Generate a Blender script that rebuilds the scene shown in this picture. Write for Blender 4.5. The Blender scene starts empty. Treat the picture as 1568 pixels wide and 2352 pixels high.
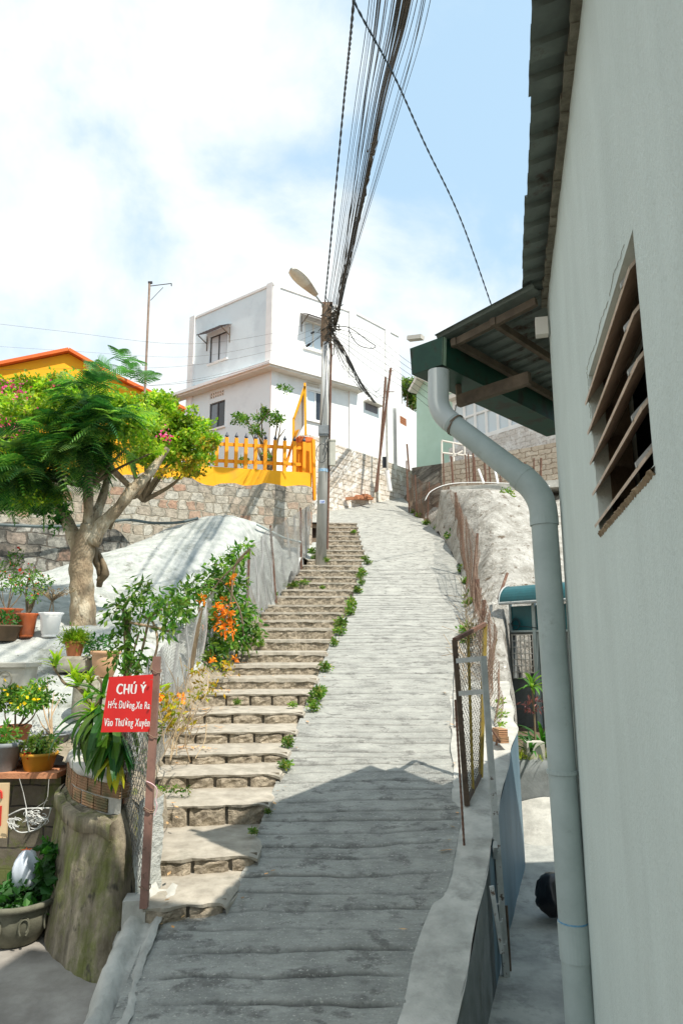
import bpy, math, random
import numpy as np
from mathutils import Vector
random.seed(7)
rs = np.random.RandomState(11)
sc = bpy.context.scene
col = sc.collection
PI = math.pi

# ------------------------------------------------------------------ camera, sky, sun, exposure
F = 1568.0; TH = math.radians(10.97); cT, sT = math.cos(TH), math.sin(TH)
cam = bpy.data.cameras.new('camera'); camo = bpy.data.objects.new('camera', cam); col.objects.link(camo)
cam.sensor_fit = 'VERTICAL'; cam.sensor_height = 36.0; cam.lens = F/2352*36.0
cam.clip_start = 0.05; cam.clip_end = 4000
camo.location = (0, 0, 0); camo.rotation_euler = (PI/2+TH, 0, 0)
sc.camera = camo
SUN = Vector((0.485, -0.44, 1.02)).normalized()
w = bpy.data.worlds.new('World'); sc.world = w; w.use_nodes = True
nt = w.node_tree; nt.nodes.clear()
def wn(t, **k):
    n = nt.nodes.new(t)
    for a, b in k.items(): setattr(n, a, b)
    return n
sky = wn('ShaderNodeTexSky', sky_type='NISHITA', sun_disc=False, sun_elevation=math.asin(SUN.z),
         sun_rotation=math.atan2(SUN.x, SUN.y), air_density=1.0, dust_density=0.9, ozone_density=1.6)
tc = wn('ShaderNodeTexCoord')
mp = wn('ShaderNodeMapping'); mp.inputs['Scale'].default_value = (1.0, 0.55, 1.25); mp.inputs['Location'].default_value = (3.1, 0.4, 1.9)
n1 = wn('ShaderNodeTexNoise'); n1.inputs['Scale'].default_value = 2.9; n1.inputs['Detail'].default_value = 7; n1.inputs['Roughness'].default_value = 0.56; n1.inputs['Distortion'].default_value = 0.25
sep = wn('ShaderNodeSeparateXYZ')
lk = nt.links.new
lk(tc.outputs['Generated'], mp.inputs['Vector']); lk(mp.outputs[0], n1.inputs['Vector']); lk(tc.outputs['Generated'], sep.inputs[0])
gx = wn('ShaderNodeMath', operation='MULTIPLY_ADD'); gx.inputs[1].default_value = -0.16; gx.inputs[2].default_value = 0.0
lk(sep.outputs['X'], gx.inputs[0])
ad = wn('ShaderNodeMath', operation='ADD'); lk(n1.outputs['Fac'], ad.inputs[0]); lk(gx.outputs[0], ad.inputs[1])
cr = wn('ShaderNodeValToRGB'); cr.color_ramp.elements[0].position = 0.37; cr.color_ramp.elements[1].position = 0.61
cr.color_ramp.interpolation = 'EASE'
lk(ad.outputs[0], cr.inputs[0])
mx = wn('ShaderNodeMix', data_type='RGBA'); mx.inputs[7].default_value = (7.1, 7.5, 7.55, 1)
tint = wn('ShaderNodeMix', data_type='RGBA', blend_type='MULTIPLY'); tint.inputs[0].default_value = 1.0; tint.inputs[7].default_value = (.5, .5, .5, 1)
lk(sky.outputs[0], tint.inputs[6])
lift = wn('ShaderNodeMix', data_type='RGBA', blend_type='ADD'); lift.inputs[0].default_value = 1.0; lift.inputs[7].default_value = (3.1, 4.4, 5.3, 1)
lk(tint.outputs[2], lift.inputs[6])
lk(cr.outputs[0], mx.inputs[0]); lk(lift.outputs[2], mx.inputs[6])
bg = wn('ShaderNodeBackground'); bg.inputs['Strength'].default_value = 0.075
lk(mx.outputs[2], bg.inputs['Color']); wo = wn('ShaderNodeOutputWorld'); lk(bg.outputs[0], wo.inputs[0])
sl = bpy.data.lights.new('sun', 'SUN'); sl.energy = 3.15; sl.angle = math.radians(0.55); sl.color = (1.0, 0.945, 0.85)
so = bpy.data.objects.new('sun', sl); col.objects.link(so); so.location = (8, -8, 14)
so.rotation_euler = SUN.to_track_quat('Z', 'Y').to_euler()
sc.view_settings.view_transform = 'Standard'; sc.view_settings.look = 'None'
sc.view_settings.exposure = 0.98; sc.view_settings.gamma = 1.0; sc.view_settings.use_curve_mapping = False
sc.render.engine = 'CYCLES'

# ------------------------------------------------------------------ measuring helpers
def ray(x, y):
    f = F*cT+(y-1176)*sT; u = F*sT-(y-1176)*cT
    return (x-784)/f, u/f
def pt(x, y, Y):
    a, v = ray(x, y); return np.array([a*Y, Y, v*Y])
PR = [(-12, -2.3), (3.2, -2.18), (4.1, -2.0), (17.5, 1.17), (20, 2.25), (33.4, 7.2), (60, 12)]
def zr(Y):
    for (a, b), (d, e) in zip(PR, PR[1:]):
        if a <= Y <= d: return b+(e-b)*(Y-a)/(d-a)
    return PR[-1][1]
def G(x, y, dz=0.0):
    a, v = ray(x, y); Y = 2.0
    while Y < 58 and v*Y > zr(Y)+dz: Y += .01
    return np.array([a*Y, Y, v*Y])
def interp(tab, Y):
    ys = [t[0] for t in tab]; xs = [t[1] for t in tab]
    return float(np.interp(Y, ys, xs))

# ------------------------------------------------------------------ mesh helpers
WL = {}
class MB:
    def __init__(s): s.V = []; s.F = []; s.M = []; s.n = 0
    def add(s, V, Fs, m=0):
        V = np.asarray(V, float).reshape(-1, 3); s.V.append(V)
        for f in Fs: s.F.append([i+s.n for i in f]); s.M.append(m)
        s.n += len(V)
    def quads(s, V, m=0):
        V = np.asarray(V, float).reshape(-1, 3); k = len(V)//4
        s.V.append(V); a = (np.arange(k*4).reshape(k, 4)+s.n).tolist()
        s.F += a; s.M += [m]*k; s.n += len(V)
    def box(s, c, size, rz=0, m=0, R=None):
        c = np.asarray(c, float); h = np.asarray(size, float)/2
        P = np.array([[x, y, z] for z in (-1, 1) for y in (-1, 1) for x in (-1, 1)])*h
        if R is not None: P = P @ np.asarray(R).T
        elif rz:
            a, b = math.cos(rz), math.sin(rz); P = P @ np.array([[a, -b, 0], [b, a, 0], [0, 0, 1]]).T
        s.hexa(P+c, m)
    def hexa(s, P, m=0):
        s.add(P, [(0, 2, 3, 1), (4, 5, 7, 6), (0, 1, 5, 4), (1, 3, 7, 5), (3, 2, 6, 7), (2, 0, 4, 6)], m)
    def beam(s, a, b, wd, ht, up=(0, 0, 1), m=0):
        a = np.asarray(a, float); b = np.asarray(b, float); d = b-a; L = np.linalg.norm(d); d /= L
        u = np.asarray(up, float)
        if abs(d @ u) > .95: u = np.array([0, 1., 0])
        r = np.cross(d, u); r /= np.linalg.norm(r); u = np.cross(r, d)
        R = np.array([r, d, u]).T
        s.box((a+b)/2, (wd, L, ht), R=R, m=m)
    def tube(s, P, r, n=8, m=0, cap=True):
        P = np.asarray(P, float); k = len(P); rr = np.full(k, r) if np.isscalar(r) else np.asarray(r, float)
        T = np.gradient(P, axis=0); T /= (np.linalg.norm(T, axis=1)[:, None]+1e-12)
        u = np.array([0, 0, 1.]) if abs(T[0][2]) < .9 else np.array([1., 0, 0])
        V = []; ang = np.arange(n)*2*PI/n
        for i in range(k):
            u = u-T[i]*(u @ T[i]); u /= np.linalg.norm(u)+1e-12; v = np.cross(T[i], u)
            V.append(P[i]+rr[i]*(np.cos(ang)[:, None]*u+np.sin(ang)[:, None]*v))
        Fs = [(i*n+j, i*n+(j+1) % n, (i+1)*n+(j+1) % n, (i+1)*n+j) for i in range(k-1) for j in range(n)]
        if cap: Fs += [tuple(range(n))[::-1], tuple((k-1)*n+j for j in range(n))]
        s.add(np.concatenate(V), Fs, m)
    def lathe(s, prof, c=(0, 0, 0), n=24, m=0, wav=None, sq=0):
        V = []; ang = np.arange(n)*2*PI/n
        for i, (r, z) in enumerate(prof):
            q = r
            if wav and i in wav[0]: q = r+wav[1]*np.cos(ang*wav[2])
            V.append(np.stack([c[0]+q*np.cos(ang), c[1]+q*np.sin(ang), np.full(n, c[2]+z)], 1))
        k = len(prof)
        Fs = [(i*n+j, i*n+(j+1) % n, (i+1)*n+(j+1) % n, (i+1)*n+j) for i in range(k-1) for j in range(n)]
        Fs += [tuple(range(n))[::-1]]
        s.add(np.concatenate(V), Fs, m)
    def prism(s, pts, off, m=0):
        P = np.asarray(pts, float); k = len(P); o = np.asarray(off, float)
        s.add(np.concatenate([P, P+o]), [tuple(range(k)), tuple(range(2*k-1, k-1, -1))]+[(i, i+k, (i+1) % k+k, (i+1) % k) for i in range(k)], m)
    def grid(s, P, m=0):
        P = np.asarray(P, float); a, b = P.shape[:2]
        s.add(P.reshape(-1, 3), [(i*b+j, (i+1)*b+j, (i+1)*b+j+1, i*b+j+1) for i in range(a-1) for j in range(b-1)], m)
    def build(s, name, mats, parent=None, smooth=False, loc=None):
        V = np.concatenate(s.V)
        if parent is not None: L = WL[parent.name]
        elif loc is not None: L = np.asarray(loc, float)
        else: L = np.array([(V[:, 0].min()+V[:, 0].max())/2, (V[:, 1].min()+V[:, 1].max())/2, V[:, 2].min()])
        me = bpy.data.meshes.new(name); me.from_pydata((V-L).tolist(), [], s.F)
        if not isinstance(mats, (list, tuple)): mats = [mats]
        for q in mats: me.materials.append(q)
        if len(mats) > 1: me.polygons.foreach_set('material_index', s.M)
        if smooth: me.polygons.foreach_set('use_smooth', [True]*len(me.polygons))
        me.update()
        o = bpy.data.objects.new(name, me); col.objects.link(o); WL[o.name] = L
        if parent is not None: o.parent = parent
        else: o.location = L
        return o
def tag(o, label, cat, group=None):
    o['label'] = label; o['category'] = cat
    if group: o['group'] = group
    return o
def thing(name, label, cat, loc, group=None, rz=0):
    o = bpy.data.objects.new(name, None); col.objects.link(o); o.location = loc; o.rotation_euler = (0, 0, rz)
    o.empty_display_size = .1
    WL[o.name] = np.asarray(loc, float); return tag(o, label, cat, group)
def st(o, kind='structure'): o['kind'] = kind; return o
def children(o): return [c for c in col.objects if c.parent == o]
def dup(o, loc, label=None, group=None, rz=0, scl=1.0):
    r = o.copy(); col.objects.link(r); r.location = loc; r.rotation_euler = (0, 0, rz); r.scale = (scl,)*3
    if label: r['label'] = label
    if group: r['group'] = group
    for c in children(o):
        d = c.copy(); col.objects.link(d); d.parent = r
        for g in children(c):
            e = g.copy(); col.objects.link(e); e.parent = d
    return r
def noise2(x, y, seed=0):
    r = np.random.RandomState(seed); o = 0
    for k in range(6):
        fx, fy, p, q = r.uniform(.5, 1.6, 4); o += math.sin(x*fx*(1+k*.8)+p*9)*math.sin(y*fy*(1+k*.8)+q*9)/(1+k*.6)
    return o/2.2
def smooth_path(P, n=6):
    P = [np.asarray(p, float) for p in P]; out = []
    Q = [2*P[0]-P[1]]+P+[2*P[-1]-P[-2]]
    for i in range(1, len(Q)-2):
        for k in range(n):
            t = k/n; a, b, c, d = Q[i-1:i+3]
            out.append(.5*((2*b)+(-a+c)*t+(2*a-5*b+4*c-d)*t*t+(-a+3*b-3*c+d)*t**3))
    out.append(P[-1]); return np.array(out)

# ------------------------------------------------------------------ materials
def newmat(name):
    m = bpy.data.materials.new(name); m.use_nodes = True; t = m.node_tree
    return m, t, t.nodes['Principled BSDF']
def N(t, ty, **k):
    n = t.nodes.new(ty)
    for a, b in k.items():
        if a.startswith('i_'): n.inputs[a[2:].replace('_', ' ')].default_value = b
        else: setattr(n, a, b)
    return n
def ramp(t, src, stops, interp_='LINEAR'):
    r = t.nodes.new('ShaderNodeValToRGB'); r.color_ramp.interpolation = interp_
    e = r.color_ramp.elements
    while len(e) < len(stops): e.new(.5)
    for a, (p, c) in zip(e, stops):
        a.position = p; a.color = (c if len(c) == 4 else (*c, 1)) if not np.isscalar(c) else (c, c, c, 1)
    t.links.new(src, r.inputs[0]); return r
def g3(c): return (c, c, c) if np.isscalar(c) else c
def pm(name, c1, c2=None, s=4, rough=.85, bump=0, bs=40, c3=None, s3=1.2, t3=(.55, .68), stretch=(1, 1, 1), metal=0, spec=.3, dist=.01, rot=None, speck=None, streak=None):
    m, t, b = newmat(name); L = t.links.new
    geo = N(t, 'ShaderNodeNewGeometry'); mpn = N(t, 'ShaderNodeMapping'); mpn.inputs['Scale'].default_value = stretch
    if rot: mpn.inputs['Rotation'].default_value = rot
    L(geo.outputs['Position'], mpn.inputs[0]); vec = mpn.outputs[0]
    c1 = g3(c1); c2 = g3(c2) if c2 is not None else tuple(x*.8 for x in c1)
    n = N(t, 'ShaderNodeTexNoise', i_Scale=s, i_Detail=8, i_Roughness=.62); L(vec, n.inputs['Vector'])
    r = ramp(t, n.outputs['Fac'], [(.36, c2), (.64, c1)]); out = r.outputs[0]
    if c3 is not None:
        n3 = N(t, 'ShaderNodeTexNoise', i_Scale=s3, i_Detail=6, i_Roughness=.7); L(vec, n3.inputs['Vector'])
        r3 = ramp(t, n3.outputs['Fac'], [(t3[0], 0.), (t3[1], 1.)])
        x = N(t, 'ShaderNodeMix', data_type='RGBA'); L(r3.outputs[0], x.inputs[0]); L(out, x.inputs[6]); x.inputs[7].default_value = (*g3(c3), 1); out = x.outputs[2]
    if speck is not None:
        n4 = N(t, 'ShaderNodeTexNoise', i_Scale=speck[1], i_Detail=3, i_Roughness=.7); L(vec, n4.inputs['Vector'])
        r4 = ramp(t, n4.outputs['Fac'], [(.6, 0.), (.68, 1.)])
        x = N(t, 'ShaderNodeMix', data_type='RGBA'); L(r4.outputs[0], x.inputs[0]); L(out, x.inputs[6]); x.inputs[7].default_value = (*g3(speck[0]), 1); out = x.outputs[2]
    if streak is not None:
        m5 = N(t, 'ShaderNodeMapping'); m5.inputs['Scale'].default_value = streak[0]; L(geo.outputs['Position'], m5.inputs[0])
        n5 = N(t, 'ShaderNodeTexNoise', i_Scale=streak[1], i_Detail=7, i_Roughness=.7); L(m5.outputs[0], n5.inputs['Vector'])
        r5 = ramp(t, n5.outputs['Fac'], [(.34, streak[2]), (.62, 1.08)])
        x = N(t, 'ShaderNodeMix', data_type='RGBA', blend_type='MULTIPLY'); x.inputs[0].default_value = 1; L(out, x.inputs[6]); L(r5.outputs[0], x.inputs[7]); out = x.outputs[2]
    L(out, b.inputs['Base Color'])
    b.inputs['Roughness'].default_value = rough; b.inputs['Metallic'].default_value = metal; b.inputs['Specular IOR Level'].default_value = spec
    if bump:
        nb = N(t, 'ShaderNodeTexNoise', i_Scale=bs, i_Detail=6, i_Roughness=.65); L(vec, nb.inputs['Vector'])
        bp = N(t, 'ShaderNodeBump', i_Strength=bump, i_Distance=dist); L(nb.outputs['Fac'], bp.inputs['Height']); L(bp.outputs[0], b.inputs['Normal'])
    return m
def leafmat(name, cols, trans=.35, rough=.5):
    m, t, b = newmat(name); L = t.links.new
    geo = N(t, 'ShaderNodeNewGeometry'); k = len(cols)
    r = ramp(t, geo.outputs['Random Per Island'], [(i/(k-1), c) for i, c in enumerate(cols)])
    L(r.outputs[0], b.inputs['Base Color']); b.inputs['Roughness'].default_value = rough; b.inputs['Specular IOR Level'].default_value = .35
    nz = N(t, 'ShaderNodeTexNoise', i_Scale=3.2, i_Detail=3); L(geo.outputs['Position'], nz.inputs['Vector'])
    rz_ = ramp(t, nz.outputs['Fac'], [(.36, .55), (.5, 1.0), (.64, 1.5)]); mz = N(t, 'ShaderNodeMix', data_type='RGBA', blend_type='MULTIPLY'); mz.inputs[0].default_value = 1
    L(r.outputs[0], mz.inputs[6]); L(rz_.outputs[0], mz.inputs[7]); r = mz; L(mz.outputs[2], b.inputs['Base Color'])
    tr = N(t, 'ShaderNodeBsdfTranslucent'); br = N(t, 'ShaderNodeMix', data_type='RGBA', blend_type='MULTIPLY'); br.inputs[0].default_value = 1; br.inputs[7].default_value = (1.9, 2.0, .8, 1)
    L(r.outputs[2], br.inputs[6]); L(br.outputs[2], tr.inputs['Color'])
    ms = N(t, 'ShaderNodeMixShader'); ms.inputs[0].default_value = trans
    L(b.outputs[0], ms.inputs[1]); L(tr.outputs[0], ms.inputs[2]); L(ms.outputs[0], t.nodes['Material Output'].inputs[0])
    return m
def planar(t, az):
    """position turned so x runs along a wall of heading az, y is height"""
    L = t.links.new; geo = N(t, 'ShaderNodeNewGeometry'); vr = N(t, 'ShaderNodeVectorRotate', rotation_type='Z_AXIS')
    vr.inputs['Angle'].default_value = -(PI/2-az); L(geo.outputs['Position'], vr.inputs['Vector'])
    sp = N(t, 'ShaderNodeSeparateXYZ'); L(vr.outputs[0], sp.inputs[0]); cb = N(t, 'ShaderNodeCombineXYZ'); L(sp.outputs['X'], cb.inputs['X']); L(sp.outputs['Z'], cb.inputs['Y'])
    return cb.outputs[0]
def brickmat(name, az, c1, c2, mortar, bw=.4, bh=.2, ms=.012, patch=None, bump=.5, warp=.02):
    m, t, b = newmat(name); L = t.links.new; v = planar(t, az)
    nn = N(t, 'ShaderNodeTexNoise', i_Scale=5, i_Detail=4); L(v, nn.inputs['Vector'])
    vm = N(t, 'ShaderNodeVectorMath', operation='MULTIPLY_ADD'); vm.inputs[1].default_value = (warp*2,)*3; L(nn.outputs['Color'], vm.inputs[0]); L(v, vm.inputs[2])
    bt = N(t, 'ShaderNodeTexBrick', i_Scale=1, i_Mortar_Size=ms, i_Brick_Width=bw, i_Row_Height=bh, i_Mortar_Smooth=.25, i_Bias=-.1)
    bt.inputs['Color1'].default_value = (*c1, 1); bt.inputs['Color2'].default_value = (*c2, 1); bt.inputs['Mortar'].default_value = (*mortar, 1)
    L(vm.outputs[0], bt.inputs['Vector']); out = bt.outputs['Color']
    n2 = N(t, 'ShaderNodeTexNoise', i_Scale=9, i_Detail=8, i_Roughness=.7); L(v, n2.inputs['Vector'])
    mu = N(t, 'ShaderNodeMix', data_type='RGBA', blend_type='MULTIPLY'); mu.inputs[0].default_value = 1
    r2 = ramp(t, n2.outputs['Fac'], [(.3, .62), (.7, 1.1)]); L(out, mu.inputs[6]); L(r2.outputs[0], mu.inputs[7]); out = mu.outputs[2]
    if patch:
        n3 = N(t, 'ShaderNodeTexNoise', i_Scale=patch[1], i_Detail=6, i_Roughness=.7); L(v, n3.inputs['Vector'])
        r3 = ramp(t, n3.outputs['Fac'], [(patch[2], 0.), (patch[2]+.1, 1.)])
        x = N(t, 'ShaderNodeMix', data_type='RGBA'); L(r3.outputs[0], x.inputs[0]); L(out, x.inputs[6]); x.inputs[7].default_value = (*patch[0], 1); out = x.outputs[2]
    L(out, b.inputs['Base Color']); b.inputs['Roughness'].default_value = .9
    bp = N(t, 'ShaderNodeBump', i_Strength=bump, i_Distance=.03); inv = N(t, 'ShaderNodeMath', operation='SUBTRACT'); inv.inputs[0].default_value = 1
    L(bt.outputs['Fac'], inv.inputs[1]); a2 = N(t, 'ShaderNodeMath', operation='MULTIPLY_ADD'); a2.inputs[1].default_value = .6; L(n2.outputs['Fac'], a2.inputs[0]); L(inv.outputs[0], a2.inputs[2])
    L(a2.outputs[0], bp.inputs['Height']); L(bp.outputs[0], b.inputs['Normal'])
    return m
def rubblemat(name, az, stops, mortar, s=3.0, dark_tone=(.04, .04, .035), dt=.52, low=None):
    m, t, b = newmat(name); L = t.links.new; v = planar(t, az)
    mpn = N(t, 'ShaderNodeMapping'); mpn.inputs['Scale'].default_value = (1, 1.45, 1); L(v, mpn.inputs[0])
    nn = N(t, 'ShaderNodeTexNoise', i_Scale=4, i_Detail=3); L(mpn.outputs[0], nn.inputs['Vector'])
    vm = N(t, 'ShaderNodeVectorMath', operation='MULTIPLY_ADD'); vm.inputs[1].default_value = (.14,)*3; L(nn.outputs['Color'], vm.inputs[0]); L(mpn.outputs[0], vm.inputs[2])
    vm.inputs[1].default_value = (.34,)*3; nn.inputs['Scale'].default_value = 2.2
    a = N(t, 'ShaderNodeTexBrick', i_Scale=1, i_Mortar_Size=.03, i_Brick_Width=1.35/s, i_Row_Height=.95/s*1.45, i_Mortar_Smooth=.6, i_Bias=0.0, squash=.7, squash_frequency=3, offset=.37)
    a.inputs['Color1'].default_value = (0, 0, 0, 1); a.inputs['Color2'].default_value = (1, 1, 1, 1); a.inputs['Mortar'].default_value = (.5, .5, .5, 1)
    L(vm.outputs[0], a.inputs['Vector']); inv_ = N(t, 'ShaderNodeMath', operation='SUBTRACT'); inv_.inputs[0].default_value = 1; L(a.outputs['Fac'], inv_.inputs[1])
    sp = N(t, 'ShaderNodeSeparateColor'); L(a.outputs['Color'], sp.inputs[0])
    r = ramp(t, sp.outputs[0], stops)
    n2 = N(t, 'ShaderNodeTexNoise', i_Scale=9, i_Detail=8, i_Roughness=.75); L(v, n2.inputs['Vector'])
    mu = N(t, 'ShaderNodeMix', data_type='RGBA', blend_type='MULTIPLY'); mu.inputs[0].default_value = 1
    r2 = ramp(t, n2.outputs['Fac'], [(.32, .42), (.66, 1.15)]); L(r.outputs[0], mu.inputs[6]); L(r2.outputs[0], mu.inputs[7])
    re = ramp(t, inv_.outputs[0], [(.0, .1), (.9, 1.)])
    x = N(t, 'ShaderNodeMix', data_type='RGBA'); L(re.outputs[0], x.inputs[0]); x.inputs[6].default_value = (*mortar, 1); L(mu.outputs[2], x.inputs[7])
    n3 = N(t, 'ShaderNodeTexNoise', i_Scale=1.3, i_Detail=9, i_Roughness=.75); L(v, n3.inputs['Vector'])
    r3 = ramp(t, n3.outputs['Fac'], [(dt, 0.), (dt+.1, .8)])  # scattered patches of dirt over the stones
    y = N(t, 'ShaderNodeMix', data_type='RGBA'); L(r3.outputs[0], y.inputs[0]); L(x.outputs[2], y.inputs[6]); y.inputs[7].default_value = (*dark_tone, 1)
    L(y.outputs[2], b.inputs['Base Color']); b.inputs['Roughness'].default_value = .92
    rb = ramp(t, inv_.outputs[0], [(0, 0.), (1, 1.)]); a2 = N(t, 'ShaderNodeMath', operation='MULTIPLY_ADD'); a2.inputs[1].default_value = .5; L(n2.outputs['Fac'], a2.inputs[0]); L(rb.outputs[0], a2.inputs[2])
    bp = N(t, 'ShaderNodeBump', i_Strength=.8, i_Distance=.06); L(a2.outputs[0], bp.inputs['Height']); L(bp.outputs[0], b.inputs['Normal'])
    return m
def glassmat(name, c, rough=.08):
    m, t, b = newmat(name); b.inputs['Base Color'].default_value = (*c, 1); b.inputs['Roughness'].default_value = rough; b.inputs['Specular IOR Level'].default_value = .6
    return m

M_road = pm('ramp concrete', (.42, .42, .38), (.29, .292, .265), s=3.2, rough=.9, bump=.9, bs=42, c3=(.20, .198, .18), s3=4.5, t3=(.53, .63), dist=.03, stretch=(1, 1.5, 1), speck=((.60, .58, .52), 48), streak=((4, 15, 1), 3, .88))
M_groove = pm('ramp groove dirt', (.22, .21, .185), (.13, .125, .11), s=8, bump=.4)
def groovemat(m, dark_tone, amt=.85):
    t = m.node_tree; b = t.nodes['Principled BSDF']; src = b.inputs['Base Color'].links[0].from_socket
    at = N(t, 'ShaderNodeAttribute', attribute_name='dark_tone'); x = N(t, 'ShaderNodeMix', data_type='RGBA'); x.inputs[7].default_value = (*dark_tone, 1)
    mm_ = N(t, 'ShaderNodeMath', operation='MULTIPLY'); mm_.inputs[1].default_value = amt; t.links.new(at.outputs['Fac'], mm_.inputs[0])
    t.links.new(mm_.outputs[0], x.inputs[0]); t.links.new(src, x.inputs[6]); t.links.new(x.outputs[2], b.inputs['Base Color'])
groovemat(M_road, (.075, .073, .068), 1.0)  # ramp colour made darker along the cross grooves
M_cem = pm('pale cement', (.50, .49, .44), (.34, .335, .30), s=5, bump=.5, bs=26, c3=(.25, .245, .22), s3=1.6, t3=(.55, .7), dist=.015)
M_tread = pm('worn step cement', (.43, .39, .32), (.29, .26, .21), s=7, bump=.5, bs=30, c3=(.23, .215, .17), s3=2.3, t3=(.56, .7))
M_block = pm('rough granite block', (.46, .39, .29), (.20, .165, .12), s=13, bump=1.0, bs=30, c3=(.11, .09, .065), s3=6, t3=(.62, .74), dist=.03)
M_joint = pm('step mortar', (.27, .235, .18), (.13, .11, .085), s=9, bump=.6)
M_alley = pm('alley concrete', (.44, .44, .40), (.27, .275, .255), s=3.5, bump=.5, bs=22, c3=(.2, .2, .185), s3=1.7, t3=(.54, .66))
M_plaza = pm('yard concrete', (.38, .355, .315), (.23, .21, .185), s=2.6, bump=.4, bs=20, c3=(.2, .175, .15), s3=1.1, t3=(.55, .7))
M_slope = pm('whitewashed rock', (.50, .51, .475), (.32, .34, .315), s=4.5, bump=1.0, bs=11, c3=(.19, .20, .165), s3=2.6, t3=(.55, .70), dist=.04, speck=((.45, .46, .40), 24))
M_rock = pm('pale boulder', (.46, .445, .40), (.25, .235, .20), s=2.6, bump=1.0, bs=8, c3=(.12, .09, .06), s3=3.6, t3=(.57, .66), dist=.09, speck=((.60, .58, .53), 15))
M_soil = pm('dry soil', (.16, .12, .08), (.08, .06, .04), s=12, bump=1, bs=40)
M_bark = pm('tree bark', (.52, .41, .27), (.27, .20, .125), s=5, bump=1.0, bs=20, c3=(.60, .52, .38), s3=5, t3=(.52, .62), stretch=(1, 1, .5), dist=.05, speck=((.16, .12, .08), 13))
M_bark2 = pm('dark bark', (.24, .18, .11), (.12, .09, .055), s=9, bump=.8, bs=40, stretch=(1, 1, .4))
M_rust = pm('rusty iron', (.20, .105, .07), (.10, .06, .045), s=22, rough=.9, bump=.5, bs=90, c3=(.28, .19, .14), s3=9)
M_rustwire = pm('rusty wire', (.26, .17, .12), (.18, .12, .085), s=12, rough=.8)
M_wire = pm('galvanised wire', (.36, .36, .34), (.24, .23, .21), s=12, rough=.6, metal=.3)
M_postp = pm('brown painted post', (.27, .15, .115), (.20, .11, .085), s=10, rough=.6, c3=(.12, .07, .05), s3=14, t3=(.62, .7))
M_black = pm('black cable', (.035, .04, .045), (.02, .022, .025), s=5, rough=.5)
M_brcab = pm('weathered cable', (.10, .085, .065), (.05, .045, .04), s=9, rough=.7)
M_blcab = pm('blue black cable', (.04, .07, .10), (.02, .035, .05), s=5, rough=.5)
M_white = pm('white paint', (.84, .84, .82), (.78, .78, .76), s=2, rough=.7, bump=.1)
M_white_shade = pm('shade tinted white', (.74, .84, .87), (.70, .80, .83), s=.7, rough=.85, bump=.15, bs=20, c3=(.66, .755, .79), s3=.5, t3=(.52, .62))  # cooler copy of the white wall, shaded side's tone put into the colour
M_grayw = pm('house wall paint', (.54, .61, .575), (.51, .575, .54), s=2.5, rough=.8, bump=.7, bs=70, c3=(.475, .54, .505), s3=.9, t3=(.52, .78), stretch=(1, 1, .8), speck=((.51, .575, .54), 60), dist=.006, streak=((4, 4, .5), 1.2, .987))
M_pipe = pm('grey pvc', (.37, .43, .415), (.31, .365, .35), s=5, rough=.5, bump=.1, bs=50, c3=(.25, .28, .25), s3=7, t3=(.6, .75), spec=.45)
M_roofsh = pm('corroded roof sheet', (.16, .19, .165), (.11, .13, .115), s=6, rough=.6, c3=(.07, .045, .03), s3=4.5, t3=(.57, .68), bump=.2, bs=30)
M_green = pm('green gutter tin', (.016, .075, .045), (.010, .048, .032), s=5, rough=.55, c3=(.022, .028, .018), s3=5, t3=(.50, .62))
M_wood = pm('old timber', (.15, .115, .08), (.09, .07, .05), s=8, rough=.85, bump=.4, bs=60, stretch=(1, 1, 1))
M_slat = pm('dusty louvre blade', (.56, .44, .34), (.38, .29, .215), s=9, rough=.4, c3=(.40, .40, .37), s3=5, t3=(.58, .7), spec=.5)
M_roomshade = pm('painted room shade', (.03, .028, .025), (.02, .019, .017), s=3)  # near-black stand-in for the shade inside unlit rooms
M_blue = pm('blue grey wall paint', (.13, .20, .24), (.09, .145, .175), s=3, rough=.6, bump=.3, bs=18, c3=(.36, .40, .40), s3=2.2, t3=(.66, .72), stretch=(1, 1, .35))
M_graycem = pm('grey cement render', (.21, .225, .22), (.14, .155, .15), s=4, rough=.85, bump=.4, bs=30, c3=(.11, .115, .10), s3=1.8, t3=(.55, .68))
M_moss = pm('mossy concrete', (.35, .30, .215), (.16, .135, .09), s=5.5, rough=.95, bump=1.0, bs=16, c3=(.17, .18, .06), s3=2.2, t3=(.47, .60), stretch=(1.2, 1.2, .75), dist=.02, speck=((.085, .075, .055), 6), streak=((9, 9, .8), 1.2, .5))
M_terr = pm('terracotta', (.52, .19, .08), (.42, .15, .065), s=5, rough=.7, c3=(.36, .15, .09), s3=6, t3=(.6, .7))
M_terr2 = pm('glazed orange clay', (.46, .115, .035), (.36, .085, .025), s=7, rough=.35, spec=.5)
M_peach = pm('pale clay', (.55, .33, .19), (.47, .27, .15), s=5, rough=.8)
M_potw = pm('white plastic', (.82, .82, .80), (.76, .76, .74), s=3, rough=.45, spec=.5)
M_poty = pm('ochre plastic', (.50, .245, .02), (.42, .20, .018), s=5, rough=.5)
M_potg = pm('grey plastic', (.24, .26, .27), (.17, .185, .19), s=6, rough=.6, c3=(.07, .07, .07), s3=9, t3=(.62, .7))
M_potb = pm('brown clay', (.13, .085, .05), (.08, .055, .035), s=6, rough=.7)
M_stonep = pm('grey cast stone', (.17, .165, .12), (.10, .10, .07), s=6, rough=.85, bump=.3, bs=60)
M_stonel = pm('pale cast stone', (.52, .50, .43), (.40, .38, .32), s=5, rough=.9, bump=.3, bs=60)
M_redsign = pm('red sign paint', (.60, .016, .012), (.50, .013, .010), s=3, rough=.4, spec=.45)
M_letter = pm('white lettering', (.80, .78, .76), (.72, .70, .68), s=20, rough=.6)
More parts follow.
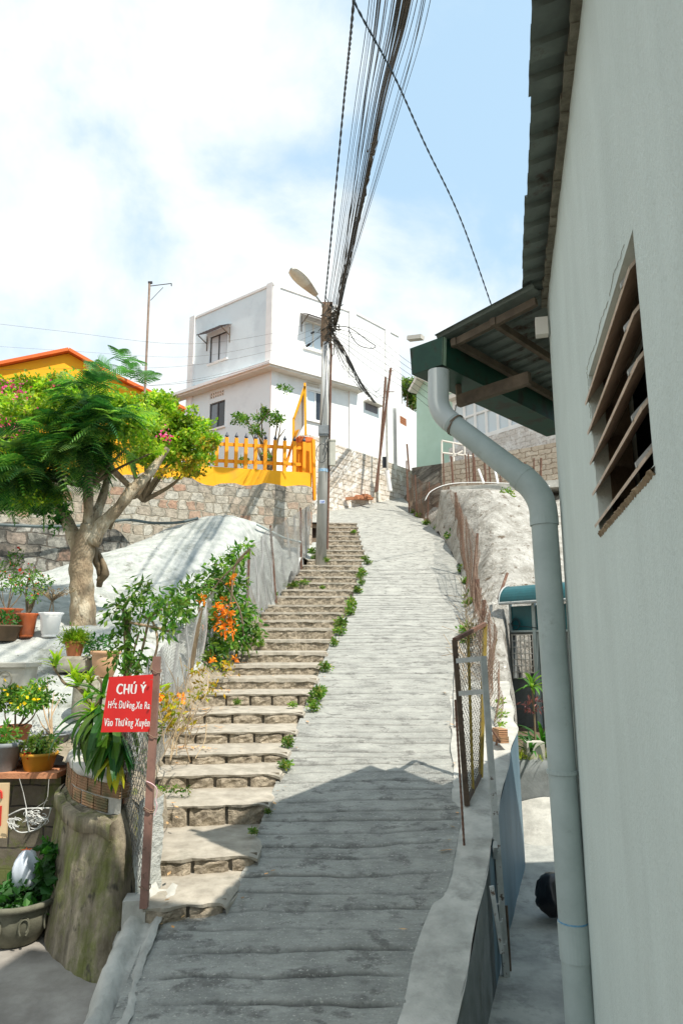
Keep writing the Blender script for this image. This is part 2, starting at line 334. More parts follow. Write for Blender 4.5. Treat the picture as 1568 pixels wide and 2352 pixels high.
M_letred = pm('red lettering', (.55, .035, .02), (.5, .03, .02), s=20, rough=.6)
M_tan = pm('tan board', (.62, .46, .27), (.55, .41, .24), s=2, rough=.6)
M_yel = pm('yellow wall paint', (.92, .43, .012), (.86, .39, .012), s=1.5, rough=.75, bump=.1, c3=(.76, .35, .03), s3=1.2, t3=(.55, .7))
M_yel2 = pm('orange yellow paint', (.88, .34, .01), (.80, .30, .01), s=2, rough=.7)
M_orange = pm('orange red trim', (.74, .16, .03), (.64, .13, .03), s=4, rough=.7)
M_navy = pm('dark blue tip', (.05, .065, .09), (.04, .05, .07), s=8, rough=.5)
M_conc = pm('utility pole concrete', (.46, .45, .41), (.36, .35, .32), s=4, rough=.85, bump=.3, bs=40, c3=(.27, .265, .24), s3=3, stretch=(1, 1, .3))
M_silver = pm('chipped silver paint', (.42, .44, .43), (.30, .32, .31), s=9, rough=.5, c3=(.09, .06, .045), s3=9, t3=(.60, .65), spec=.5)
M_gateb = pm('dark brown iron', (.12, .085, .06), (.07, .05, .035), s=14, rough=.7)
M_gatey = pm('mustard iron', (.40, .29, .06), (.28, .2, .05), s=12, rough=.6)
M_gmesh = pm('gate mesh wire', (.13, .12, .10), (.08, .07, .06), s=12, rough=.7)
M_teal = pm('teal awning sheet', (.005, .10, .115), (.004, .075, .085), s=5, rough=.35, spec=.5)
M_tealp = pm('faded teal panel', (.06, .42, .44), (.04, .33, .36), s=3, rough=.3)
M_mint = pm('mint wall', (.44, .62, .53), (.40, .57, .48), s=1.5, rough=.8)
M_glass = glassmat('window glass', (.16, .20, .23)); M_glassd = glassmat('dark window glass', (.03, .035, .04)); M_glassb = glassmat('pale curtain glass', (.62, .70, .74), .25)
M_frame = pm('dark window frame', (.08, .085, .09), (.06, .06, .065), s=5, rough=.5)
M_under = pm('ledge underside', (.74, .70, .63), (.66, .62, .55), s=2, rough=.85)
M_hose = pm('black hose', (.10, .13, .13), (.07, .09, .09), s=5, rough=.45)
M_lamp = pm('lamp housing', (.72, .70, .64), (.64, .62, .56), s=6, rough=.4); M_lens = pm('lamp lens', (.78, .72, .64), (.66, .60, .52), s=8, rough=.25, spec=.6)
M_bag = pm('black plastic bag', (.012, .013, .015), (.008, .008, .01), s=9, rough=.3, spec=.5); M_bagw = pm('white plastic bag', (.72, .76, .82), (.6, .65, .72), s=9, rough=.4)
M_ashd = pm('dim asphalt roof', (.22, .20, .21), (.18, .16, .17), s=3, rough=.8)
M_brickc = pm('hollow clay brick', (.52, .235, .12), (.40, .17, .085), s=9, rough=.9, bump=.5, bs=60)
m_, t_, b_ = newmat('ridged clay brick'); M_ridge = m_
gg = N(t_, 'ShaderNodeNewGeometry'); sp_ = N(t_, 'ShaderNodeSeparateXYZ'); t_.links.new(gg.outputs['Position'], sp_.inputs[0])
sn = N(t_, 'ShaderNodeMath', operation='MULTIPLY'); sn.inputs[1].default_value = 2*PI/.019; t_.links.new(sp_.outputs['Z'], sn.inputs[0]); s2 = N(t_, 'ShaderNodeMath', operation='SINE'); t_.links.new(sn.outputs[0], s2.inputs[0])
bp_ = N(t_, 'ShaderNodeBump', i_Strength=.8, i_Distance=.005); t_.links.new(s2.outputs[0], bp_.inputs['Height']); t_.links.new(bp_.outputs[0], b_.inputs['Normal'])
nn_ = N(t_, 'ShaderNodeTexNoise', i_Scale=6, i_Detail=7); t_.links.new(gg.outputs['Position'], nn_.inputs['Vector'])
rr_ = ramp(t_, nn_.outputs['Fac'], [(.35, (.15, .135, .06)), (.5, (.36, .20, .10)), (.68, (.52, .27, .15))]); ri_ = ramp(t_, gg.outputs['Random Per Island'], [(0, .45), (1, 1.25)]); mi_ = N(t_, 'ShaderNodeMix', data_type='RGBA', blend_type='MULTIPLY'); mi_.inputs[0].default_value = 1; t_.links.new(rr_.outputs[0], mi_.inputs[6]); t_.links.new(ri_.outputs[0], mi_.inputs[7]); t_.links.new(mi_.outputs[2], b_.inputs['Base Color']); b_.inputs['Roughness'].default_value = .9

LG = [(.02, .075, .012), (.035, .12, .015), (.06, .17, .02), (.028, .10, .02)]
L_fern = leafmat('fern green leaves', [(.02, .10, .022), (.04, .15, .03), (.085, .22, .045), (.17, .30, .07)], .38)
L_fern2 = leafmat('deep fern leaves', [(.012, .065, .022), (.02, .09, .028), (.035, .12, .035)], .3)
L_fern3 = leafmat('pale green fern leaves', [(.10, .24, .07), (.16, .30, .09), (.22, .35, .06)], .4)  # paler leaf tone, picked at random per frond
L_dark = leafmat('dark green leaves', [(.02, .09, .015), (.03, .13, .018), (.05, .16, .02)], .3)
L_lime = leafmat('lime green leaves', [(.09, .22, .015), (.19, .35, .02), (.29, .40, .03), (.37, .41, .04)], .40)
L_yellow = leafmat('yellowing leaves', [(.14, .22, .02), (.35, .34, .02), (.45, .28, .02), (.22, .14, .03)], .4)
L_vine = leafmat('vine leaves', [(.03, .11, .015), (.06, .17, .02), (.11, .22, .025), (.18, .25, .05)], .35)
L_weed = leafmat('weed leaves', [(.04, .12, .015), (.08, .19, .02), (.16, .25, .04), (.25, .24, .06)], .35)
L_drac = leafmat('strap leaves', [(.015, .09, .015), (.04, .15, .015), (.13, .24, .02)], .3, .35)
L_dracy = leafmat('yellow strap leaves', [(.42, .42, .02), (.5, .45, .03), (.3, .38, .03)], .4, .4)
L_pink = leafmat('pink bracts', [(.55, .03, .20), (.65, .06, .26), (.55, .10, .18)], .25)
L_orangef = leafmat('orange trumpet flowers', [(.80, .20, .01), (.85, .32, .02), (.70, .15, .01)], .25)
L_yelf = leafmat('yellow flowers', [(.90, .55, .01), (.95, .65, .02)], .4)
L_redf = leafmat('red flowers', [(.6, .03, .02), (.7, .05, .03)], .4)
L_purp = leafmat('purple flower', [(.25, .06, .35), (.35, .1, .45)], .4)
L_litter = leafmat('fallen petals', [(.75, .3, .05), (.6, .4, .2), (.35, .2, .1)], .1)
L_dry = leafmat('dry twigs and leaves', [(.25, .17, .09), (.35, .26, .15), (.18, .12, .07)], .1)

# ------------------------------------------------------------------ foliage helpers
def unit(v): return v/(np.linalg.norm(v, axis=-1, keepdims=True)+1e-12)
def leaves(mb, C, size, out=None, spread=.8, m=0, asp=.45, droop=.3, r=None):
    """many small folded leaves; C (n,3) attachment points, out (n,3) preferred direction"""
    r = r or rs; n = len(C)
    d = r.normal(size=(n, 3))
    if out is not None: d = d*spread+out
    d[:, 2] -= droop; d = unit(d); s = np.cross(d, r.normal(size=(n, 3))); s = unit(s); nn = np.cross(s, d)
    L = size*r.uniform(.6, 1.25, (n, 1)); Wd = L*asp
    a = C; b = C+d*L*.45+s*Wd*.5+nn*L*.06; c = C+d*L-nn*L*.08; e = C+d*L*.45-s*Wd*.5+nn*L*.06
    mb.quads(np.stack([a, b, c, e], 1), m)
def blob(mb, c, rad, n, size, m=0, shell=.55, r=None, asp=.45, droop=.3, lump=.25):
    r = r or rs; c = np.asarray(c, float); rad = np.asarray(rad, float)
    u = unit(r.normal(size=(n, 3))); k = (shell+(1-shell)*r.uniform(0, 1, (n, 1))**.6)
    a = 1+lump*np.sin(u[:, :1]*5.3+c[0]*3)*np.sin(u[:, 1:2]*4.7+c[1])+lump*.6*np.sin(u[:, 2:]*9+c[2]*2)
    leaves(mb, c+u*k*rad*a, size, out=u*.6, m=m, r=r, asp=asp, droop=droop)
def crown(mb, blobs, n, size, m=0, sub=9, **k):
    """several clumps broken into sub-clumps so gaps stay between them"""
    tot = sum(b[1][0]*b[1][1]*b[1][2] for b in blobs)**1.0
    for c, rad in blobs:
        share = n*(rad[0]*rad[1]*rad[2])/tot
        for i in range(sub):
            u = unit(rs.normal(size=3)); q = np.asarray(c)+u*np.asarray(rad)*rs.uniform(.35, .9)
            blob(mb, q, np.asarray(rad)*rs.uniform(.26, .46), max(8, int(share/sub)), size, m, shell=.3, **k)
def frond(L=.5, pairs=13, droop=.5, r=None):
    """one feathery compound leaf along +x, as quads"""
    r = r or rs; Q = []
    for i in range(pairs):
        t = (i+.6)/pairs; x = L*t*(1-.12*t); z = L*(.22*t-droop*t*t)
        ln = L*.36*math.sin(PI*(.12+.84*t))**.6+.015; wv = L/pairs*.62
        sl = .35+.4*t
        for sgn in (-1, 1):
            n = 3
            for k in range(n):
                a = k/n; b2 = (k+1)/n*.97
                def P(tt, ww): return [x+ln*tt*sl+ww, sgn*ln*tt, z-ln*.34*tt*tt]
                wa = wv*(1-.25*a); wb = wv*(1-.3*b2)*(.4 if k == n-1 else 1)
                Q.append([P(a, -wa/2), P(a, wa/2), P(b2, wb/2), P(b2, -wb/2)])
    Q.append([[0, -.004, 0], [0, .004, 0], [L*.88, .003, L*(.22-droop)], [L*.88, -.003, L*(.22-droop)]])
    return np.array(Q)
def place_fronds(mb, tips, m=0, L=(.35, .6), per=7, up=.25, multi=False):
    vs = [frond(1.0, 13, d) for d in (.35, .6, .85)]
    for c, outv in tips:
        for k in range(per):
            a = rs.uniform(0, 2*PI); d = np.array([math.cos(a), math.sin(a), 0])*1.0+np.asarray(outv)*.9; d[2] += rs.uniform(-.6, up+.6)
            d = unit(d); s = unit(np.cross([0, 0, 1.], d)+rs.normal(size=3)*.15); nn = np.cross(d, s)
            sz = rs.uniform(*L); V = vs[rs.randint(3)]*sz
            W = c+V[..., :1]*d+V[..., 1:2]*s+V[..., 2:]*(nn*.5+np.array([0, 0, .5]))
            mb.quads(W, m+(rs.randint(3) if multi else 0))
def straps(mb, c, n, L, wd, m=0, elev=(.3, 1.2), droop=1.0, az=None, seg=6):
    for i in range(n):
        a = rs.uniform(0, 2*PI) if az is None else az+rs.uniform(-1.2, 1.2)
        e = rs.uniform(*elev); l = L*rs.uniform(.7, 1.1); p = np.array(c, float)+rs.normal(size=3)*.01
        h = np.array([math.cos(a), math.sin(a), 0]); s = np.array([-h[1], h[0], 0]); rows = []
        for k in range(seg+1):
            t = k/seg; ww = wd*math.sin(PI*(.12+.86*t))*.5
            rows.append([p-s*ww, p+np.array([0, 0, -ww*.35]), p+s*ww])
            ang = e-droop*t*1.6; p = p+(h*math.cos(ang)+np.array([0, 0, math.sin(ang)]))*l/seg
        mb.grid(np.array(rows), m)
def stems(mb, base, tips, r0, r1=None, m=0, n=5, wob=.06):
    for tp in tips:
        b = np.asarray(base, float); tp = np.asarray(tp, float); mid = (b+tp)/2+rs.normal(size=3)*wob*np.linalg.norm(tp-b)
        P = smooth_path([b, mid, tp], 4); mb.tube(P, np.linspace(r0, r1 or r0*.4, len(P)), n, m)
def chain(mb, B0, B1, T0, T1, cell=.06, r=.0018, seed=0, warp=.015, m=0, n=3):
    """woven diamond mesh between a bottom edge and a top edge"""
    B0, B1, T0, T1 = [np.asarray(q, float) for q in (B0, B1, T0, T1)]
    Lx = np.linalg.norm(B1-B0); H = (np.linalg.norm(T0-B0)+np.linalg.norm(T1-B1))/2
    nv = np.cross(B1-B0, T0-B0); nv /= np.linalg.norm(nv); R_ = np.random.RandomState(seed); ph = R_.uniform(0, 6, 6)
    def S(u, v):
        a, b = u/Lx, v/H; p = (B0*(1-a)+B1*a)*(1-b)+(T0*(1-a)+T1*a)*b
        k = warp*(math.sin(u*3.1+ph[0])*math.cos(v*4+ph[1])+.6*math.sin(u*7+v*3+ph[2]))
        return p+nv*k+np.array([0, 0, warp*.5*math.sin(u*5+ph[3])*b])
    d = cell*1.1
    for sg in (1, -1):
        k = -int(H/cell)-1
        while k*cell < Lx+H:
            u0 = k*cell; pts = []; v = 0
            while v <= H+1e-6:
                u = u0+v*.72 if sg > 0 else u0+H*.72-v*.72
                if 0 <= u <= Lx: pts.append(S(u, v)+nv*(r*1.2*sg))
                v += d
            if len(pts) >= 2: mb.tube(pts, r, n, m, cap=False)
            k += 1
class Facade:
    def __init__(s, X, Y, az):
        s.o = np.array([X, Y, 0.]); s.d = np.array([math.sin(az), math.cos(az), 0.]); s.az = az
        s.n = np.array([s.d[1], -s.d[0], 0.])
        if s.n @ s.o > 0: s.n = -s.n
    @staticmethod
    def two(p, q):
        d = q-p; return Facade(p[0], p[1], math.atan2(d[0], d[1]))
    def uv(s, x, y):
        a, v = ray(x, y); u = (a*s.o[1]-s.o[0])/(s.d[0]-a*s.d[1]); return u, v*(s.o[1]+u*s.d[1])
    def p(s, u, z, w=0.): return s.o+s.d*u+s.n*w+np.array([0, 0, z])
    def box(s, mb, u0, u1, z0, z1, w0, w1, m=0):
        mb.hexa([s.p(u, z, w_) for z in (z0, z1) for w_ in (w1, w0) for u in (u0, u1)], m)
    def poly(s, mb, uz, w0, w1, m=0):
        mb.prism([s.p(u, z, w0) for u, z in uz], s.n*(w1-w0), m)
    def wall(s, mb, u0, u1, z0, z1, holes=(), depth=.14, m=0):
        us = sorted({u0, u1, *[h[0] for h in holes], *[h[1] for h in holes]}); zs = sorted({z0, z1, *[h[2] for h in holes], *[h[3] for h in holes]})
        for a, b in zip(us, us[1:]):
            for c, d in zip(zs, zs[1:]):
                if any(h[0] <= (a+b)/2 <= h[1] and h[2] <= (c+d)/2 <= h[3] for h in holes): continue
                mb.add([s.p(a, c), s.p(b, c), s.p(b, d), s.p(a, d)], [(0, 1, 2, 3)], m)
        for h in holes:
            a, b, c, d = h
            for P0, P1 in (((a, c), (b, c)), ((b, c), (b, d)), ((b, d), (a, d)), ((a, d), (a, c))):
                mb.add([s.p(*P0), s.p(*P1), s.p(P1[0], P1[1], -depth), s.p(P0[0], P0[1], -depth)], [(0, 1, 2, 3)], m)
def rbf(P):
    P = np.asarray(P, float); n = len(P); XY = P[:, :2]
    def ph(r): return r*r*np.log(r+1e-9)
    D = np.linalg.norm(XY[:, None]-XY[None], axis=2); K = ph(D)+np.eye(n)*.02
    A = np.zeros((n+3, n+3)); A[:n, :n] = K; A[:n, n] = 1; A[:n, n+1:] = XY; A[n, :n] = 1; A[n+1:, :n] = XY.T
    c = np.linalg.solve(A, np.concatenate([P[:, 2], [0, 0, 0]]))
    def f(x, y):
        r = np.linalg.norm(XY-np.array([x, y]), axis=1); return float(ph(r) @ c[:n]+c[n]+c[n+1]*x+c[n+2]*y)
    return f
# ================================================================== GROUND
tabL = [(0, -1.2), (3, -1.2), (4.12, -1.21), (4.89, -1.22), (5.12, -.79), (5.59, -.69), (6.31, -.65), (7.22, -.59), (8.54, -.49), (9.42, -.42), (10.87, -.30), (12.89, -.15), (15.89, .16), (18.55, .43), (21.39, .77), (23.62, .67), (26.7, .62), (26.9, -1.2), (28.8, -2.2), (36, -3.0)]
tabR = [(0, .05), (3, .2), (4.12, .36), (4.62, .51), (5.47, .81), (6.16, 1.0), (6.98, 1.15), (8.07, 1.31), (9.61, 1.55), (11.94, 1.98), (14.44, 2.56), (18.22, 3.31), (20.05, 3.48), (23.62, 3.59), (26.85, 3.45), (29.4, 3.2), (32.5, 3.15), (36, 3.6)]
tabS = [(4.9, -1.3), (5.37, -1.32), (6.5, -1.66), (7.17, -1.80), (8.07, -1.88), (8.92, -1.88), (9.61, -1.86), (10.53, -1.82), (11.94, -1.82), (14.02, -1.74), (16.44, -1.78), (17.58, -1.61), (18.9, -1.37), (20.05, -1.12), (22.29, -.74), (27, -.6)]
XLf = lambda Y: interp(tabL, Y); XRf = lambda Y: interp(tabR, Y); XSf = lambda Y: interp(tabS, Y)

mb = MB(); s = 900
mb.add([(-s, -s, -3.4), (s, -s, -3.4), (s, s, -3.4), (-s, s, -3.4)], [(0, 1, 2, 3)]); st(mb.build('ground', M_soil))
# hillside behind, climbing away under the houses
rows = []
for Y in np.linspace(18.5, 90, 40):
    row = []
    for X in np.linspace(-45, 55, 60):
        z = zr(Y)-.55-.5*abs(noise2(X*.2, Y*.2, 3))
        if X > 4: z = min(z+2, zr(min(Y, 33))+.3*max(0, Y-26)) if Y > 25.5 else -3.3
        if X < -3 and Y < 21.5: z = min(z, 1.8)
        row.append((X, Y, z))
    rows.append(row)
mb = MB(); mb.grid(rows); st(mb.build('hillside', M_soil, smooth=True))

# the ramp
ys = np.concatenate([np.arange(2.4, 9, .0115), np.arange(9, 14, .02), np.arange(14, 20, .035), np.arange(20, 36, .12)])
gy = []; y = 1.1
while y < 20: gy.append((y, rs.uniform(.5, 1.15), rs.uniform(0, 20), rs.uniform(-.02, .02))); y += rs.uniform(.15, .24) if y < 9 else rs.uniform(.22, .34)
gY = np.array([g[0] for g in gy]); NX = 40; V = []; D = []
for y in ys:
    xl, xr = XLf(y)-.04, XRf(y)
    for j in range(NX):
        t = j/(NX-1); x = xl+(xr-xl)*t; z = zr(y)-.012+.02*noise2(x*1.1, y*.8, 5)+.006*noise2(x*6, y*5, 6); dark_tone = 0
        k = np.searchsorted(gY, y)
        for q in (k-1, k):
            if 0 <= q < len(gy):
                g = gy[q]; c = g[0]+.018*math.sin(x*1.7+g[2])+.006*math.sin(x*7+g[2]*2)+.004*math.sin(x*19+g[2])+g[3]*x
                fade = min(1, max(.15, .72+.8*noise2(x*1.3+q*3.1, q*1.7, 15)))
                ed = min(1, max(.25, (1-t)*8))*(1 if y > 4.9 or x > -1.05 else .3)*fade
                e1_ = math.exp(-((y-c)/max(.0095, .0013*y))**2); z += -.022*g[1]*ed*e1_+.008*g[1]*ed*math.exp(-((y-c-.035)/.028)**2); dark_tone = max(dark_tone, e1_*ed*min(1, g[1]))
        V.append((x, y, z)); D.append(dark_tone)
V = np.array(V).reshape(len(ys), NX, 3)
mb = MB(); mb.grid(V); ro = st(mb.build('road', M_road, smooth=True))
at_ = ro.data.attributes.new('dark_tone', 'FLOAT', 'POINT'); at_.data.foreach_set('value', D)

# left yard and right alley floors
mb = MB(); rows = []
for y in np.linspace(.5, 7.4, 60):
    xr = min(-1.22, -1.12-.0*y); rows.append([(x, y, -2.16+.015*noise2(x, y, 8)+.03*max(0, (y-5))) for x in np.linspace(-7, xr, 36)])
mb.grid(rows); st(mb.build('yard', M_plaza, smooth=True))
mb = MB(); rows = []
for y in np.linspace(.5, 9.3, 90):
    rows.append([(x, y, -2.50+.015*noise2(x*1.5, y, 9)+.14*max(0, y-7.6)) for x in np.linspace(0.0+.17*y-.1, 5.2, 46)])
mb.grid(rows); st(mb.build('alley', M_alley, smooth=True))
# courtyard ground behind the alley, with its grass
mb = MB(); mb.grid([[(x, y, -1.55+.03*noise2(x*3, y*3, 10)) for x in np.linspace(1.6, 7, 26)] for y in np.linspace(9.6, 13.9, 26)]); st(mb.build('courtyard', M_soil, smooth=True))

# cement gutter strip between yard and ramp
q = [(372, 2092, -1.66), (368, 2130, -1.72), (345, 2190, -1.82), (318, 2250, -1.93), (285, 2300, -1.98), (255, 2352, -2.02)]
mb = MB(); P = []
cl = [(-1.27, 5.2, -1.64), (-1.29, 5.0, -1.72), (-1.30, 4.7, -1.83), (-1.29, 4.4, -1.93), (-1.27, 4.1, -1.98), (-1.25, 3.6, -2.05), (-1.22, 2.0, -2.12)]
sp = smooth_path(cl, 8)
for i, c in enumerate(sp):
    wv = .008*math.sin(i*.5)+.01*math.sin(i*.27); row = []
    for k, (dx, dz) in enumerate([(-.17, -.22), (-.12, -.03), (-.08, .015), (-.03, .0), (.0, -.055), (.045, -.06), (.085, .0), (.12, -.02)]):
        row.append((c[0]+dx+wv*(1+.4*math.sin(k*2.1+i))+.012*noise2(i*.9, k*1.3, 18), c[1], c[2]+dz*.8+.010*noise2(i*.8, k*1.1, 19)))
    P.append(row)
mb.grid(P); st(mb.build('gutter_strip', M_cem, smooth=True))

# ================================================================== STAIRWAY
rowsY = [1846, 1777, 1729, 1679, 1636, 1592, 1557, 1526, 1497, 1469, 1442, 1423, 1405, 1388, 1368, 1353, 1337, 1323, 1308, 1297, 1284, 1273, 1262, 1251, 1240, 1229, 1219, 1209, 1200]
SY = [G(650, 2075, .09)[1], G(650, 1965, .09)[1]]+[G(650, y_, .09)[1] for y_ in rowsY]
SZ = [zr(y_)+.09 for y_ in SY]
def rough_block(mb, p, along, wd, ht, n, m=1, R=None):
    R = R or rs; nu, nv = max(5, int(wd/.04)), 6
    Gd = np.zeros((nv, nu, 3)); up = np.array([0, 0, 1.])
    for a in range(nv):
        for b in range(nu):
            u, v = b/(nu-1), a/(nv-1); e = min(u, 1-u)*wd; f = min(v, 1-v)*ht
            bul = .020+.020*(1-math.exp(-min(e, f)/.012))+R.normal()*.0075*(1 if min(e, f) > 0 else .3)
            Gd[a, b] = p+along*(u*wd*.985+R.normal()*.002)+up*(v*ht)+n*(bul-.022)
    mb.grid(Gd, m)
stair = thing('stairway', 'long stone stairway of rough granite risers climbing beside the concrete ramp', 'stairs', (-1.1, 5.0, -1.9))
for i, (Y, Z) in enumerate(zip(SY, SZ)):
    mb = MB(); xl = XSf(Y)+(0 if i > 1 else .03); xr = XLf(Y+.05)+.0
    if i == 0: xl, xr = -1.30, -.78
    if i == 1: xl, xr = -1.36, -.64
    Yn = SY[i+1] if i+1 < len(SY) else Y+1.0; Zb = SZ[i-1] if i else zr(Y)-.03
    sk = .10 if i < 12 else .03
    YL, YR = Y-sk, Y+sk*.6; xl2 = XSf(Yn)-.05; xr2 = XLf(Yn)+.03
    nx = 22; top = []; lip = []
    wob = [.010*math.sin(k*.8+i*2)+rs.normal()*.005 for k in range(nx)]
    for r_ in range(5):
        t = r_/4; row = []
        for k in range(nx):
            u = k/(nx-1); x0 = xl+(xr-xl)*u; x1 = xl2+(xr2-xl2)*u
            y0 = YL+(YR-YL)*u+wob[k]; y1 = Yn+.12+(-sk+(1.6*sk)*u)
            zz = Z+.014*t+.006*noise2(x0*4, y0*4+t*3, i)+(-.012 if r_ == 0 else 0)-(.03*max(0, u-.93)/.07 if i < 20 else 0)
            row.append((x0+(x1-x0)*t, y0+(y1-y0)*t, zz))
        top.append(row)
    lh = .02 if i < 8 else .045
    lip = [(p[0], p[1]+.006-(.012 if i >= 8 else 0), p[2]-lh+.006*math.sin(p[0]*23)) for p in top[0]]
    mb.grid(top, 0); mb.grid([lip, top[0]], 0)
    a = np.array([xl, YL+.022, 0]); b = np.array([xr-.01, YR+.022, 0]); al = b-a; W_ = np.linalg.norm(al); al /= W_; nrm = np.array([al[1], -al[0], 0])
    H_ = Z-.03-(Zb-.02)
    jy = .03 if i < 8 else -.004
    mb.add([a+[0, jy, Zb-.05], b+[0, jy, Zb-.05], b+[0, jy, Z-.01], a+[0, jy, Z-.01]], [(0, 1, 2, 3)], 2 if i < 8 else 1)
    x = rs.uniform(-.1, 0)
    while x < W_-.06:
        wd = rs.uniform(.24, .46); s0 = max(x, .0); e0 = min(x+wd, W_)
        if e0-s0 > .06: rough_block(mb, a+al*(s0+.012)+np.array([0, 0, Zb-.035]), al, e0-s0-.024, H_*rs.uniform(1.0, 1.06)+.012, nrm)
        x += wd
    # right side cheek
    mb.add([top[0][-1], top[-1][-1], (top[-1][-1][0]+.05, top[-1][-1][1], zr(Yn)-.08), (top[0][-1][0]+.03, top[0][-1][1], Zb-.15)], [(0, 1, 2, 3)], 0)
    mb.build('step', [M_tread, M_block, M_joint], stair)

M_dryb = pm('dry stony bank', (.40, .345, .26), (.20, .165, .115), s=7, bump=1, bs=18, c3=(.12, .10, .06), s3=4, t3=(.58, .7), dist=.04)
# ================================================================== LEFT BANK (whitewashed rock and terraces)
CL = [pt(*q) for q in [(150, 1712, 6.6), (60, 1720, 6.9), (0, 1720, 6.9), (262, 1722, 5.6), (100, 1600, 7.6), (180, 1610, 7.5), (20, 1500, 8.5), (110, 1520, 8.5), (60, 1472, 8.9), (150, 1475, 8.9),
      (192, 1432, 10), (100, 1400, 10.6), (0, 1345, 12), (160, 1318, 12.8), (290, 1262, 14.2), (400, 1215, 16.0), (450, 1195, 16.6), (510, 1187, 17.2), (560, 1200, 17.6), (640, 1243, 18.6), (690, 1285, 19.5),
      (300, 1400, 11.4), (400, 1350, 12.8), (500, 1300, 14.6), (460, 1450, 11.2), (350, 1550, 9.0), (280, 1500, 9.2), (560, 1300, 15.2), (580, 1250, 16.6), (350, 1640, 7.6), (480, 1240, 15.6), (300, 1320, 12.8)]]
CL += [np.array([XSf(Y)-.12, Y, zr(Y)+.10]) for Y in (6.6, 7.6, 8.6, 9.6, 10.8, 12, 13.5, 15, 16.5, 18, 19.2, 20.5, 22)]
CL += [np.array(q) for q in [(-7, 8, -.6), (-9, 10, .3), (-9, 14, 1.0), (-6, 15, 1.6), (-4.5, 19, 2.4), (-3.2, 20, 3.0), (-2, 21.5, 2.9), (-7, 19, 1.6), (-1.62, 5.5, -1.05), (-2.3, 6.1, -1.02), (-1.5, 5.9, -1.15), (-3.5, 6.4, -1.0), (-7, 6.4, -1.0)]]
hL = rbf(CL)
lowY = [(-8, 6.25), (-2.5, 6.25), (-2.2, 5.95), (-1.85, 5.35), (-1.45, 5.1), (-1.35, 5.2), (-1.3, 5.6)]
def inL(x, y):
    ymin = np.interp(x, [-9, -2.52, -2.3, -1.9, -1.5, -1.3], [6.34, 6.34, 6.1, 5.5, 5.3, 5.32])
    return y > ymin
rows = []
for y in np.concatenate([np.arange(5.15, 12, .11), np.arange(12, 23.5, .2)]):
    xr = XSf(y)+.05 if y > 5.4 else -1.34; xl = -9.5; row = []
    for k in range(110):
        t = (k/109)**.62; x = xl+(xr-xl)*t
        z = hL(x, y)
        d = max(0, min(1, (xr-x)/.5))
        z += (.06*noise2(x*1.6, y*1.6, 12)+.035*noise2(x*5, y*5, 13)+.015*noise2(x*13, y*12, 14))*d
        if not inL(x, y): z = -2.6
        row.append((x, y, z))
    rows.append(row)
mb = MB(); mb.grid(rows); VV = mb.V[0]; ff = []; mm = []
for f in mb.F:
    if min(VV[i][2] for i in f) < -2.5: continue
    c = VV[f[0]]; ff.append(f); mm.append(1 if (c[0] > XSf(c[1])-.30-.12*noise2(c[0]*3, c[1]*2, 16) and c[1] < 15) or (c[1] < 6.75+.2*noise2(c[0]*2, 1, 17)) else 0)
mb.F = ff; mb.M = mm; st(mb.build('whitewashed_slope', [M_slope, M_dryb], smooth=True))
def onslope(x, y, lift=0.):
    a, v = ray(x, y); Y = 5.5
    while Y < 20 and v*Y > hL(a*Y, Y): Y += .02
    return np.array([a*Y, Y, v*Y+lift])
def onL(x, y): return np.array([x, y, hL(x, y)])

# rubble terrace wall
SWf = Facade.two(pt(718, 1120, 22.3), pt(0, 1090, 18.6))
M_rub = rubblemat('rubble stone', SWf.az, [(0, (.46, .27, .18)), (.25, (.46, .40, .31)), (.5, (.56, .53, .45)), (.75, (.38, .34, .27)), (1, (.56, .47, .37))], (.33, .29, .22), 3.4, dt=.56)
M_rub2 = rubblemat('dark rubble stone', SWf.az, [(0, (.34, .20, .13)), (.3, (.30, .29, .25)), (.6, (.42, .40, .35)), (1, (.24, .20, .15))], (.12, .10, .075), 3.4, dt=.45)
L_ = np.linalg.norm(pt(718, 1120, 22.3)[:2]-pt(0, 1090, 18.6)[:2])
def wall_strip(F_, u0, u1, zb, zt, mats, name, th=.5, n=60, bumpy=.05):
    mb = MB(); us = np.linspace(u0, u1, n); nv = 16; rows = []
    for k in range(nv):
        row = []
        for u in us:
            z0, z1 = zb(u), zt(u); v = k/(nv-1); row.append(F_.p(u, z0+(z1-z0)*v, bumpy*noise2(u*2.3, v*(z1-z0)*2.3, 21)-.06*v))
        rows.append(row)
    rows.append([np.asarray(p)-F_.n*th for p in rows[-1]]); rows.append([F_.p(u, zb(u), -th) for u in us])
    mb.grid(rows); mb.grid([[r[0] for r in rows[:nv]], [F_.p(u0, zb(u0)+(zt(u0)-zb(u0))*k/(nv-1), -th) for k in range(nv)]])
    return mb.build(name, mats)
ztop = lambda u: np.interp(u/L_, [0, .1, .38, .45, .52, .62, 1.0], [SWf.uv(718, 1118)[1], SWf.uv(650, 1112)[1], SWf.uv(440, 1108)[1], SWf.uv(400, 1092)[1], SWf.uv(350, 1088)[1], SWf.uv(280, 1085)[1], SWf.uv(0, 1090)[1]])+.05*math.sin(u*5)+.03*math.sin(u*13)
tag(wall_strip(SWf, 0, L_*1.5, lambda u: .2, ztop, M_rub, 'rubble_retaining_wall'), 'tall rubble stone retaining wall with reddish and pale stones under the yellow house', 'stone wall')
SW2 = Facade.two(pt(330, 1215, 16.4), pt(0, 1215, 14.3)); L2 = np.linalg.norm(pt(330, 1215, 16.4)[:2]-pt(0, 1215, 14.3)[:2])
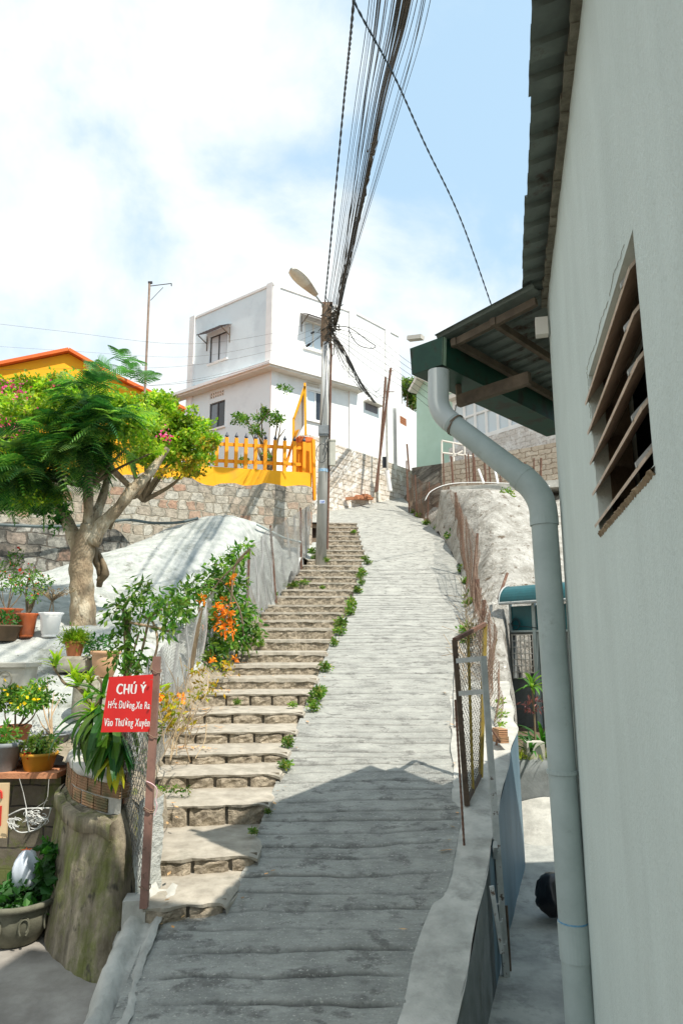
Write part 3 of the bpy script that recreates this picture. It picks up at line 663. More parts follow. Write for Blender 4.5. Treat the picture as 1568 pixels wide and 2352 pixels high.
tag(wall_strip(SW2, 0, L2*1.6, lambda u: 0, lambda u: SW2.uv(330, 1215)[1]-.2*u/L2-1.2*max(0, .6-u)+.03*math.sin(u*7), M_rub2, 'rubble_terrace_wall', n=40), 'low dark mossy rubble wall behind the tree trunk below the hose', 'stone wall')
hp = [pt(-40, 1203, 13.9), pt(60, 1208, 14.3), pt(150, 1209, 14.9), pt(215, 1204, 15.3), pt(290, 1194, 15.9), pt(350, 1201, 16.3), pt(410, 1200, 16.2), pt(455, 1190, 16.4)]
mb = MB(); mb.tube(smooth_path(hp, 6), .035, 8); tag(mb.build('hose', M_hose, smooth=True), 'long black hose pipe lying along the rubble wall behind the tree', 'hose')
hp = [pt(590, 1205, 18.1), pt(625, 1222, 18.5), pt(655, 1236, 18.9), pt(690, 1245, 19.6)]
mb = MB(); mb.tube(smooth_path(hp, 6), .03, 8); tag(mb.build('water_pipe', M_pipe, smooth=True), 'short grey water pipe running down behind the wire fence at the white rock', 'pipe')

# ================================================================== ROUNDED RETAINING WALL (front left)
t = thing('curved_retaining_wall', 'mossy brown rounded concrete retaining wall topped with ridged bricks beside the red sign', 'retaining wall', (-1.9, 5.1, -2.2))
plan = smooth_path([(-2.46, 6.35, 0), (-2.42, 5.95, 0), (-2.27, 5.66, 0), (-2.10, 5.34, 0), (-1.82, 5.04, 0), (-1.57, 4.86, 0), (-1.45, 4.93, 0), (-1.42, 5.15, 0)], 7)
def plan_off(P, d):
    T = np.gradient(P, axis=0); T = unit(T); Nn = np.stack([T[:, 1], -T[:, 0], 0*T[:, 0]], 1); return P-Nn*d   # inwards (uphill)
topz = lambda k: -1.20+(-.02 if k < len(plan)*.72 else -.55*((k/len(plan)-.72)/.28)**1.2)
inner = np.array([-1.75, 9.5, 0.])
def toward(P, d):
    v = unit(inner-P); return P+v*d
mb = MB(); rows = []; nv = 26
for a in range(nv):
    v = a/(nv-1); row = []
    for k, p in enumerate(plan):
        q = toward(p, .02+.16*v); z = -2.25+(topz(k)+2.25)*v
        dsp = .018*noise2(k*.35, v*4, 30)+.010*noise2(k*1.3, v*9, 31)+.008*rs.normal()*0.5; q = toward(q, dsp); row.append((q[0], q[1], z))
    rows.append(row)
rows.append([tuple(toward(np.array(r), .5)) for r in rows[-1]])
mb.grid(rows); mb.build('wall_face', M_moss, t, smooth=True)
K1 = int(len(plan)*.66)
mb = MB(); rows = []
for dz, off in ((-.12, .20), (-.115, .125), (-.015, .12), (0, .20)):
    rows.append([tuple(toward(p, off+.02*math.sin(k*.5))+np.array([0, 0, -1.19+dz+.012*math.sin(k*.7)])) for k, p in enumerate(plan[2:K1+3])])
mb.grid(rows); mb.build('ledge', M_moss, t, smooth=True)
bp2 = np.array([toward(p, .27) for p in plan[:K1+4]]); seg = np.concatenate([[0], np.cumsum(np.linalg.norm(np.diff(bp2, axis=0), axis=1))])
def at_s(P, seg, x): return np.array([np.interp(x, seg, P[:, i]) for i in range(3)])
mb = MB(); mo = MB()
for c in range(2):
    x = .10*c
    while x < seg[-1]-.1:
        a = at_s(bp2, seg, x+.006); b = at_s(bp2, seg, min(x+.19+rs.uniform(-.03, .01), seg[-1])); d = unit(b-a); nn = np.array([d[1], -d[0], 0]); 
        if nn @ (inner-a) > 0: nn = -nn
        z0 = -1.18+c*.105
        mb.hexa([a+nn*0+[0, 0, z0], b+[0, 0, z0], a-nn*.1+[0, 0, z0], b-nn*.1+[0, 0, z0], a+[0, 0, z0+.093], b+[0, 0, z0+.093], a-nn*.1+[0, 0, z0+.093], b-nn*.1+[0, 0, z0+.093]])
        x += .212
bo = mb.build('brick_coping', M_ridge, t)
mb = MB(); rows = []
for off, z in ((.285, -1.19), (.285, -.975), (.25, -.965), (.27, -.925), (.34, -.90), (.5, -.92), (.7, -1.0)):
    rows.append([tuple(toward(p, off)+np.array([0, 0, z+.01*math.sin(k*.9+z*30)])) for k, p in enumerate(plan[:K1+4])])
mb.grid(rows); mb.build('mortar_cap', M_cem, t, smooth=True)

# block wall at the far left, with plank shelf
azb = PI/2+.0
BWf = Facade(-9.0, 6.3, PI/2)
M_cind = brickmat('dark concrete blocks', PI/2, (.17, .145, .105), (.12, .105, .075), (.04, .035, .028), .3, .17, .008, patch=((.10, .115, .03), 3.0, .52))
t = thing('block_wall', 'dark mossy concrete block wall in the yard behind the hanging wire basket', 'wall', (-4.0, 6.4, -2.2))
mb = MB(); mb.box((-5.5, 6.42, -1.68), (6.1, .22, 1.1)); mb.build('blockwork', M_cind, t)
mb = MB(); mb.box((-5.48, 6.36, -1.105), (6.1, .40, .045)); mb.build('coping_slab', M_brickc, t)

# kerb wall on the right of the ramp (wall top follows the ramp)
t = thing('ramp_retaining_wall', 'blue grey painted concrete retaining wall with pale cement top along the right of the ramp', 'retaining wall', (1.2, 6, -2.55))
edge = [(.20, 2.6, -2.12), (.42, 3.3, -2.08), (.62, 4.12, -1.99), (.835, 4.75, -1.86), (1.065, 5.45, -1.70), (1.245, 6.0, -1.56), (1.415, 6.5, -1.44), (1.62, 7.1, -1.29), (1.83, 7.7, -1.14), (2.03, 8.25, -1.01), (2.10, 8.6, -.93), (2.2, 9.1, -.82), (2.33, 9.7, -.67), (2.42, 10.2, -.55)]
eg = smooth_path(edge, 6); rows = []
for i, e in enumerate(eg):
    xin = XRf(e[1])-.07; z0 = zr(e[1]); row = []; wv = .006*math.sin(i*.5)
    for k in range(7):
        u = k/6; x = xin+.012*math.sin(i*.6)+(e[0]+wv-xin)*u
        row.append((x, e[1], z0-.008+(e[2]+.035-z0)*min(1, u*2.2)+.012*noise2(x*6, e[1]*6, 40)))
    rows.append(row)
mb = MB(); mb.grid(rows); mb.build('cement_top', M_cem, t, smooth=True)
def face(lo, hi, mat, nm):
    rows = []
    for i, e in enumerate(eg):
        if not (lo <= e[1] <= hi): continue
        if lo > 8: rows.append([(e[0]+.006*math.sin(i*.5), e[1], (e[2]+.03)*(1-v)+(-1.7)*v) for v in np.linspace(0, 1, 6)]); continue
        wv = .006*math.sin(i*.5)
        rows.append([(e[0]+wv+(.02*v)+.008*noise2(i*.2, v*3, 41)*v, e[1], (e[2]+.03)*(1-v)+(-2.58)*v) for v in np.linspace(0, 1, 10)])
    if 8.5 < hi < 9:
        p = np.array(rows[-1]); rows.append((p+[-.04, .05, 0]).tolist()); rows.append((p+[-.5, .1, 0]).tolist())
    mb = MB(); mb.grid(rows); mb.build(nm, mat, t, smooth=True)
face(0, 5.72, M_graycem, 'grey_face'); face(5.45, 8.62, M_blue, 'blue_face'); face(8.6, 11, M_cem, 'rear_face')
# ================================================================== HOUSE ON THE RIGHT
A1 = math.radians(13.4); C1 = (1.32, 4.05)
RW = Facade(C1[0], C1[1], A1); R2 = Facade(C1[0], C1[1], math.radians(43.3))
house = thing('grey_house', 'pale grey green house wall filling the right edge with louvre window and rusty eave', 'house', (1.4, 3.9, -2.5))
hole = (-2.60, -1.64, .405, 1.005)
mb = MB(); RW.wall(mb, -9, 0, -2.6, 2.16, [hole], .15)
mb.add([RW.p(0, -2.6), R2.p(3.0, -2.6, 0), R2.p(3.0, 2.16, 0), RW.p(0, 2.16)], [(0, 1, 2, 3)])
mb.add([R2.p(3.0, -2.6, 0), R2.p(3.0, -2.6, 0)+[4, .4, 0], R2.p(3.0, 2.16, 0)+[4, .4, 0], R2.p(3.0, 2.16, 0)], [(0, 1, 2, 3)])  # unseen side walls, lengthened and angled to shade the blue wall face
mb.add([RW.p(.07, 2.165), R2.p(3.0, 2.165), R2.p(3.0, 2.165)+[4, .4, 0], RW.p(.07, 2.165, -5.5)], [(0, 1, 2, 3)])  # unseen roof cover added to keep the sun off the alley
inn = lambda u, z, d: RW.p(u, z, -d)
mb.add([inn(-9, -2.6, 0), inn(-9, -2.6, 6), inn(-9, 2.16, 6), inn(-9, 2.16, 0)], [(0, 1, 2, 3)])
mb.add([inn(-9, -2.6, 6), inn(3.6, -2.6, 6), inn(3.6, 2.16, 6), inn(-9, 2.16, 6)], [(0, 1, 2, 3)])
mb.build('wall', M_grayw, house)
mb = MB(); RW.box(mb, -2.9, -1.3, .1, 1.3, -.17, -1.2); mb.V[-1] = mb.V[-1]
# painted room shade behind the blades: near-black lining in place of shade, open towards the window
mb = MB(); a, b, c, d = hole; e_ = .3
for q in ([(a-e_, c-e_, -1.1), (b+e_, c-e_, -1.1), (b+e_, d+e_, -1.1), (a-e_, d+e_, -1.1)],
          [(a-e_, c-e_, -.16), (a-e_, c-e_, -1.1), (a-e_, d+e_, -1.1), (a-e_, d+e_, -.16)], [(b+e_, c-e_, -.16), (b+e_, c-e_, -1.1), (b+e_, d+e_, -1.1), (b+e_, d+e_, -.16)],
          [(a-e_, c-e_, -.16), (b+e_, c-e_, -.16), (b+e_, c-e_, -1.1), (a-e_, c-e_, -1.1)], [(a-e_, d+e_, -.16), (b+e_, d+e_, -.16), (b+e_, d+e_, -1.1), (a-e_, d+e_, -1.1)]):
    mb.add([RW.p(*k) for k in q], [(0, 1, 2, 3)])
mb.build('room_shade_lining', M_roomshade, house)

mb = MB()
RW.box(mb, a, a+.02, c, d, -.05, -.13); RW.box(mb, b-.02, b, c, d, -.05, -.13); RW.box(mb, a, b, d-.015, d+.0, -.04, -.13)
wf = mb.build('louvre_window', M_wood, house)
hgt = (d-c)/5
for k in range(5):
    z0 = c+hgt*k+.028; mb = MB()
    # blade tilted: outer edge low
    P = []
    for (w_, z_) in ((.014, z0-.014), (.016, z0-.004), (-.060, z0+.088), (-.062, z0+.078)):
        P.append((w_, z_))
    mb.prism([RW.p(a+.004, z_, w_) for w_, z_ in P], RW.d*(b-a+.012+.006*k))
    mb.build('blade', M_slat, wf)
    mb = MB(); mb.prism([RW.p(a+.10, z_+(.006), w_) for w_, z_ in ((.018, z0-.012), (.020, z0+.001), (-.04, z0+.068), (-.045, z0+.055))], RW.d*.014); mb.build('clip', M_silver, wf)
mb = MB(); rows = []
for k in range(90):
    u = a-.01+(b-a+.01)*k/89; dn = .016+.010*abs(noise2(u*22, 1, 80))+.006*abs(math.sin(u*90))+rs.uniform(0, .004); rr_ = rs.normal()*.002
    rows.append([RW.p(u, c+.004, -.05), RW.p(u, c-.002+rr_, -.004), RW.p(u, c-dn*.5, .010+rr_), RW.p(u, c-dn, .0015), RW.p(u, c-dn-.003, -.01)])
mb.grid(rows)
mb.build('chipped_mortar', M_brickc if False else pm('raw mortar', (.36, .27, .17), (.22, .16, .10), s=18, bump=1), house)
mb = MB(); cr_ = []
for k in range(34):
    v = k/33; cr_.append(RW.p(b+.018+.005*math.sin(k*.7)+rs.normal()*.002, .84+(1.035-.84)*v, .0015))
for k in range(30): cr_.append(RW.p(b+.015-(b-a+.0)*(k+1)/30*.9, 1.035+.006*math.sin(k*.6)+rs.normal()*.002, .0015))
mb.tube(np.array(cr_)+rs.normal(size=(len(cr_), 3))*.0015, .0008, 4); mb.build('plaster_crack', M_moss, house)

# corrugated main roof, seen from below
def rib(u): 
    t = (u/.165) % 1.0
    return .022*min(1, max(0, min(t, 1-t)*7-.6)) if t < 10 else 0
mb = MB(); us = np.arange(-9.0, .07, .0118); rows = []
rise = math.tan(math.radians(13))
ws = [.16, .1, 0.0, -.3, -2, -5.5]
jag = {}
for u in us:
    k = int((u+9)/.66); j = jag.setdefault(k, rs.uniform(-.008, .008)); row = []
    for q_, w_ in enumerate(ws):
        w2 = w_+(j if q_ == 0 else 0)
        row.append(RW.p(u, 2.175+rise*(.16-w_)+.024*(1 if ((u/.165) % 1) > .5 else 0)*1.0-.006*((u/.66) % 1), w2))
    rows.append(row)
mb.grid(rows); up = [[np.asarray(p)+np.array([0, 0, .004]) for p in r] for r in rows]; mb.grid(up)
mb.build('roof_sheet', M_roofsh, house)
mb = MB()
for k in range(60):
    u = -4.2+k*.072; mb.box(RW.p(u, 2.168+rs.normal()*.006, .012), (.035+rs.uniform(0, .02), .075, .018+rs.uniform(0, .014)), rz=-A1)
mb.build('eave_mortar', pm('eave mortar', (.24, .23, .18), (.13, .12, .09), s=16, bump=1), house)
# unseen block added above the eave to shade the yard and curved wall
mb = MB(); mb.hexa([RW.p(u, z, w_) for z in (2.2, 5.4) for w_ in (-.6, -5.5) for u in (-9, -1.95)]); mb.build('shade_block', M_grayw, house)
mb = MB(); RW.box(mb, -9.2, -1.85, 5.405, 5.48, -.5, -5.7); mb.build('shade_block_top', M_roofsh, house)
# small cement block where the lower roof meets the corner
mb = MB(); q0 = pt(1243, 752, 3.98); mb.box(q0, (.075, .06, .115), rz=-A1); mb.build('beam_end', M_under, house)

# canopy with green gutter on the side wall
HT = pt(1017, 774, 4.35); HB = pt(1011, 837, 4.35); gd = R2.d; gn = R2.n     # gn points to the wall
EP = Facade(HT[0], HT[1], math.atan2(-gn[0], -gn[1]))
wg = abs(EP.uv(942, 786)[0]); hg = HT[2]-HB[2]
can = thing('side_canopy', 'low corrugated canopy with dark timber bearers beside the house corner', 'canopy', (HT[0]+.4, HT[1], HB[2]-.1))
wallD = abs((np.array([C1[0], C1[1], 0])-HT) @ gn); LC = .95
pR = lambda t, s_, z: np.array([HT[0], HT[1], 0])+gd*t+gn*s_+np.array([0, 0, z])   # t along the gutter, s from the gutter to the wall
zt = HT[2]; zw = pt(1250, 692, 4.03)[2]
mb = MB(); rows = []
for t in np.arange(-.03, LC+1.2, .0105):
    rows.append([pR(t, s_, zt+.01+(zw-zt)*s_/wallD+.016*(1 if (t/.13) % 1 > .5 else 0)) for s_ in (-.05, .1, .4, wallD+.02)])
mb.grid(rows); mb.grid([[p+np.array([0, 0, .003]) for p in r] for r in rows]); mb.build('roof_sheet', M_roofsh, can)
mb = MB(); mb.beam(pR(.06, .03, zt-.045), pR(.06, wallD, zw-.05), .035, .05); mb.build('rafter', M_wood, can)
for s_ in (.06, wallD*.55):
    mb = MB(); mb.beam(pR(.03, s_, zt-.05+(zw-zt)*s_/wallD), pR(LC+1, s_, zt-.05+(zw-zt)*s_/wallD), .035, .05); mb.build('purlin', M_wood, can)
A_ = pt(1052, 922, 4.72); B_ = A_+gn*(wallD*.86); B_[2] = pt(1232, 868, B_[1])[2]
mb = MB(); mb.beam(A_, B_, .045, .085); mb.beam(A_+gd*.01+[0, 0, .0], A_+np.array([0, 0, .28]), .035, .045); mb.build('bracket', M_wood, can)
q0 = pt(938, 778, 4.62); mb = MB(); mb.beam(q0, q0+gn*.10+[0.02, 0, -.02], .05, .03); mb.build('batten_end', M_under, can)

gut = thing('box_gutter', 'dark green sheet metal box gutter with riveted end plate under the canopy edge', 'gutter', (HT[0], HT[1], HB[2]))
gp = lambda t, s_, z: pR(t, s_, z)
zb = HB[2]; mb = MB(); tk = .004; ins = .012; Lg = 2.0
out_t, out_b, in_t, in_b = gp(0, -wg, zt+.0), gp(0, -wg+ins, zb), gp(0, 0, zt), gp(0, -ins, zb)
for (p, q) in ((out_t, out_b), (out_b, in_b), (in_b, in_t)):
    nrm_ = unit(np.cross(q-p, gd))*tk
    mb.hexa([p, q, p+gd*Lg, q+gd*Lg, p+nrm_, q+nrm_, p+gd*Lg+nrm_, q+gd*Lg+nrm_])
mb.build('trough', M_green, gut)
mb = MB(); mb.prism([out_t-gd*.004, in_t-gd*.004, in_b-gd*.004, out_b-gd*.004], -gd*.004); mb.build('end_plate', M_green, gut)
mb = MB(); mb.prism([in_t-gd*.009+gn*.001, in_t+gn*.002-gd*.009+gn*.0, in_b+gn*.002-gd*.009, in_b-gn*.0-gd*.009], -gd*.0+gn*.0-gd*.0003)
mb.prism([in_t+gn*.004, in_t+gn*.004+gd*.032, in_b+gn*.004+gd*.032, in_b+gn*.004], gn*.003)
mb.build('corner_strip', pm('pale green strip', (.30, .42, .30), (.24, .34, .24), s=8, rough=.5), gut)
mb = MB()
for v in (.12, .5, .85):
    p = in_t*(1-v)+in_b*v+gn*.008+gd*.016; mb.box(p, (.006, .006, .006))
mb.build('rivet', M_silver, gut)
# downpipe
pipe = thing('downpipe', 'thick grey plastic rain pipe bending from the green gutter down the house corner', 'pipe', (1.0, 3.4, -2.5))
pa = pt(1007, 872, 4.42); R_p = .0665
P0 = pa.copy(); P0[2] += .06; P1 = pt(1006, 918, 4.42); P2 = pt(1045, 958, 4.32); P3 = pt(1213, 1092, 4.08); P4 = pt(1244, 1132, 4.02)
sh = np.array([P1+(0, 0, .0), P1*.65+P2*.35-np.array([.012, 0, .012]), P2])
def elbow(p0, p1, p2, k=7): return [(1-t)**2*p0+2*t*(1-t)*p1+t*t*p2 for t in np.linspace(0, 1, k)]
X1 = np.array([P1[0], P1[1], P2[2]+.02]);
mb = MB(); c1_ = P1*1.0; corner1 = P1+np.array([0, 0, -.10]); dirD = unit(P3-corner1)
mb.tube([P0]+elbow(P1+np.array([0, 0, .0]), corner1, corner1+dirD*.13), R_p*1.08, 28, cap=False); mb.build('upper_elbow', pm('pale pvc', (.52, .56, .55), (.46, .50, .49), s=4, rough=.45, c3=(.36, .40, .38), s3=4, spec=.45), pipe, smooth=True)
corner2 = P4.copy()
mb = MB(); mb.tube([corner1+dirD*.115, corner2-unit(corner2-corner1)*.10], [R_p, .0765], 28, cap=False); mb.build('slanted_pipe', M_pipe, pipe, smooth=True)
PB = pt(1336, 2400, 3.95); R_v = .0765; dv = unit(PB-corner2)
dd = unit(corner2-corner1)
mb = MB(); mb.tube(elbow(corner2-dd*.16, corner2, corner2+dv*.13, 9)+[corner2+dv*.17], R_v*1.07, 28, cap=False); mb.build('lower_elbow', M_pipe, pipe, smooth=True)
mb = MB(); mb.tube([corner2+dv*.15, corner2+dv*1.7, PB, PB+dv*.25], R_v, 28, cap=False); mb.build('vertical_pipe', M_pipe, pipe, smooth=True)
for c_s, d_s, nm_ in ((corner1+dirD*.10, dirD, 'socket'), (corner2-dd*.19, dd, 'socket'), (corner2+dv*.15, dv, 'socket')):
    r0_ = .071 if c_s is not None and d_s is dirD else .0835
    mb = MB(); mb.tube([c_s, c_s+d_s*.05], r0_, 28); mb.build(nm_, M_pipe, pipe)
for yq0, yq1, rr, nm in ((1768, 1777, 1.10, 'clamp'), (2118, 2204, 1.07, 'coupling')):
    L_v = np.linalg.norm(PB-corner2)
    def onp(yq):
        lo, hi = 0, L_v+.5
        for _ in range(40):
            mid = (lo+hi)/2; p = corner2+dv*mid
            if p[2]/p[1] > ray(1280, yq)[1]: lo = mid
            else: hi = mid
        return corner2+dv*lo
    mb = MB(); mb.tube([onp(yq0), onp(yq1)], R_v*rr, 28, cap=True); mb.build(nm, M_pipe, pipe, smooth=False)
mb = MB(); p = onp(2113); mb.tube([p, p-dv*.004*-1-np.array([0, 0, .004])], R_v*1.015, 28); mb.build('blue_tape', pm('blue tape', (.05, .22, .42), (.2, .35, .45), s=40), pipe)
wt = corner1+dirD*.15; ringp = []
for k in range(30):
    a_ = k/29*4*PI; s1 = unit(np.cross(dirD, [0, 0, 1.])); s2 = np.cross(s1, dirD)
    ringp.append(wt+dirD*(.02*k/29+.004*math.sin(k))+(s1*math.cos(a_)+s2*math.sin(a_))*(R_p*1.11))
ringp.append(A_+np.array([0, 0, .02]))
mb = MB(); mb.tube(np.array(ringp), .0028, 5); mb.build('tie_wire', M_rustwire, pipe)

# ================================================================== GATE, POSTS AND REBAR ON THE RIGHT
g0b, g0t = G(1072, 1855), pt(1043, 1470, 6.45); g0b[2] += .02; g1b, g1t = pt(1103, 1785, 7.0), pt(1113, 1433, 6.95)
gate = thing('mesh_gate', 'rusty iron framed wire mesh gate standing open at the right edge of the ramp', 'gate', tuple(g0b))
mb = MB(); mb.beam(g0b, g0t, .045, .045); mb.build('stile', M_gateb, gate)
mb = MB(); mb.beam(g1b, g1t, .04, .04); mb.build('stile', M_gatey, gate)
mb = MB(); mb.beam(g0t, g1t+[0, 0, .0], .04, .035); mb.build('top_rail', M_rust, gate)
mb = MB(); mb.beam(g0b+[0, 0, .03], g1b+[0, 0, .02], .03, .03); mb.build('bottom_rail', M_gateb, gate)
mb = MB(); k = .42; mb.beam(g0b*(1-k)+g1b*k, g0t*(1-k)+g1t*k, .022, .03); mb.build('middle_bar', M_gatey, gate)
mb = MB(); chain(mb, g0b, g1b, g0t, g1t, cell=.045, r=.0028, seed=3, warp=.004); mb.build('wire_mesh', M_gmesh, gate)
pb, ptp = pt(1162, 2242, 5.82), pt(1109, 1508, 6.1)
post = thing('gate_post', 'tall chipped silver steel gate post standing in the alley with two crossbars', 'post', tuple(pb))
mb = MB(); mb.beam(pb, ptp, .042, .05, up=(1, 0, 0)); mb.build('upright', M_silver, post)
for (x0, y0, x1, y1) in ((1050, 1518, 1114, 1512), (1056, 1593, 1114, 1588)):
    mb = MB(); mb.beam(pt(x0, y0, 6.42), pt(x1, y1, 6.1), .035, .042); mb.build('crossbar', M_silver, post)
mb = MB(); mb.beam(pt(1135, 1965, 5.85), pt(1137, 1940, 5.7), .03, .05); mb.build('hook_bracket', M_silver, post)
mb = MB(); a_, b_ = pt(1172, 2250, 5.9), pt(1162, 2080, 5.95); mb.tube([a_, b_], .012, 8)
tag(mb.build('rebar_stake', M_gateb), 'short dark rusty bar stuck in the alley floor behind the silver post', 'metal bar')
t = thing('hinge_bar', 'short silver hinge bar with hooks fixed to the grey retaining wall face below the post', 'hinge', tuple(pt(1155, 2190, 5.1)))
a_, b_ = pt(1152, 2190, 5.18), pt(1128, 2035, 5.22); mb = MB(); mb.beam(a_, b_, .022, .03, up=(1, 0, 0)); mb.build('bar', M_silver, t)
for v in (.12, .45, .72):
    p = a_*(1-v)+b_*v; mb = MB(); mb.tube([p, p+[.03, -.01, .008], p+[.034, -.01, .03]], .005, 6); mb.build('hook', M_silver, t)
b0 = G(1066, 1945); mb = MB(); b1 = pt(1045, 1607, b0[1]); P = np.linspace(b0-[0, 0, .05], b1, 60); mb.tube(P, [.0105 if k % 2 else .0085 for k in range(60)], 8)
tag(mb.build('rebar_post', M_rust), 'ribbed rusty reinforcing bar standing upright in front of the mesh gate', 'metal bar')
# hollow bricks behind the post on the wall top
t = thing('hollow_brick_stack', 'two orange ridged hollow bricks on the cement wall top behind the post', 'bricks', tuple(pt(1150, 1702, 7.7)))
q0 = pt(1148, 1697, 7.75); mb = MB(); mb.box(q0+[0, 0, .0], (.10, .20, .07), rz=.25); mb.build('brick', M_ridge, t)
mb = MB(); mb.box(q0+[0.005, 0.02, .072], (.10, .19, .07), rz=.15); mb.build('brick', M_ridge, t)
mb = MB(); mb.tube([pt(1118, 1660, 7.3), pt(1142, 1695, 7.3), pt(1148, 1705, 7.3)], .01, 6); mb.tube([pt(1142, 1695, 7.3), pt(1139, 1712, 7.3)], .012, 6)
tag(mb.build('bent_rebar', M_rust), 'bent rusty rod resting beside the orange hollow bricks', 'metal bar')

# ================================================================== RIGHT ALLEY END: mound, planter, bag, plants
mb = MB(); rows = []
for i in range(18):
    rows.append([])
    for j in range(18):
        u, v = i/17, j/17; x = 1.95+1.5*u; y = 8.0+1.5*v; h = .55*math.sin(PI*min(1, .08+v*.5))**1.5*(.65+.35*math.sin(PI*u))
        rows[-1].append((x, y, -2.62+.12*v+h*(v**.9)+.02*noise2(x*4, y*4, 50)))
mb.grid(rows); tag(mb.build('cement_mound', M_cem, smooth=True), 'pale rough cement mound sloping up at the end of the alley', 'mound')
mb = MB(); V = []
q0 = pt(1272, 1975, 6.9); q0[2] = -2.47; rows = []
for i in range(14):
    th_ = PI*i/13; rows.append([])
    for j in range(22):
        ph_ = 2*PI*j/22; r_ = .17*math.sin(th_)**.8*(1+.14*math.sin(ph_*5+th_*3)+.05*rs.normal()); z = .15*(1-math.cos(th_))*(1 if th_ < 2 else 1.25)
        rows[-1].append((q0[0]+r_*math.cos(ph_), q0[1]+r_*math.sin(ph_), q0[2]+z))
    rows[-1].append(rows[-1][0])
mb.grid(rows); tag(mb.build('rubbish_bag', M_bag, smooth=True), 'tied black plastic rubbish bag on the alley floor behind the downpipe', 'bag')
t = thing('planter_wall', 'grey stained cement planter wall at the end of the alley behind the downpipe', 'planter', (2.9, 9.3, -2.5))
mb = MB(); rows = []
for v in np.linspace(0, 1, 8): rows.append([(2.25+.06*v+1.9*u, 9.45+.03*noise2(u*4, v*3, 3)+.1*(1-u), -2.6+1.08*v) for u in np.linspace(0, 1, 14)])
rows.append([(p[0], p[1]+.2, p[2]) for p in rows[-1]]); mb.grid(rows); mb.build('wall_face', M_graycem, t, smooth=True)
mb = MB(); mb.box((2.62, 9.75, -1.42), (.24, .2, .24)); mb.build('white_block', M_stonel, t)
mb = MB()
for i in range(60):
    c = (rs.uniform(2.3, 3.3), rs.uniform(9.55, 10.3), -1.53); straps(mb, c, 10, .16, .008, elev=(.5, 1.5), droop=.6, seg=3)
st(tag(mb.build('grass', leafmat('grass blades', [(.12, .22, .02), (.25, .33, .03), (.35, .36, .05)], .4)), 'sunlit yellow green grass in the planter behind the downpipe', 'grass'), 'stuff')
def strap_plant(nm, label, base, n, L, wd, mat, stem_h=.1, elev=(.4, 1.4), cat='plant', droop=.9):
    t = thing(nm, label, cat, tuple(base)); mb = MB(); top = np.asarray(base)+[0, 0, stem_h]
    mb.tube([np.asarray(base)-[0, 0, .03], np.asarray(base)+[.01, 0, stem_h*.5], top], .014, 6); mb.build('stem', M_bark2, t)
    mb = MB(); straps(mb, top, n, L, wd, elev=elev, droop=droop); mb.build('leaf_cluster', mat, t); return t
cp = pt(1225, 1650, 9.9); t = strap_plant('cordyline_plant', 'slender leafy plant with purple lower leaves growing above the planter', (cp[0], 9.9, -1.53), 20, .34, .045, L_vine, stem_h=cp[2]+1.53+.42, elev=(.1, 1.4), droop=.8)
mb = MB(); blob(mb, (cp[0], 9.9, cp[2]+.18), (.16, .13, .10), 60, .09, asp=.3); mb.build('wilted_leaves', leafmat('purple wilted leaves', [(.16, .05, .06), (.28, .10, .10)], .2), t)
q0 = pt(1248, 1740, 10.2); strap_plant('spider_lily', 'clump of broad glossy green strap leaves beside the downpipe', (q0[0], 10.2, -1.53), 34, .62, .055, L_dark, stem_h=.06, elev=(.7, 1.5), droop=.9)
q0 = pt(1212, 1690, 9.7); strap_plant('strap_leaf_plant', 'smaller arching strap leaf plant left of the slender stem in the planter', (q0[0]+.03, 9.7, -1.53), 20, .45, .04, L_dark, stem_h=.05, elev=(.6, 1.5), droop=.9)
# ================================================================== RIGHT BANK: curb strip, boulder
def gg_(x, y): p = G(x, y); return p
CR = [np.array([XRf(Y)+.02, Y, zr(Y)+.02]) for Y in (8.2, 9.0, 10, 11, 12, 13, 14, 15, 16, 17, 18, 19, 20.5, 22, 23.6, 25, 26.8, 28.5)]
CR += [pt(*q) for q in [(1200, 1690, 8.8), (1165, 1690, 8.7), (1192, 1625, 9.5), (1168, 1578, 10.3), (1195, 1600, 10.2), (1172, 1520, 11.6), (1150, 1450, 13.0), (1140, 1385, 14.6), (1135, 1440, 13.2), (1100, 1395, 15.2), (1160, 1338, 16.0),
      (1225, 1335, 16.4), (1120, 1270, 17.6), (1200, 1270, 17.8), (1100, 1200, 19.6), (1175, 1200, 19.8), (1240, 1210, 20.0), (1080, 1130, 22.4), (1150, 1140, 22.4), (1060, 1170, 21.8), (1240, 1150, 22.6), (1010, 1122, 25), (1120, 1122, 23.6), (1300, 1130, 24)]]
CR += [np.array(q) for q in [(7, 17, 2), (8, 20, 3.6), (8, 24, 5.2), (4.0, 26, 5.4), (3.45, 26, zr(26)), (7, 27, 5.6)]]
hR = rbf(CR)
outR = [(8.5, 1.75), (9.5, 1.95), (10.2, 2.2), (10.6, 2.5), (11.6, 2.74), (13, 3.0), (14.2, 3.35), (15.4, 3.9), (16.0, 9)]
rows = []
for y in np.concatenate([np.arange(8.45, 16.4, .13), np.arange(16.4, 28, .17)]):
    x0 = XRf(y)-.03; x1 = interp(outR, y); x1 = max(x1, x0+.3) if y < 16 else 9.0; row = []
    n = 64
    for k in range(n):
        t = k/(n-7)
        if k <= n-7:
            x = x0+(x1-x0)*t**(1 if y < 16 else 1.5); z = hR(x, y); d = min(1, (x-x0)/.4)
            z += d*(.12*noise2(x*1.7, y*1.3, 60)+.07*noise2(x*5, y*4, 61)+.03*noise2(x*14, y*11, 63)); z = min(z, .228*y+.03*noise2(x*3, y, 64)); last = (x, y, z)
            row.append((x, y, z))
        else:
            j = (k-(n-7))/6; row.append((x1+.12*math.sin(j*PI/2)+.03*noise2(j*3, y*3, 62), y+.0, last[2]*(1-j**1.4)+(-1.7)*j**1.4))
    rows.append(row)
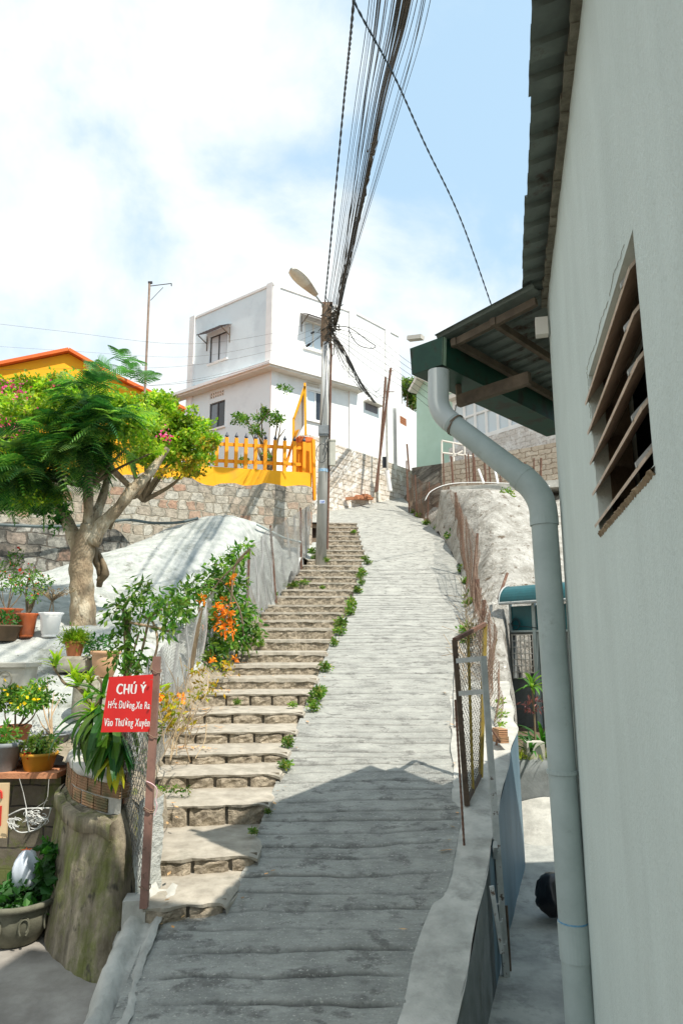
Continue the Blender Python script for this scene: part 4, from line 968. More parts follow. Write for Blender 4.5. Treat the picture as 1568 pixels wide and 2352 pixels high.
mb = MB(); mb.grid(rows); P_ = np.array(rows[-1]); 
st(mb.build('rock_bank', M_rock, smooth=True))

# terrace slab and white hose over the rock
TS = Facade.two(pt(1045, 1110, 25.0), pt(1265, 1122, 24.0))
mb = MB(); TS.box(mb, -.2, 6, TS.uv(1150, 1128)[1], TS.uv(1150, 1112)[1], .12, -3.5)
tag(mb.build('terrace_slab', M_cem), 'thin concrete terrace slab jutting out above the big pale boulder', 'slab')
mb = MB(); mb.tube(smooth_path([pt(975, 1150, 24.5), pt(990, 1128, 24.6), (pt(1030, 1112, 24.7)), pt(1093, 1108, 24.6), pt(1160, 1110, 24.3), pt(1210, 1112, 24.0), pt(1262, 1116, 23.8)], 6), .015, 8)
tag(mb.build('white_pipe', M_white, smooth=True), 'thin white water pipe running along the edge of the terrace above the boulder', 'pipe')
mb = MB(); blob(mb, pt(1162, 1148, 22.1), (.22, .3, .35), 260, .12); blob(mb, pt(1158, 1135, 22.3), (.2, .3, .2), 120, .12)
tag(mb.build('fern_bush', L_weed), 'green leafy plant growing from the rock crack under the terrace slab', 'plant')

# house with teal awning below the boulder
TW = Facade.two(pt(1165, 1500, 14.0), pt(1262, 1500, 13.2))
th_ = thing('teal_awning_house', 'small house front with curved teal awning and white window grille under the boulder', 'house', (3.6, 13.6, -1.6))
mb = MB(); u0, z1 = TW.uv(1172, 1420); u1 = 4.2; zb_ = -1.7; a, zc = TW.uv(1176, 1452); b, zd = TW.uv(1229, 1562); zc = TW.uv(1200, 1458)[1]; zd = TW.uv(1200, 1558)[1]
TW.wall(mb, u0-.05, u1, zb_, z1-.1, [(a, b, zd, zc)], .1); mb.build('wall', M_graycem, th_)
mb = MB(); TW.box(mb, u0, u1, zb_, z1, -.6, -3); mb.build('interior_shade_box', M_roomshade, th_)  # solid dark box put where the inside is only shaded
mb = MB()
for k in range(6): uu = a+(b-a)*k/5; TW.box(mb, uu-.009, uu+.009, zd, zc, .03, .012)
for k in range(8): zz = zd+(zc-zd)*k/7; TW.box(mb, a, b, zz-.009, zz+.009, .05, .031)
for (p, q) in (((1, 3), (3, 5)), ((3, 3), (1, 5)), ((1, 1), (2, 2))):
    A__ = TW.p(a+(b-a)*p[0]/5, zd+(zc-zd)*p[1]/7, .055); B__ = TW.p(a+(b-a)*q[0]/5, zd+(zc-zd)*q[1]/7, .055); mb.beam(A__, B__, .012, .006)
mb.build('window_grille', M_under, th_)
mb = MB(); PJ = .34; uu, z_ = TW.uv(1165, 1382); z2 = TW.uv(1200, 1345)[1]; zl = TW.uv(1200, 1385)[1]; us_, ue_ = TW.uv(1170, 1365)[0], u1
prof = [(PJ*math.cos(q_), zl+(z2-zl)*math.sin(q_)) for q_ in np.linspace(0, PI/2, 10)]
mb.grid([[TW.p(u, z, w_) for w_, z in prof] for u in np.linspace(us_, ue_, 14)]); mb.grid([[TW.p(u, z-.012, w_) for w_, z in prof] for u in np.linspace(us_, ue_, 14)])
mb.add([TW.p(us_, z, w_) for w_, z in prof]+[TW.p(us_, zl, 0)], [tuple(range(11))]); aw = mb.build('awning', M_teal, th_)
mb = MB(); mb.tube([TW.p(us_-.01, z+.01, w_) for w_, z in prof], .018, 6); mb.tube([TW.p(us_, zl-.01, PJ), TW.p(ue_, zl-.01, PJ)], .03, 6)
sp_pts = [TW.p(us_-.02+.0*k, zl+.14+(.12-.009*k)*math.sin(k*.55), .15+(.12-.009*k)*math.cos(k*.55)) for k in range(13)]; mb.tube(sp_pts, .008, 5)
mb.build('awning_frame', M_silver, aw)
zz0, zz1 = TW.uv(1200, 1448)[1], TW.uv(1200, 1392)[1]
mb = MB(); TW.box(mb, us_+.05, u1, zz0, zz1, .06, .03); mb.build('valance_panel', M_teal, th_)
mb = MB(); TW.box(mb, us_+.05, u1, zz0-.035, zz0, .09, .03); uu = TW.uv(1233, 1450)[0]; TW.box(mb, uu-.035, uu+.035, zb_, zl, .10, .03); TW.box(mb, us_+.03, us_+.07, zz0, zl, .09, .03); mb.build('white_post', M_pipe, th_)
mb = MB(); sp = [TW.p(us_+.2+.0*k+.11*math.cos(k*.8)*(1-.03*k), zz0+.12+.13*math.sin(k*.8)*(1-.03*k), .11) for k in range(13)]+[TW.p(us_+.9, zz0+.02, .11)]; mb.tube(smooth_path(sp, 3), .007, 5)
mb.build('loose_cable', M_black, th_)

# ================================================================== UTILITY POLE
pb_ = G(737, 1290); ptop = pt(751, 700, pb_[1]+.05)
pole = thing('utility_pole', 'grey concrete utility pole carrying a street lamp and a tangle of cables beside the stairway', 'pole', tuple(pb_-[0, 0, .1]))
PD = unit(ptop-pb_); HP = np.linalg.norm(ptop-pb_)
def onpole(y, dx=0., dy=0.):
    lo, hi = 0, HP
    for _ in range(40):
        mid = (lo+hi)/2; p = pb_+PD*mid
        if p[2]/p[1] < ray(745, y)[1]: lo = mid
        else: hi = mid
    return pb_+PD*lo+np.array([dx, dy, 0])
mb = MB(); mb.tube([pb_-PD*.3, pb_+PD*HP*.5, ptop], [.17, .145, .12], 20); mb.build('shaft', M_conc, pole, smooth=True)
mb = MB()
for dx in (-.045, .045): mb.tube([onpole(985, dx+.0, -.17), onpole(790, dx-.0, -.15)], .048, 10)
mb.build('white_conduit', M_white, pole, smooth=True)
mb = MB(); mb.tube([onpole(1262, .185, -.02), onpole(1000, .175, -.02), onpole(790, .17, -.02)], .035, 8); mb.build('rusty_conduit', M_rust, pole)
mb = MB(); p = onpole(992, -.01, -.12); mb.box(p, (.32, .28, .27)); mb.box(p-[0, .0, .16], (.26, .24, .06)); mb.build('junction_box', M_potg, pole)
mb = MB(); p = onpole(1043, .27, -.06); mb.box(p, (.20, .18, .78)); mb.box(p+[0, 0, .41], (.23, .21, .04)); mb.build('meter_box', pm('cream meter box', (.55, .54, .46), (.47, .46, .39), s=6), pole)
mb = MB(); mb.tube([onpole(1085, .0, 0), onpole(1078, 0, 0)], .16, 16); mb.build('blue_band', pm('blue sticker band', (.12, .35, .55), (.5, .55, .6), s=30), pole)
mb = MB(); p = onpole(1155, -.0, -.168); mb.box(p, (.16, .006, .11)); stick = mb.build('notice_sticker', pm('white blue sticker', (.7, .74, .8), (.6, .65, .75), s=30), pole)
mb = MB()
for k, (dx, dz) in enumerate([(-.05, .015), (-.02, 0), (.012, .01), (.035, -.005), (.055, .012)]): mb.box(p+[dx, -.005, dz], (.014, .004, .045))
mb.box(p+[0, -.005, -.035], (.12, .004, .008)); mb.build('sticker_print', pm('blue print', (.03, .10, .45), s=9), stick)
# rusty wrap at the top + insulators
mb = MB(); mb.tube([onpole(795), onpole(760), onpole(700)], [.17, .19, .155], 14); mb.build('rusty_bracket', pm('weathered wrap', (.30, .20, .13), (.14, .11, .08), s=11, bump=1, bs=30), pole)
mb = MB(); mb.box(onpole(697), (.36, .26, .07)); mb.build('cap', M_rust, pole)
mb = MB()
R5 = np.random.RandomState(5)
for k in range(70):
    c = onpole(R5.uniform(715, 800), R5.uniform(.05, .26), R5.uniform(-.26, .05)); d = R5.normal(size=3)*[.13, .12, .2]
    mb.tube(smooth_path([c, c+d*.5+R5.normal(size=3)*.08, c+d+R5.normal(size=3)*.05], 3), R5.uniform(.009, .02), 5)
for k in range(8):
    c = onpole(R5.uniform(735, 785), R5.uniform(.1, .3), -.1); r_ = R5.uniform(.08, .16)
    mb.tube([c+[r_*math.cos(t)*.6, -.05+r_*.3*math.cos(t+1), r_*math.sin(t)] for t in np.linspace(0, 2*PI, 14)], .012, 5)
mb.build('cable_tangle', M_brcab, pole)
mb = MB()
for (x0, y0, x1, y1) in ((742, 790, 739, 985), (747, 800, 760, 1090), (752, 990, 748, 1060), (758, 1010, 745, 1050)):
    c0, c1 = onpole(y0, (x0-746)*.0145, -.2), onpole(y1, (x1-746)*.0145, -.22); mb.tube(smooth_path([c0, (c0+c1)/2+R5.normal(size=3)*.06, c1], 4), .011, 5)
cc = onpole(1045, -.05, -.2)
mb.tube([cc+[.17*math.cos(t), 0, .3*math.sin(t)] for t in np.linspace(.2, 5.6, 18)], .01, 5)
mb.build('service_cable', M_black, pole)
# insulator clips left of the pole top
for k, (x, y) in enumerate(((708, 776), (700, 795), (697, 790))):
    mb = MB(); c = pt(x+6, y-10+k*8, pb_[1]-.3); mb.tube([c, c+[.10, 0, .06]], .035, 6); mb.tube([c+[.1, 0, .06], onpole(770, -.1, -.1)], .008, 4); mb.build('clamp', M_black, pole)
# lamp
Yl = pb_[1]-.9
lamp = thing('street_lamp', 'off white cobra head street lamp on a short arm at the pole top', 'street lamp', tuple(pt(745, 700, Yl+.7)))
L0, L1 = pt(743, 702, pb_[1]-.12), pt(722, 676, Yl)
mb = MB(); mb.tube([L0, L1], .028, 8); mb.build('arm', M_silver, lamp)
H0, H1 = pt(726, 678, Yl+.05), pt(668, 618, Yl-.75)
ax = unit(H1-H0); Lh = np.linalg.norm(H1-H0); sd = unit(np.cross(ax, [0, 0, 1.])); upv = np.cross(sd, ax)
def head(kz0, kz1, w0, n=18, flat=False):
    rows = []
    for i in range(n):
        t = i/(n-1); wv = (.05+.105*math.sin(PI*min(1, max(0, .08+t*.86))**1.5)**.8) if t < .98 else .03
        wv *= w0*1.45; hh = (.045+.075*math.sin(PI*(.1+.85*t)))
        row = []
        for j in range(13):
            a_ = PI*j/12; row.append(H0+ax*Lh*t+sd*wv*math.cos(a_)+upv*(hh*math.sin(a_)*kz1 if not flat else -hh*math.sin(a_)*kz0))
        rows.append(row)
    return rows
mb = MB(); mb.grid(head(1, 1, 1.12)); mb.grid([[r[0], r[-1]] for r in head(1, 1, 1.12)]); mb.build('housing', M_lamp, lamp, smooth=True)
mb = MB(); r_ = head(.75, 1, .98, flat=True); mb.grid(r_[7:]); mb.build('lens', M_lens, lamp, smooth=True)
mb = MB(); mb.grid(r_[:8]); mb.build('gear_cover', pm('beige cover', (.62, .52, .42), (.55, .45, .36), s=6, rough=.5), lamp, smooth=True)

# ================================================================== CABLES
def cable(nm, pts, r, mat, label, n=5, grp='cables', twist=None, smooth=10):
    P = smooth_path(pts, smooth); mb = MB()
    if twist:
        for s_ in range(2):
            Q = []
            Pf = np.array([P[0]*(1-t)+P[-1]*t for t in [0]]); 
            seg = np.concatenate([[0], np.cumsum(np.linalg.norm(np.diff(P, axis=0), axis=1))])
            for x in np.arange(0, seg[-1], twist/7):
                c = np.array([np.interp(x, seg, P[:, i]) for i in range(3)]); a_ = x/twist*2*PI+s_*PI; Q.append(c+np.array([math.cos(a_), 0, math.sin(a_)])*r*.8)
            mb.tube(Q, r*.8, 5)
    else: mb.tube(P, r, n)
    o = mb.build(nm, mat); tag(o, label, 'cable', grp); return o
R6 = np.random.RandomState(6)
far0 = onpole(745, .12, -.1)
def overhead(xt, yt, xm, ym, xb, yb, r, mat, label, Yt=8.3, Ym=12.6, nm='overhead_cable', twist=None, grp='overhead cables running to the pole top'):
    top = pt(xt, yt, Yt); mid = pt(xm, ym, Ym); bot = pt(xb, yb, pb_[1]-.1); d = top-mid
    ext = top+np.array([d[0]*2.4, d[1]*2.4, .9]); ext[2] = top[2]+1.0
    return cable(nm, [ext, top+(d*.6)*[1, 1, .1], top, mid, (mid*.45+bot*.55)-[0, 0, .05], bot], r, mat, label, twist=twist, grp=grp)
overhead(812, 0, 789, 240, 746, 695, .017, M_black, 'thick twisted black cable hanging leftmost in the overhead bundle', twist=.55, grp=None)
bund = [(868, 0, 836, 240), (872, 0, 839, 235), (885, 0, 842, 270), (905, 0, 858, 240), (912, 0, 862, 240), (920, 0, 866, 250), (926, 0, 868, 262), (932, 0, 872, 240), (938, 0, 876, 236), (942, 0, 878, 250), (936, 0, 870, 280), (928, 0, 864, 290), (916, 0, 860, 300)]
for k, (a_, b_, c_, d_) in enumerate(bund):
    overhead(a_, b_, c_, d_, 768+R6.uniform(-5, 5), 745, R6.uniform(.011, .019) if k > 2 else .010, [M_brcab, M_black][k % 4 == 0], 'thick weathered cable in the dense middle of the overhead bundle', grp='thick cables of the overhead bundle')
thin = [(848, 815), (854, 822), (860, 826), (866, 834), (874, 838), (890, 846), (900, 852), (948, 884), (958, 890), (968, 906), (976, 912), (972, 915), (988, 921)]
for k, (a_, c_) in enumerate(thin):
    overhead(a_, 0, c_, 240, 750+k*2.1+R6.uniform(-2, 2), 712, R6.uniform(.005, .0085), [M_blcab, M_black][k % 2], 'thin dark wire fanning out beside the overhead bundle', nm='thin_wire', grp='thin overhead wires')
# wrapped bundle body close to the pole
mb = MB(); P = smooth_path([pt(862, 300, 12), pt(846, 380, 13.9), pt(828, 470, 15.6), pt(806, 560, 17.3), pt(788, 640, 18.9), pt(772, 735, 20.0)], 10)
for k in range(9):
    o_ = R6.normal(size=3)*.035; Q = [p+o_+R6.normal(size=3)*.012 for p in P]; mb.tube(Q, R6.uniform(.014, .024), 5)
for k in (6, 24, 40): mb.tube([P[k]+[.08*math.cos(t), 0, .08*math.sin(t)] for t in np.linspace(0, 2*PI, 9)], .008, 4)
tag(mb.build('cable_bundle', M_brcab), 'dense ragged brown bundle of bound cables sagging into the pole top', 'cable')
cable('service_drop', [pt(800, -60, 7.6), pt(815, 8, 8.3), pt(905, 175, 10.2), pt(975, 330, 12.4), pt(1060, 510, 15), pt(1137, 727, 18), pt(1185, 860, 20)], .0135, M_blcab, 'single taut dark wire crossing the bundle and descending to the right behind the canopy', grp=None, twist=.5)
# drooping bundle to the right house and wires down
for k in range(7):
    j = R6.uniform(-5, 5, 4)
    cable('drooping_cable', [onpole(760, .15, -.1), pt(785+j[0], 800+j[1], 21.5), pt(803+j[2], 835+j[3], 23.5), pt(830+j[0], 885+j[2]*.5, 27), pt(862+j[1], 925, 30.5)], R6.uniform(.012, .022), [M_brcab, M_black][k % 2], 'dark cable drooping from the pole top across the white house front', grp='cables drooping to the white house')
for k in range(8):
    j = R6.uniform(-10, 10, 4)
    cable('sagging_wire', [onpole(770, .15, -.1), pt(800+j[0], 850+j[1], 24), pt(850+j[2], 905+j[3], 28), pt(888, 868+k*9, 31.3)], .008, M_black, 'thin wire sagging from the pole to the rusty posts', grp='wires sagging to the rusty posts')
for k in range(6):
    y0 = 745+k*9; cable('street_wire', [onpole(750+k*4, .1, -.1), pt(850, y0+20+k*7, 25), pt(960, 845+k*14, 31), pt(1120, 925+k*25, 38)], .009, M_black, 'thin wire running right from the pole behind the green gutter', grp='wires running right from the pole')
mb = MB(); lp = [onpole(755, .12, -.15), pt(800, 752, 20.6), pt(845, 783, 20.9), pt(862, 795, 21), pt(852, 800, 21), pt(828, 795, 20.9), pt(812, 780, 20.8), pt(800, 757, 20.6)]
mb.tube(smooth_path(lp, 7), .016, 6); tag(mb.build('cable_loop', M_black), 'large loose loop of spare black cable hanging right of the pole top', 'cable')
for k, (y0, y1, y2, Yk) in enumerate([(745, 782, 736, 17), (858, 833, 762, 18), (905, 872, 775, 19), (930, 868, 770, 18.5), (800, 812, 750, 22)]):
    cable('side_wire', [pt(-60, y0-8, Yk), pt(150, y0+(y1-y0)*.45, Yk+.5), pt(420, y1+8, Yk+1), pt(620, (y1+y2)/2+8, 19.6), onpole(y2, -.1, -.1)], .0032 if k != 2 else .0045, M_brcab, 'thin wire running left from the pole above the yellow house', grp='wires running left from the pole')

# ================================================================== WHITE HOUSE
C = pt(627, 655, 32.0)
HL = Facade(C[0], C[1], math.radians(-52.3)); HR = Facade(C[0], C[1], math.radians(54.2))
wh = thing('white_house', 'two storey white flat roofed house with projecting ledge and awninged windows on the hill', 'house', (C[0], C[1], 6.5))
ulE, _ = HL.uv(437, 800); urE, _ = HR.uv(816, 740)
ZT = C[2]; zT = lambda F_, x, y: F_.uv(x, y)[1]
zbase = 6.3
def win_hole(F_, x0, x1, yt, yb):
    xm = (x0+x1)/2; a_, b_ = sorted((F_.uv(x0, (yt+yb)/2)[0], F_.uv(x1, (yt+yb)/2)[0])); return (a_, b_, F_.uv(xm, yb)[1], F_.uv(xm, yt)[1])
WLu = win_hole(HL, 482, 521, 767, 828); WLl = win_hole(HL, 481, 516, 923, 982)
WRu = win_hole(HR, 700, 741, 740, 803); WRl = win_hole(HR, 705, 745, 898, 966)
VL = win_hole(HL, 484, 514, 900, 912); VR = win_hole(HR, 706, 733, 880, 890)
zled = HL.uv(625, 828)[1]
# parapet line drops slightly with each part's own top
ztl = ZT
P2_ = HR.p(urE, 0); HQ = Facade(P2_[0], P2_[1], math.radians(42.5)); uqE = HQ.uv(915, 800)[0]
mb = MB()
HL.wall(mb, 0, ulE, zbase, ztl, [WLu, WLl, VL], .16); mb.build('shaded_wall', M_white_shade, wh)
mb = MB(); HR.wall(mb, 0, urE, zbase, ztl, [WRu, WRl, VR], .16); HQ.wall(mb, 0, uqE, zbase, ztl, [], .1)
e1 = HL.p(ulE, 0); e2 = HQ.p(uqE, 0); back = np.array([2.0, 52, 0])
for p, q in ((e1, back+[-6, -4, 0]), (e2, back+[3, 0, 0]), (back+[-6, -4, 0], back+[3, 0, 0])):
    mb.add([p+[0, 0, zbase], q+[0, 0, zbase], q+[0, 0, ztl], p+[0, 0, ztl]], [(0, 1, 2, 3)])
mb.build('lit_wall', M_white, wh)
mb = MB(); mb.add([HL.p(0, ztl-.5), e1+[0, 0, ztl-.5], back+[-6, -4, ztl-.5], back+[3, 0, ztl-.5], e2+[0, 0, ztl-.5], HR.p(urE, ztl-.5)], [(0, 1, 2, 3, 4, 5)]); mb.build('roof', M_cem, wh)
mb = MB(); HL.box(mb, -.10, ulE, ztl-.02, ztl+.10, .06, -.2); HR.box(mb, .11, urE, ztl-.02, ztl+.10, .06, -.2); HQ.box(mb, .02, uqE, ztl-.02, ztl+.10, .06, -.2); mb.build('parapet_trim', M_white, wh)
for F_, u_ in ((HL, ulE-.18), (HR, urE-.25), (HQ, HQ.uv(888, 780)[0])):
    mb = MB(); F_.box(mb, u_-.22, u_+.22, zbase, ztl+.16, .10, -.05); mb.build('pilaster', M_white, wh)
mb = MB(); HL.box(mb, -.02, .38, zled, ztl+.16, .07, -.05); HR.box(mb, -.02, .38, zbase, ztl+.16, .074, -.05); mb.build('corner_pilaster', M_white, wh)
# ledge round the corner
ow = .62
def corner_off(w_, z):   # point where both facades offset by w_ meet
    A = np.array([[HL.d[0], -HR.d[0]], [HL.d[1], -HR.d[1]]]); rhs = (HR.n-HL.n)[:2]*w_; s_ = np.linalg.solve(A, rhs); return HL.p(s_[0], z, w_)
uend = HR.uv(822, 870)[0]; ulend = ulE+1.4
for th0, th1, mt, nm in ((0, .16, M_white, 'ledge'), (-.10, 0, M_under, 'ledge_soffit')):
    w_ = ow if nm == 'ledge' else ow-.10; zz = zled-.45
    pts_ = [HL.p(0, zz+th0, -.05), HL.p(ulend, zz+th0, -.05), HL.p(ulend, zz+th0, w_), corner_off(w_, zz+th0), HR.p(uend, zz+th0, w_), HR.p(uend, zz+th0, -.05)]
    mb = MB(); mb.prism(pts_, (0, 0, th1-th0)); mb.build(nm, mt, wh)
def add_window(F_, h, par, kind, awn=True, glass=None, glass2=None):
    a_, b_, c_, d_ = h; mb = MB(); fw = .07
    for (p0, p1, q0_, q1_) in ((a_, b_, c_, c_+fw), (a_, b_, d_-fw, d_), (a_, a_+fw, c_+fw, d_-fw), (b_-fw, b_, c_+fw, d_-fw), ((a_+b_)/2-.04, (a_+b_)/2+.04, c_+fw, d_-fw)):
        F_.box(mb, p0, p1, q0_, q1_, -.05, -.13)
    wn_ = mb.build('window', kind, par)
    for s0, s1, g_ in ((a_+fw, (a_+b_)/2-.04, glass or M_glass), ((a_+b_)/2+.04, b_-fw, glass2 or glass or M_glass)):
        mb = MB(); F_.box(mb, s0, s1, c_+fw, d_-fw, -.08, -.10); mb.build('pane', g_, wn_)
    mb = MB(); F_.box(mb, a_-.1, b_+.1, c_-.12, c_-.03, .10, -.02); mb.build('sill', M_white, par)
    if awn:
        mb = MB(); rows = []
        for k in range(17):
            u = a_-.3+(b_-a_+.6)*k/16; zz = .02*(k % 2); rows.append([F_.p(u, d_+.30+zz, .02), F_.p(u, d_-.08+zz, .75)])
        mb.grid(rows); mb.grid([[p-np.array([0, 0, .02]) for p in r] for r in rows]); aw_ = mb.build('awning', M_ashd, par)
        mb = MB()
        for u in (a_-.22, b_+.22): mb.beam(F_.p(u, d_-.35, .02), F_.p(u, d_-.08, .65), .04, .04); mb.beam(F_.p(u, d_+.1, .02), F_.p(u, d_-.75, .02), .04, .04)
        mb.build('bracket', M_wood, aw_)
add_window(HL, WLu, wh, M_frame, True, M_glassb, M_glassb); add_window(HR, WRu, wh, M_under, True, M_glassb, M_glassb)
add_window(HL, WLl, wh, M_frame, False, M_glassd, M_glass); add_window(HR, WRl, wh, M_white, False, M_glassb, M_glassd)
for F_, h in ((HL, VL), (HR, VR)):
    mb = MB(); a_, b_, c_, d_ = h; F_.box(mb, a_, b_, c_, d_, -.10, -.14, 1)
    for k in range(7): u = a_+(b_-a_)*k/6; F_.box(mb, u-.04, u+.04, c_, d_, -.0, -.08)
    F_.box(mb, a_, b_, (c_+d_)/2-.03, (c_+d_)/2+.03, .005, -.085); mb.build('vent_block', [M_under, M_ashd], wh)
v0 = win_hole(HQ, 838, 866, 930, 946); mb = MB(); HQ.box(mb, *v0, .02, -.02); mb.build('wall_vent', M_ashd, wh)
mb = MB(); HQ.box(mb, v0[0]-.15, v0[1]+.15, v0[3], v0[3]+.08, .4, -.02); mb.build('vent_hood', M_under, wh)
# rear annex
ax0 = pt(915, 924, e2[1]-.4); AXF = Facade.two(ax0, pt(962, 950, e2[1]+1.8)); uaE = AXF.uv(962, 980)[0]; aw0 = win_hole(AXF, 918, 933, 958, 976)
ann = thing('white_annex', 'low plain white annex with one small shuttered window right of the tall white house', 'building', tuple(AXF.p(uaE/2, 7)))
mb = MB(); AXF.wall(mb, -.3, uaE, 6.8, AXF.uv(962, 952)[1], [aw0], .1)
mb.add([AXF.p(-.3, AXF.uv(962, 952)[1]), AXF.p(uaE, AXF.uv(962, 952)[1]), AXF.p(-.3, AXF.uv(916, 924)[1])], [(0, 1, 2)])
mb.add([AXF.p(uaE, 6.8), AXF.p(uaE, 6.8, -6), AXF.p(uaE, AXF.uv(962, 952)[1], -6), AXF.p(uaE, AXF.uv(962, 952)[1])], [(0, 1, 2, 3)]); mb.build('wall', M_white, ann)
mb = MB(); AXF.box(mb, aw0[0], aw0[1], aw0[2], aw0[3], -.04, -.09)
for k in range(4): z_ = aw0[2]+(aw0[3]-aw0[2])*(k+.5)/4; AXF.box(mb, aw0[0], aw0[1], z_-.03, z_+.03, .0, -.03)
mb.build('shutter', M_brickc, ann)
# whitewashed brick wall under the house
BW = Facade.two(pt(752, 1010, 29.4), pt(935, 1010, 33.9)); ub = BW.uv(967, 1090)[0]
M_bwh = brickmat('whitewashed stone blocks', BW.az, (.62, .54, .44), (.78, .72, .64), (.40, .33, .24), .62, .24, .022, patch=((.80, .77, .70), 2.2, .50), warp=.08)
mb = MB(); n = 24; zt_ = [BW.uv(752+(967-752)*k/n, np.interp(752+(967-752)*k/n, [752, 767, 860, 932, 967], [1012, 1019, 1050, 1076, 1090]))[1] for k in range(n+1)]
uu_ = [BW.uv(752+(967-752)*k/n, 1050)[0] for k in range(n+1)]
mb.grid([[BW.p(u-.0, 5.0, .02*noise2(u*2, 1, 70)), BW.p(u, (5+z)/2, .03*noise2(u*2, 2, 70)), BW.p(u, z, 0), BW.p(u, z, -.5)] for u, z in zip(uu_, zt_)])
mb.add([BW.p(-2.2, 5), BW.p(0, 5), BW.p(0, zt_[0]), BW.p(-2.2, zt_[0])], [(0, 1, 2, 3)])
tag(mb.build('whitewashed_wall', M_bwh), 'whitewashed block retaining wall below the white house at the top of the ramp', 'wall')
# loose brick pile
t = thing('brick_pile', 'small heap of loose orange bricks at the foot of the whitewashed wall', 'bricks', tuple(pt(822, 1144, 29.2)))
R8 = np.random.RandomState(8)
for k in range(14):
    x = 800+R8.uniform(0, 50); q_ = pt(x, 1146-R8.uniform(0, 1)*(12-abs(x-828)*.35), BW.uv(x, 1140)[0]*.83+28.95); mb = MB(); mb.box(q_, (.3, .15, .12), rz=R8.uniform(-.6, .6)); mb.build('brick', M_brickc, t)
# rusty posts against the wall
def slender(nm, a_, b_, r_, mat, label, cat='post', grp=None, n=8):
    mb = MB(); mb.tube([a_, (a_+b_)/2, b_], r_, n); return tag(mb.build(nm, mat), label, cat, grp)
Yq = 30.2
slender('rusty_post', pt(862, 1130, Yq), pt(897, 846, Yq+.4), .06, M_rust, 'taller leaning rusty iron post with crossbar against the white house')
slender('rusty_post', pt(866, 1128, Yq+.1), pt(885, 866, Yq+.3), .05, M_rust, 'shorter rusty iron post crossing beside the taller leaning one')
mb = MB(); c_ = pt(893, 900, Yq+.3); mb.tube([c_-[.2, 0, 0], c_+[.25, 0, .0]], .025, 6); c_ = pt(897, 852, Yq+.4); mb.tube([c_-[.12, 0, 0], c_+[.15, 0, .0]], .022, 6); tag(mb.build('crossbar', M_rust), 'short iron crossbars near the top of the taller rusty post', 'bar')
slender('thin_steel_pole', pt(889, 1080, 31), pt(887, 868, 31.2), .045, M_conc, 'thin pale steel pole behind the two rusty posts')
slender('white_stub_pipe', pt(896, 1128, 31.5), pt(888, 1080, 31.6), .10, M_white, 'short thick white plastic pipe standing at the top bend of the ramp', 'pipe')
mb = MB(); mb.box(pt(884, 1062, 31.2), (.25, .2, .5)); tag(mb.build('black_meter', M_black), 'small black box on the thin steel pole at the top of the ramp', 'box')

# ================================================================== YELLOW HOUSE, TERRACE WALL, PICKET FENCE
YF = Facade(SWf.o[0]-SWf.n[0]*.3, SWf.o[1]-SWf.n[1]*.3, SWf.az)
u_of = lambda x, y=1080: YF.uv(x, y)[0]
sgn_ = 1 if u_of(448) > u_of(714) else -1
mb = MB(); pl = [(716, 1086, 1135), (650, 1082, 1125), (560, 1076, 1115), (448, 1069, 1105), (330, 1062, 1105), (200, 1055, 1105), (0, 1045, 1110), (-80, 1040, 1110)]
mb.grid([[YF.p(YF.uv(x, b_)[0], YF.uv(x, b_)[1]-.2, 0), YF.p(YF.uv(x, a_)[0], YF.uv(x, a_)[1], 0), YF.p(YF.uv(x, a_)[0], YF.uv(x, a_)[1], -.2), YF.p(YF.uv(x, a_)[0], 3.5, -.2)] for x, a_, b_ in pl])
tag(mb.build('yellow_terrace_wall', M_yel), 'low bright yellow wall standing on the rubble wall below the picket fence', 'wall')
fn = thing('yellow_picket_fence', 'yellow picket fence with dark pointed tips above the yellow terrace wall', 'fence', tuple(YF.p(u_of(590), YF.uv(590, 1075)[1], -.1)))
xs = [478-22*k for k in range(3, 0, -1)]+[478+22.2*k for k in range(11)]
for k, x in enumerate(xs):
    yt_ = 1001+(x-478)*.06; yb_ = 1064+(x-478)*.085; u_, z1_ = YF.uv(x, yt_); z0_ = YF.uv(x, yb_)[1]
    mb = MB(); YF.box(mb, u_-.055, u_+.055, z0_-.05, z1_, -.03, -.11); pk_ = mb.build('picket', M_yel2, fn)
    mb = MB(); tz = z1_; c_ = YF.p(u_, tz, -.07); mb.lathe([(.03, 0), (.035, .03), (.065, .05), (.055, .08), (.025, .14), (.004, .20)], c=c_, n=8); mb.build('tip', M_navy, pk_)
for (ya, yb__) in ((1015, 1026), (1054, 1064)):
    mb = MB(); p0, p1 = YF.uv(412, ya-3), YF.uv(705, yb__+1); mb.hexa([YF.p(u, z+dz, w_) for dz in (-.06, .05) for w_ in (-.115, -.16) for u, z in (p0, p1)]); mb.build('rail', M_yel2, fn)
# end pillar, sloping trim and trellis
t = thing('yellow_gate_pillar', 'orange yellow pillar with red cap and sloping trim where the picket fence ends', 'pillar', tuple(YF.p(u_of(705), 4.8, -.2)))
def ypoly(pts_, w0, w1): 
    mb = MB(); mb.prism([YF.p(*YF.uv(*p), w0) for p in pts_], YF.n*(w1-w0)); return mb
ypoly([(690, 1012), (722, 1005), (722, 1088), (690, 1084)], -.20, -.75).build('pillar_body', M_yel2, t)
ypoly([(690, 998), (723, 1002), (723, 1010), (690, 1012)], -.17, -.8).build('cap', M_orange, t)
ypoly([(684, 985), (692, 982), (676, 1020), (664, 1070), (657, 1072)], -.18, -.3).build('slanting_brace', M_yel2, t)
ypoly([(714, 1010), (721, 1012), (723, 1150), (718, 1150)], .0, .12).build('corner_trim', M_yel2, t)
t = thing('wooden_trellis', 'tall narrow leaning trellis frame with grey panel behind the picket fence', 'trellis', tuple(pt(690, 1050, 24)))
Yt_ = 24.0
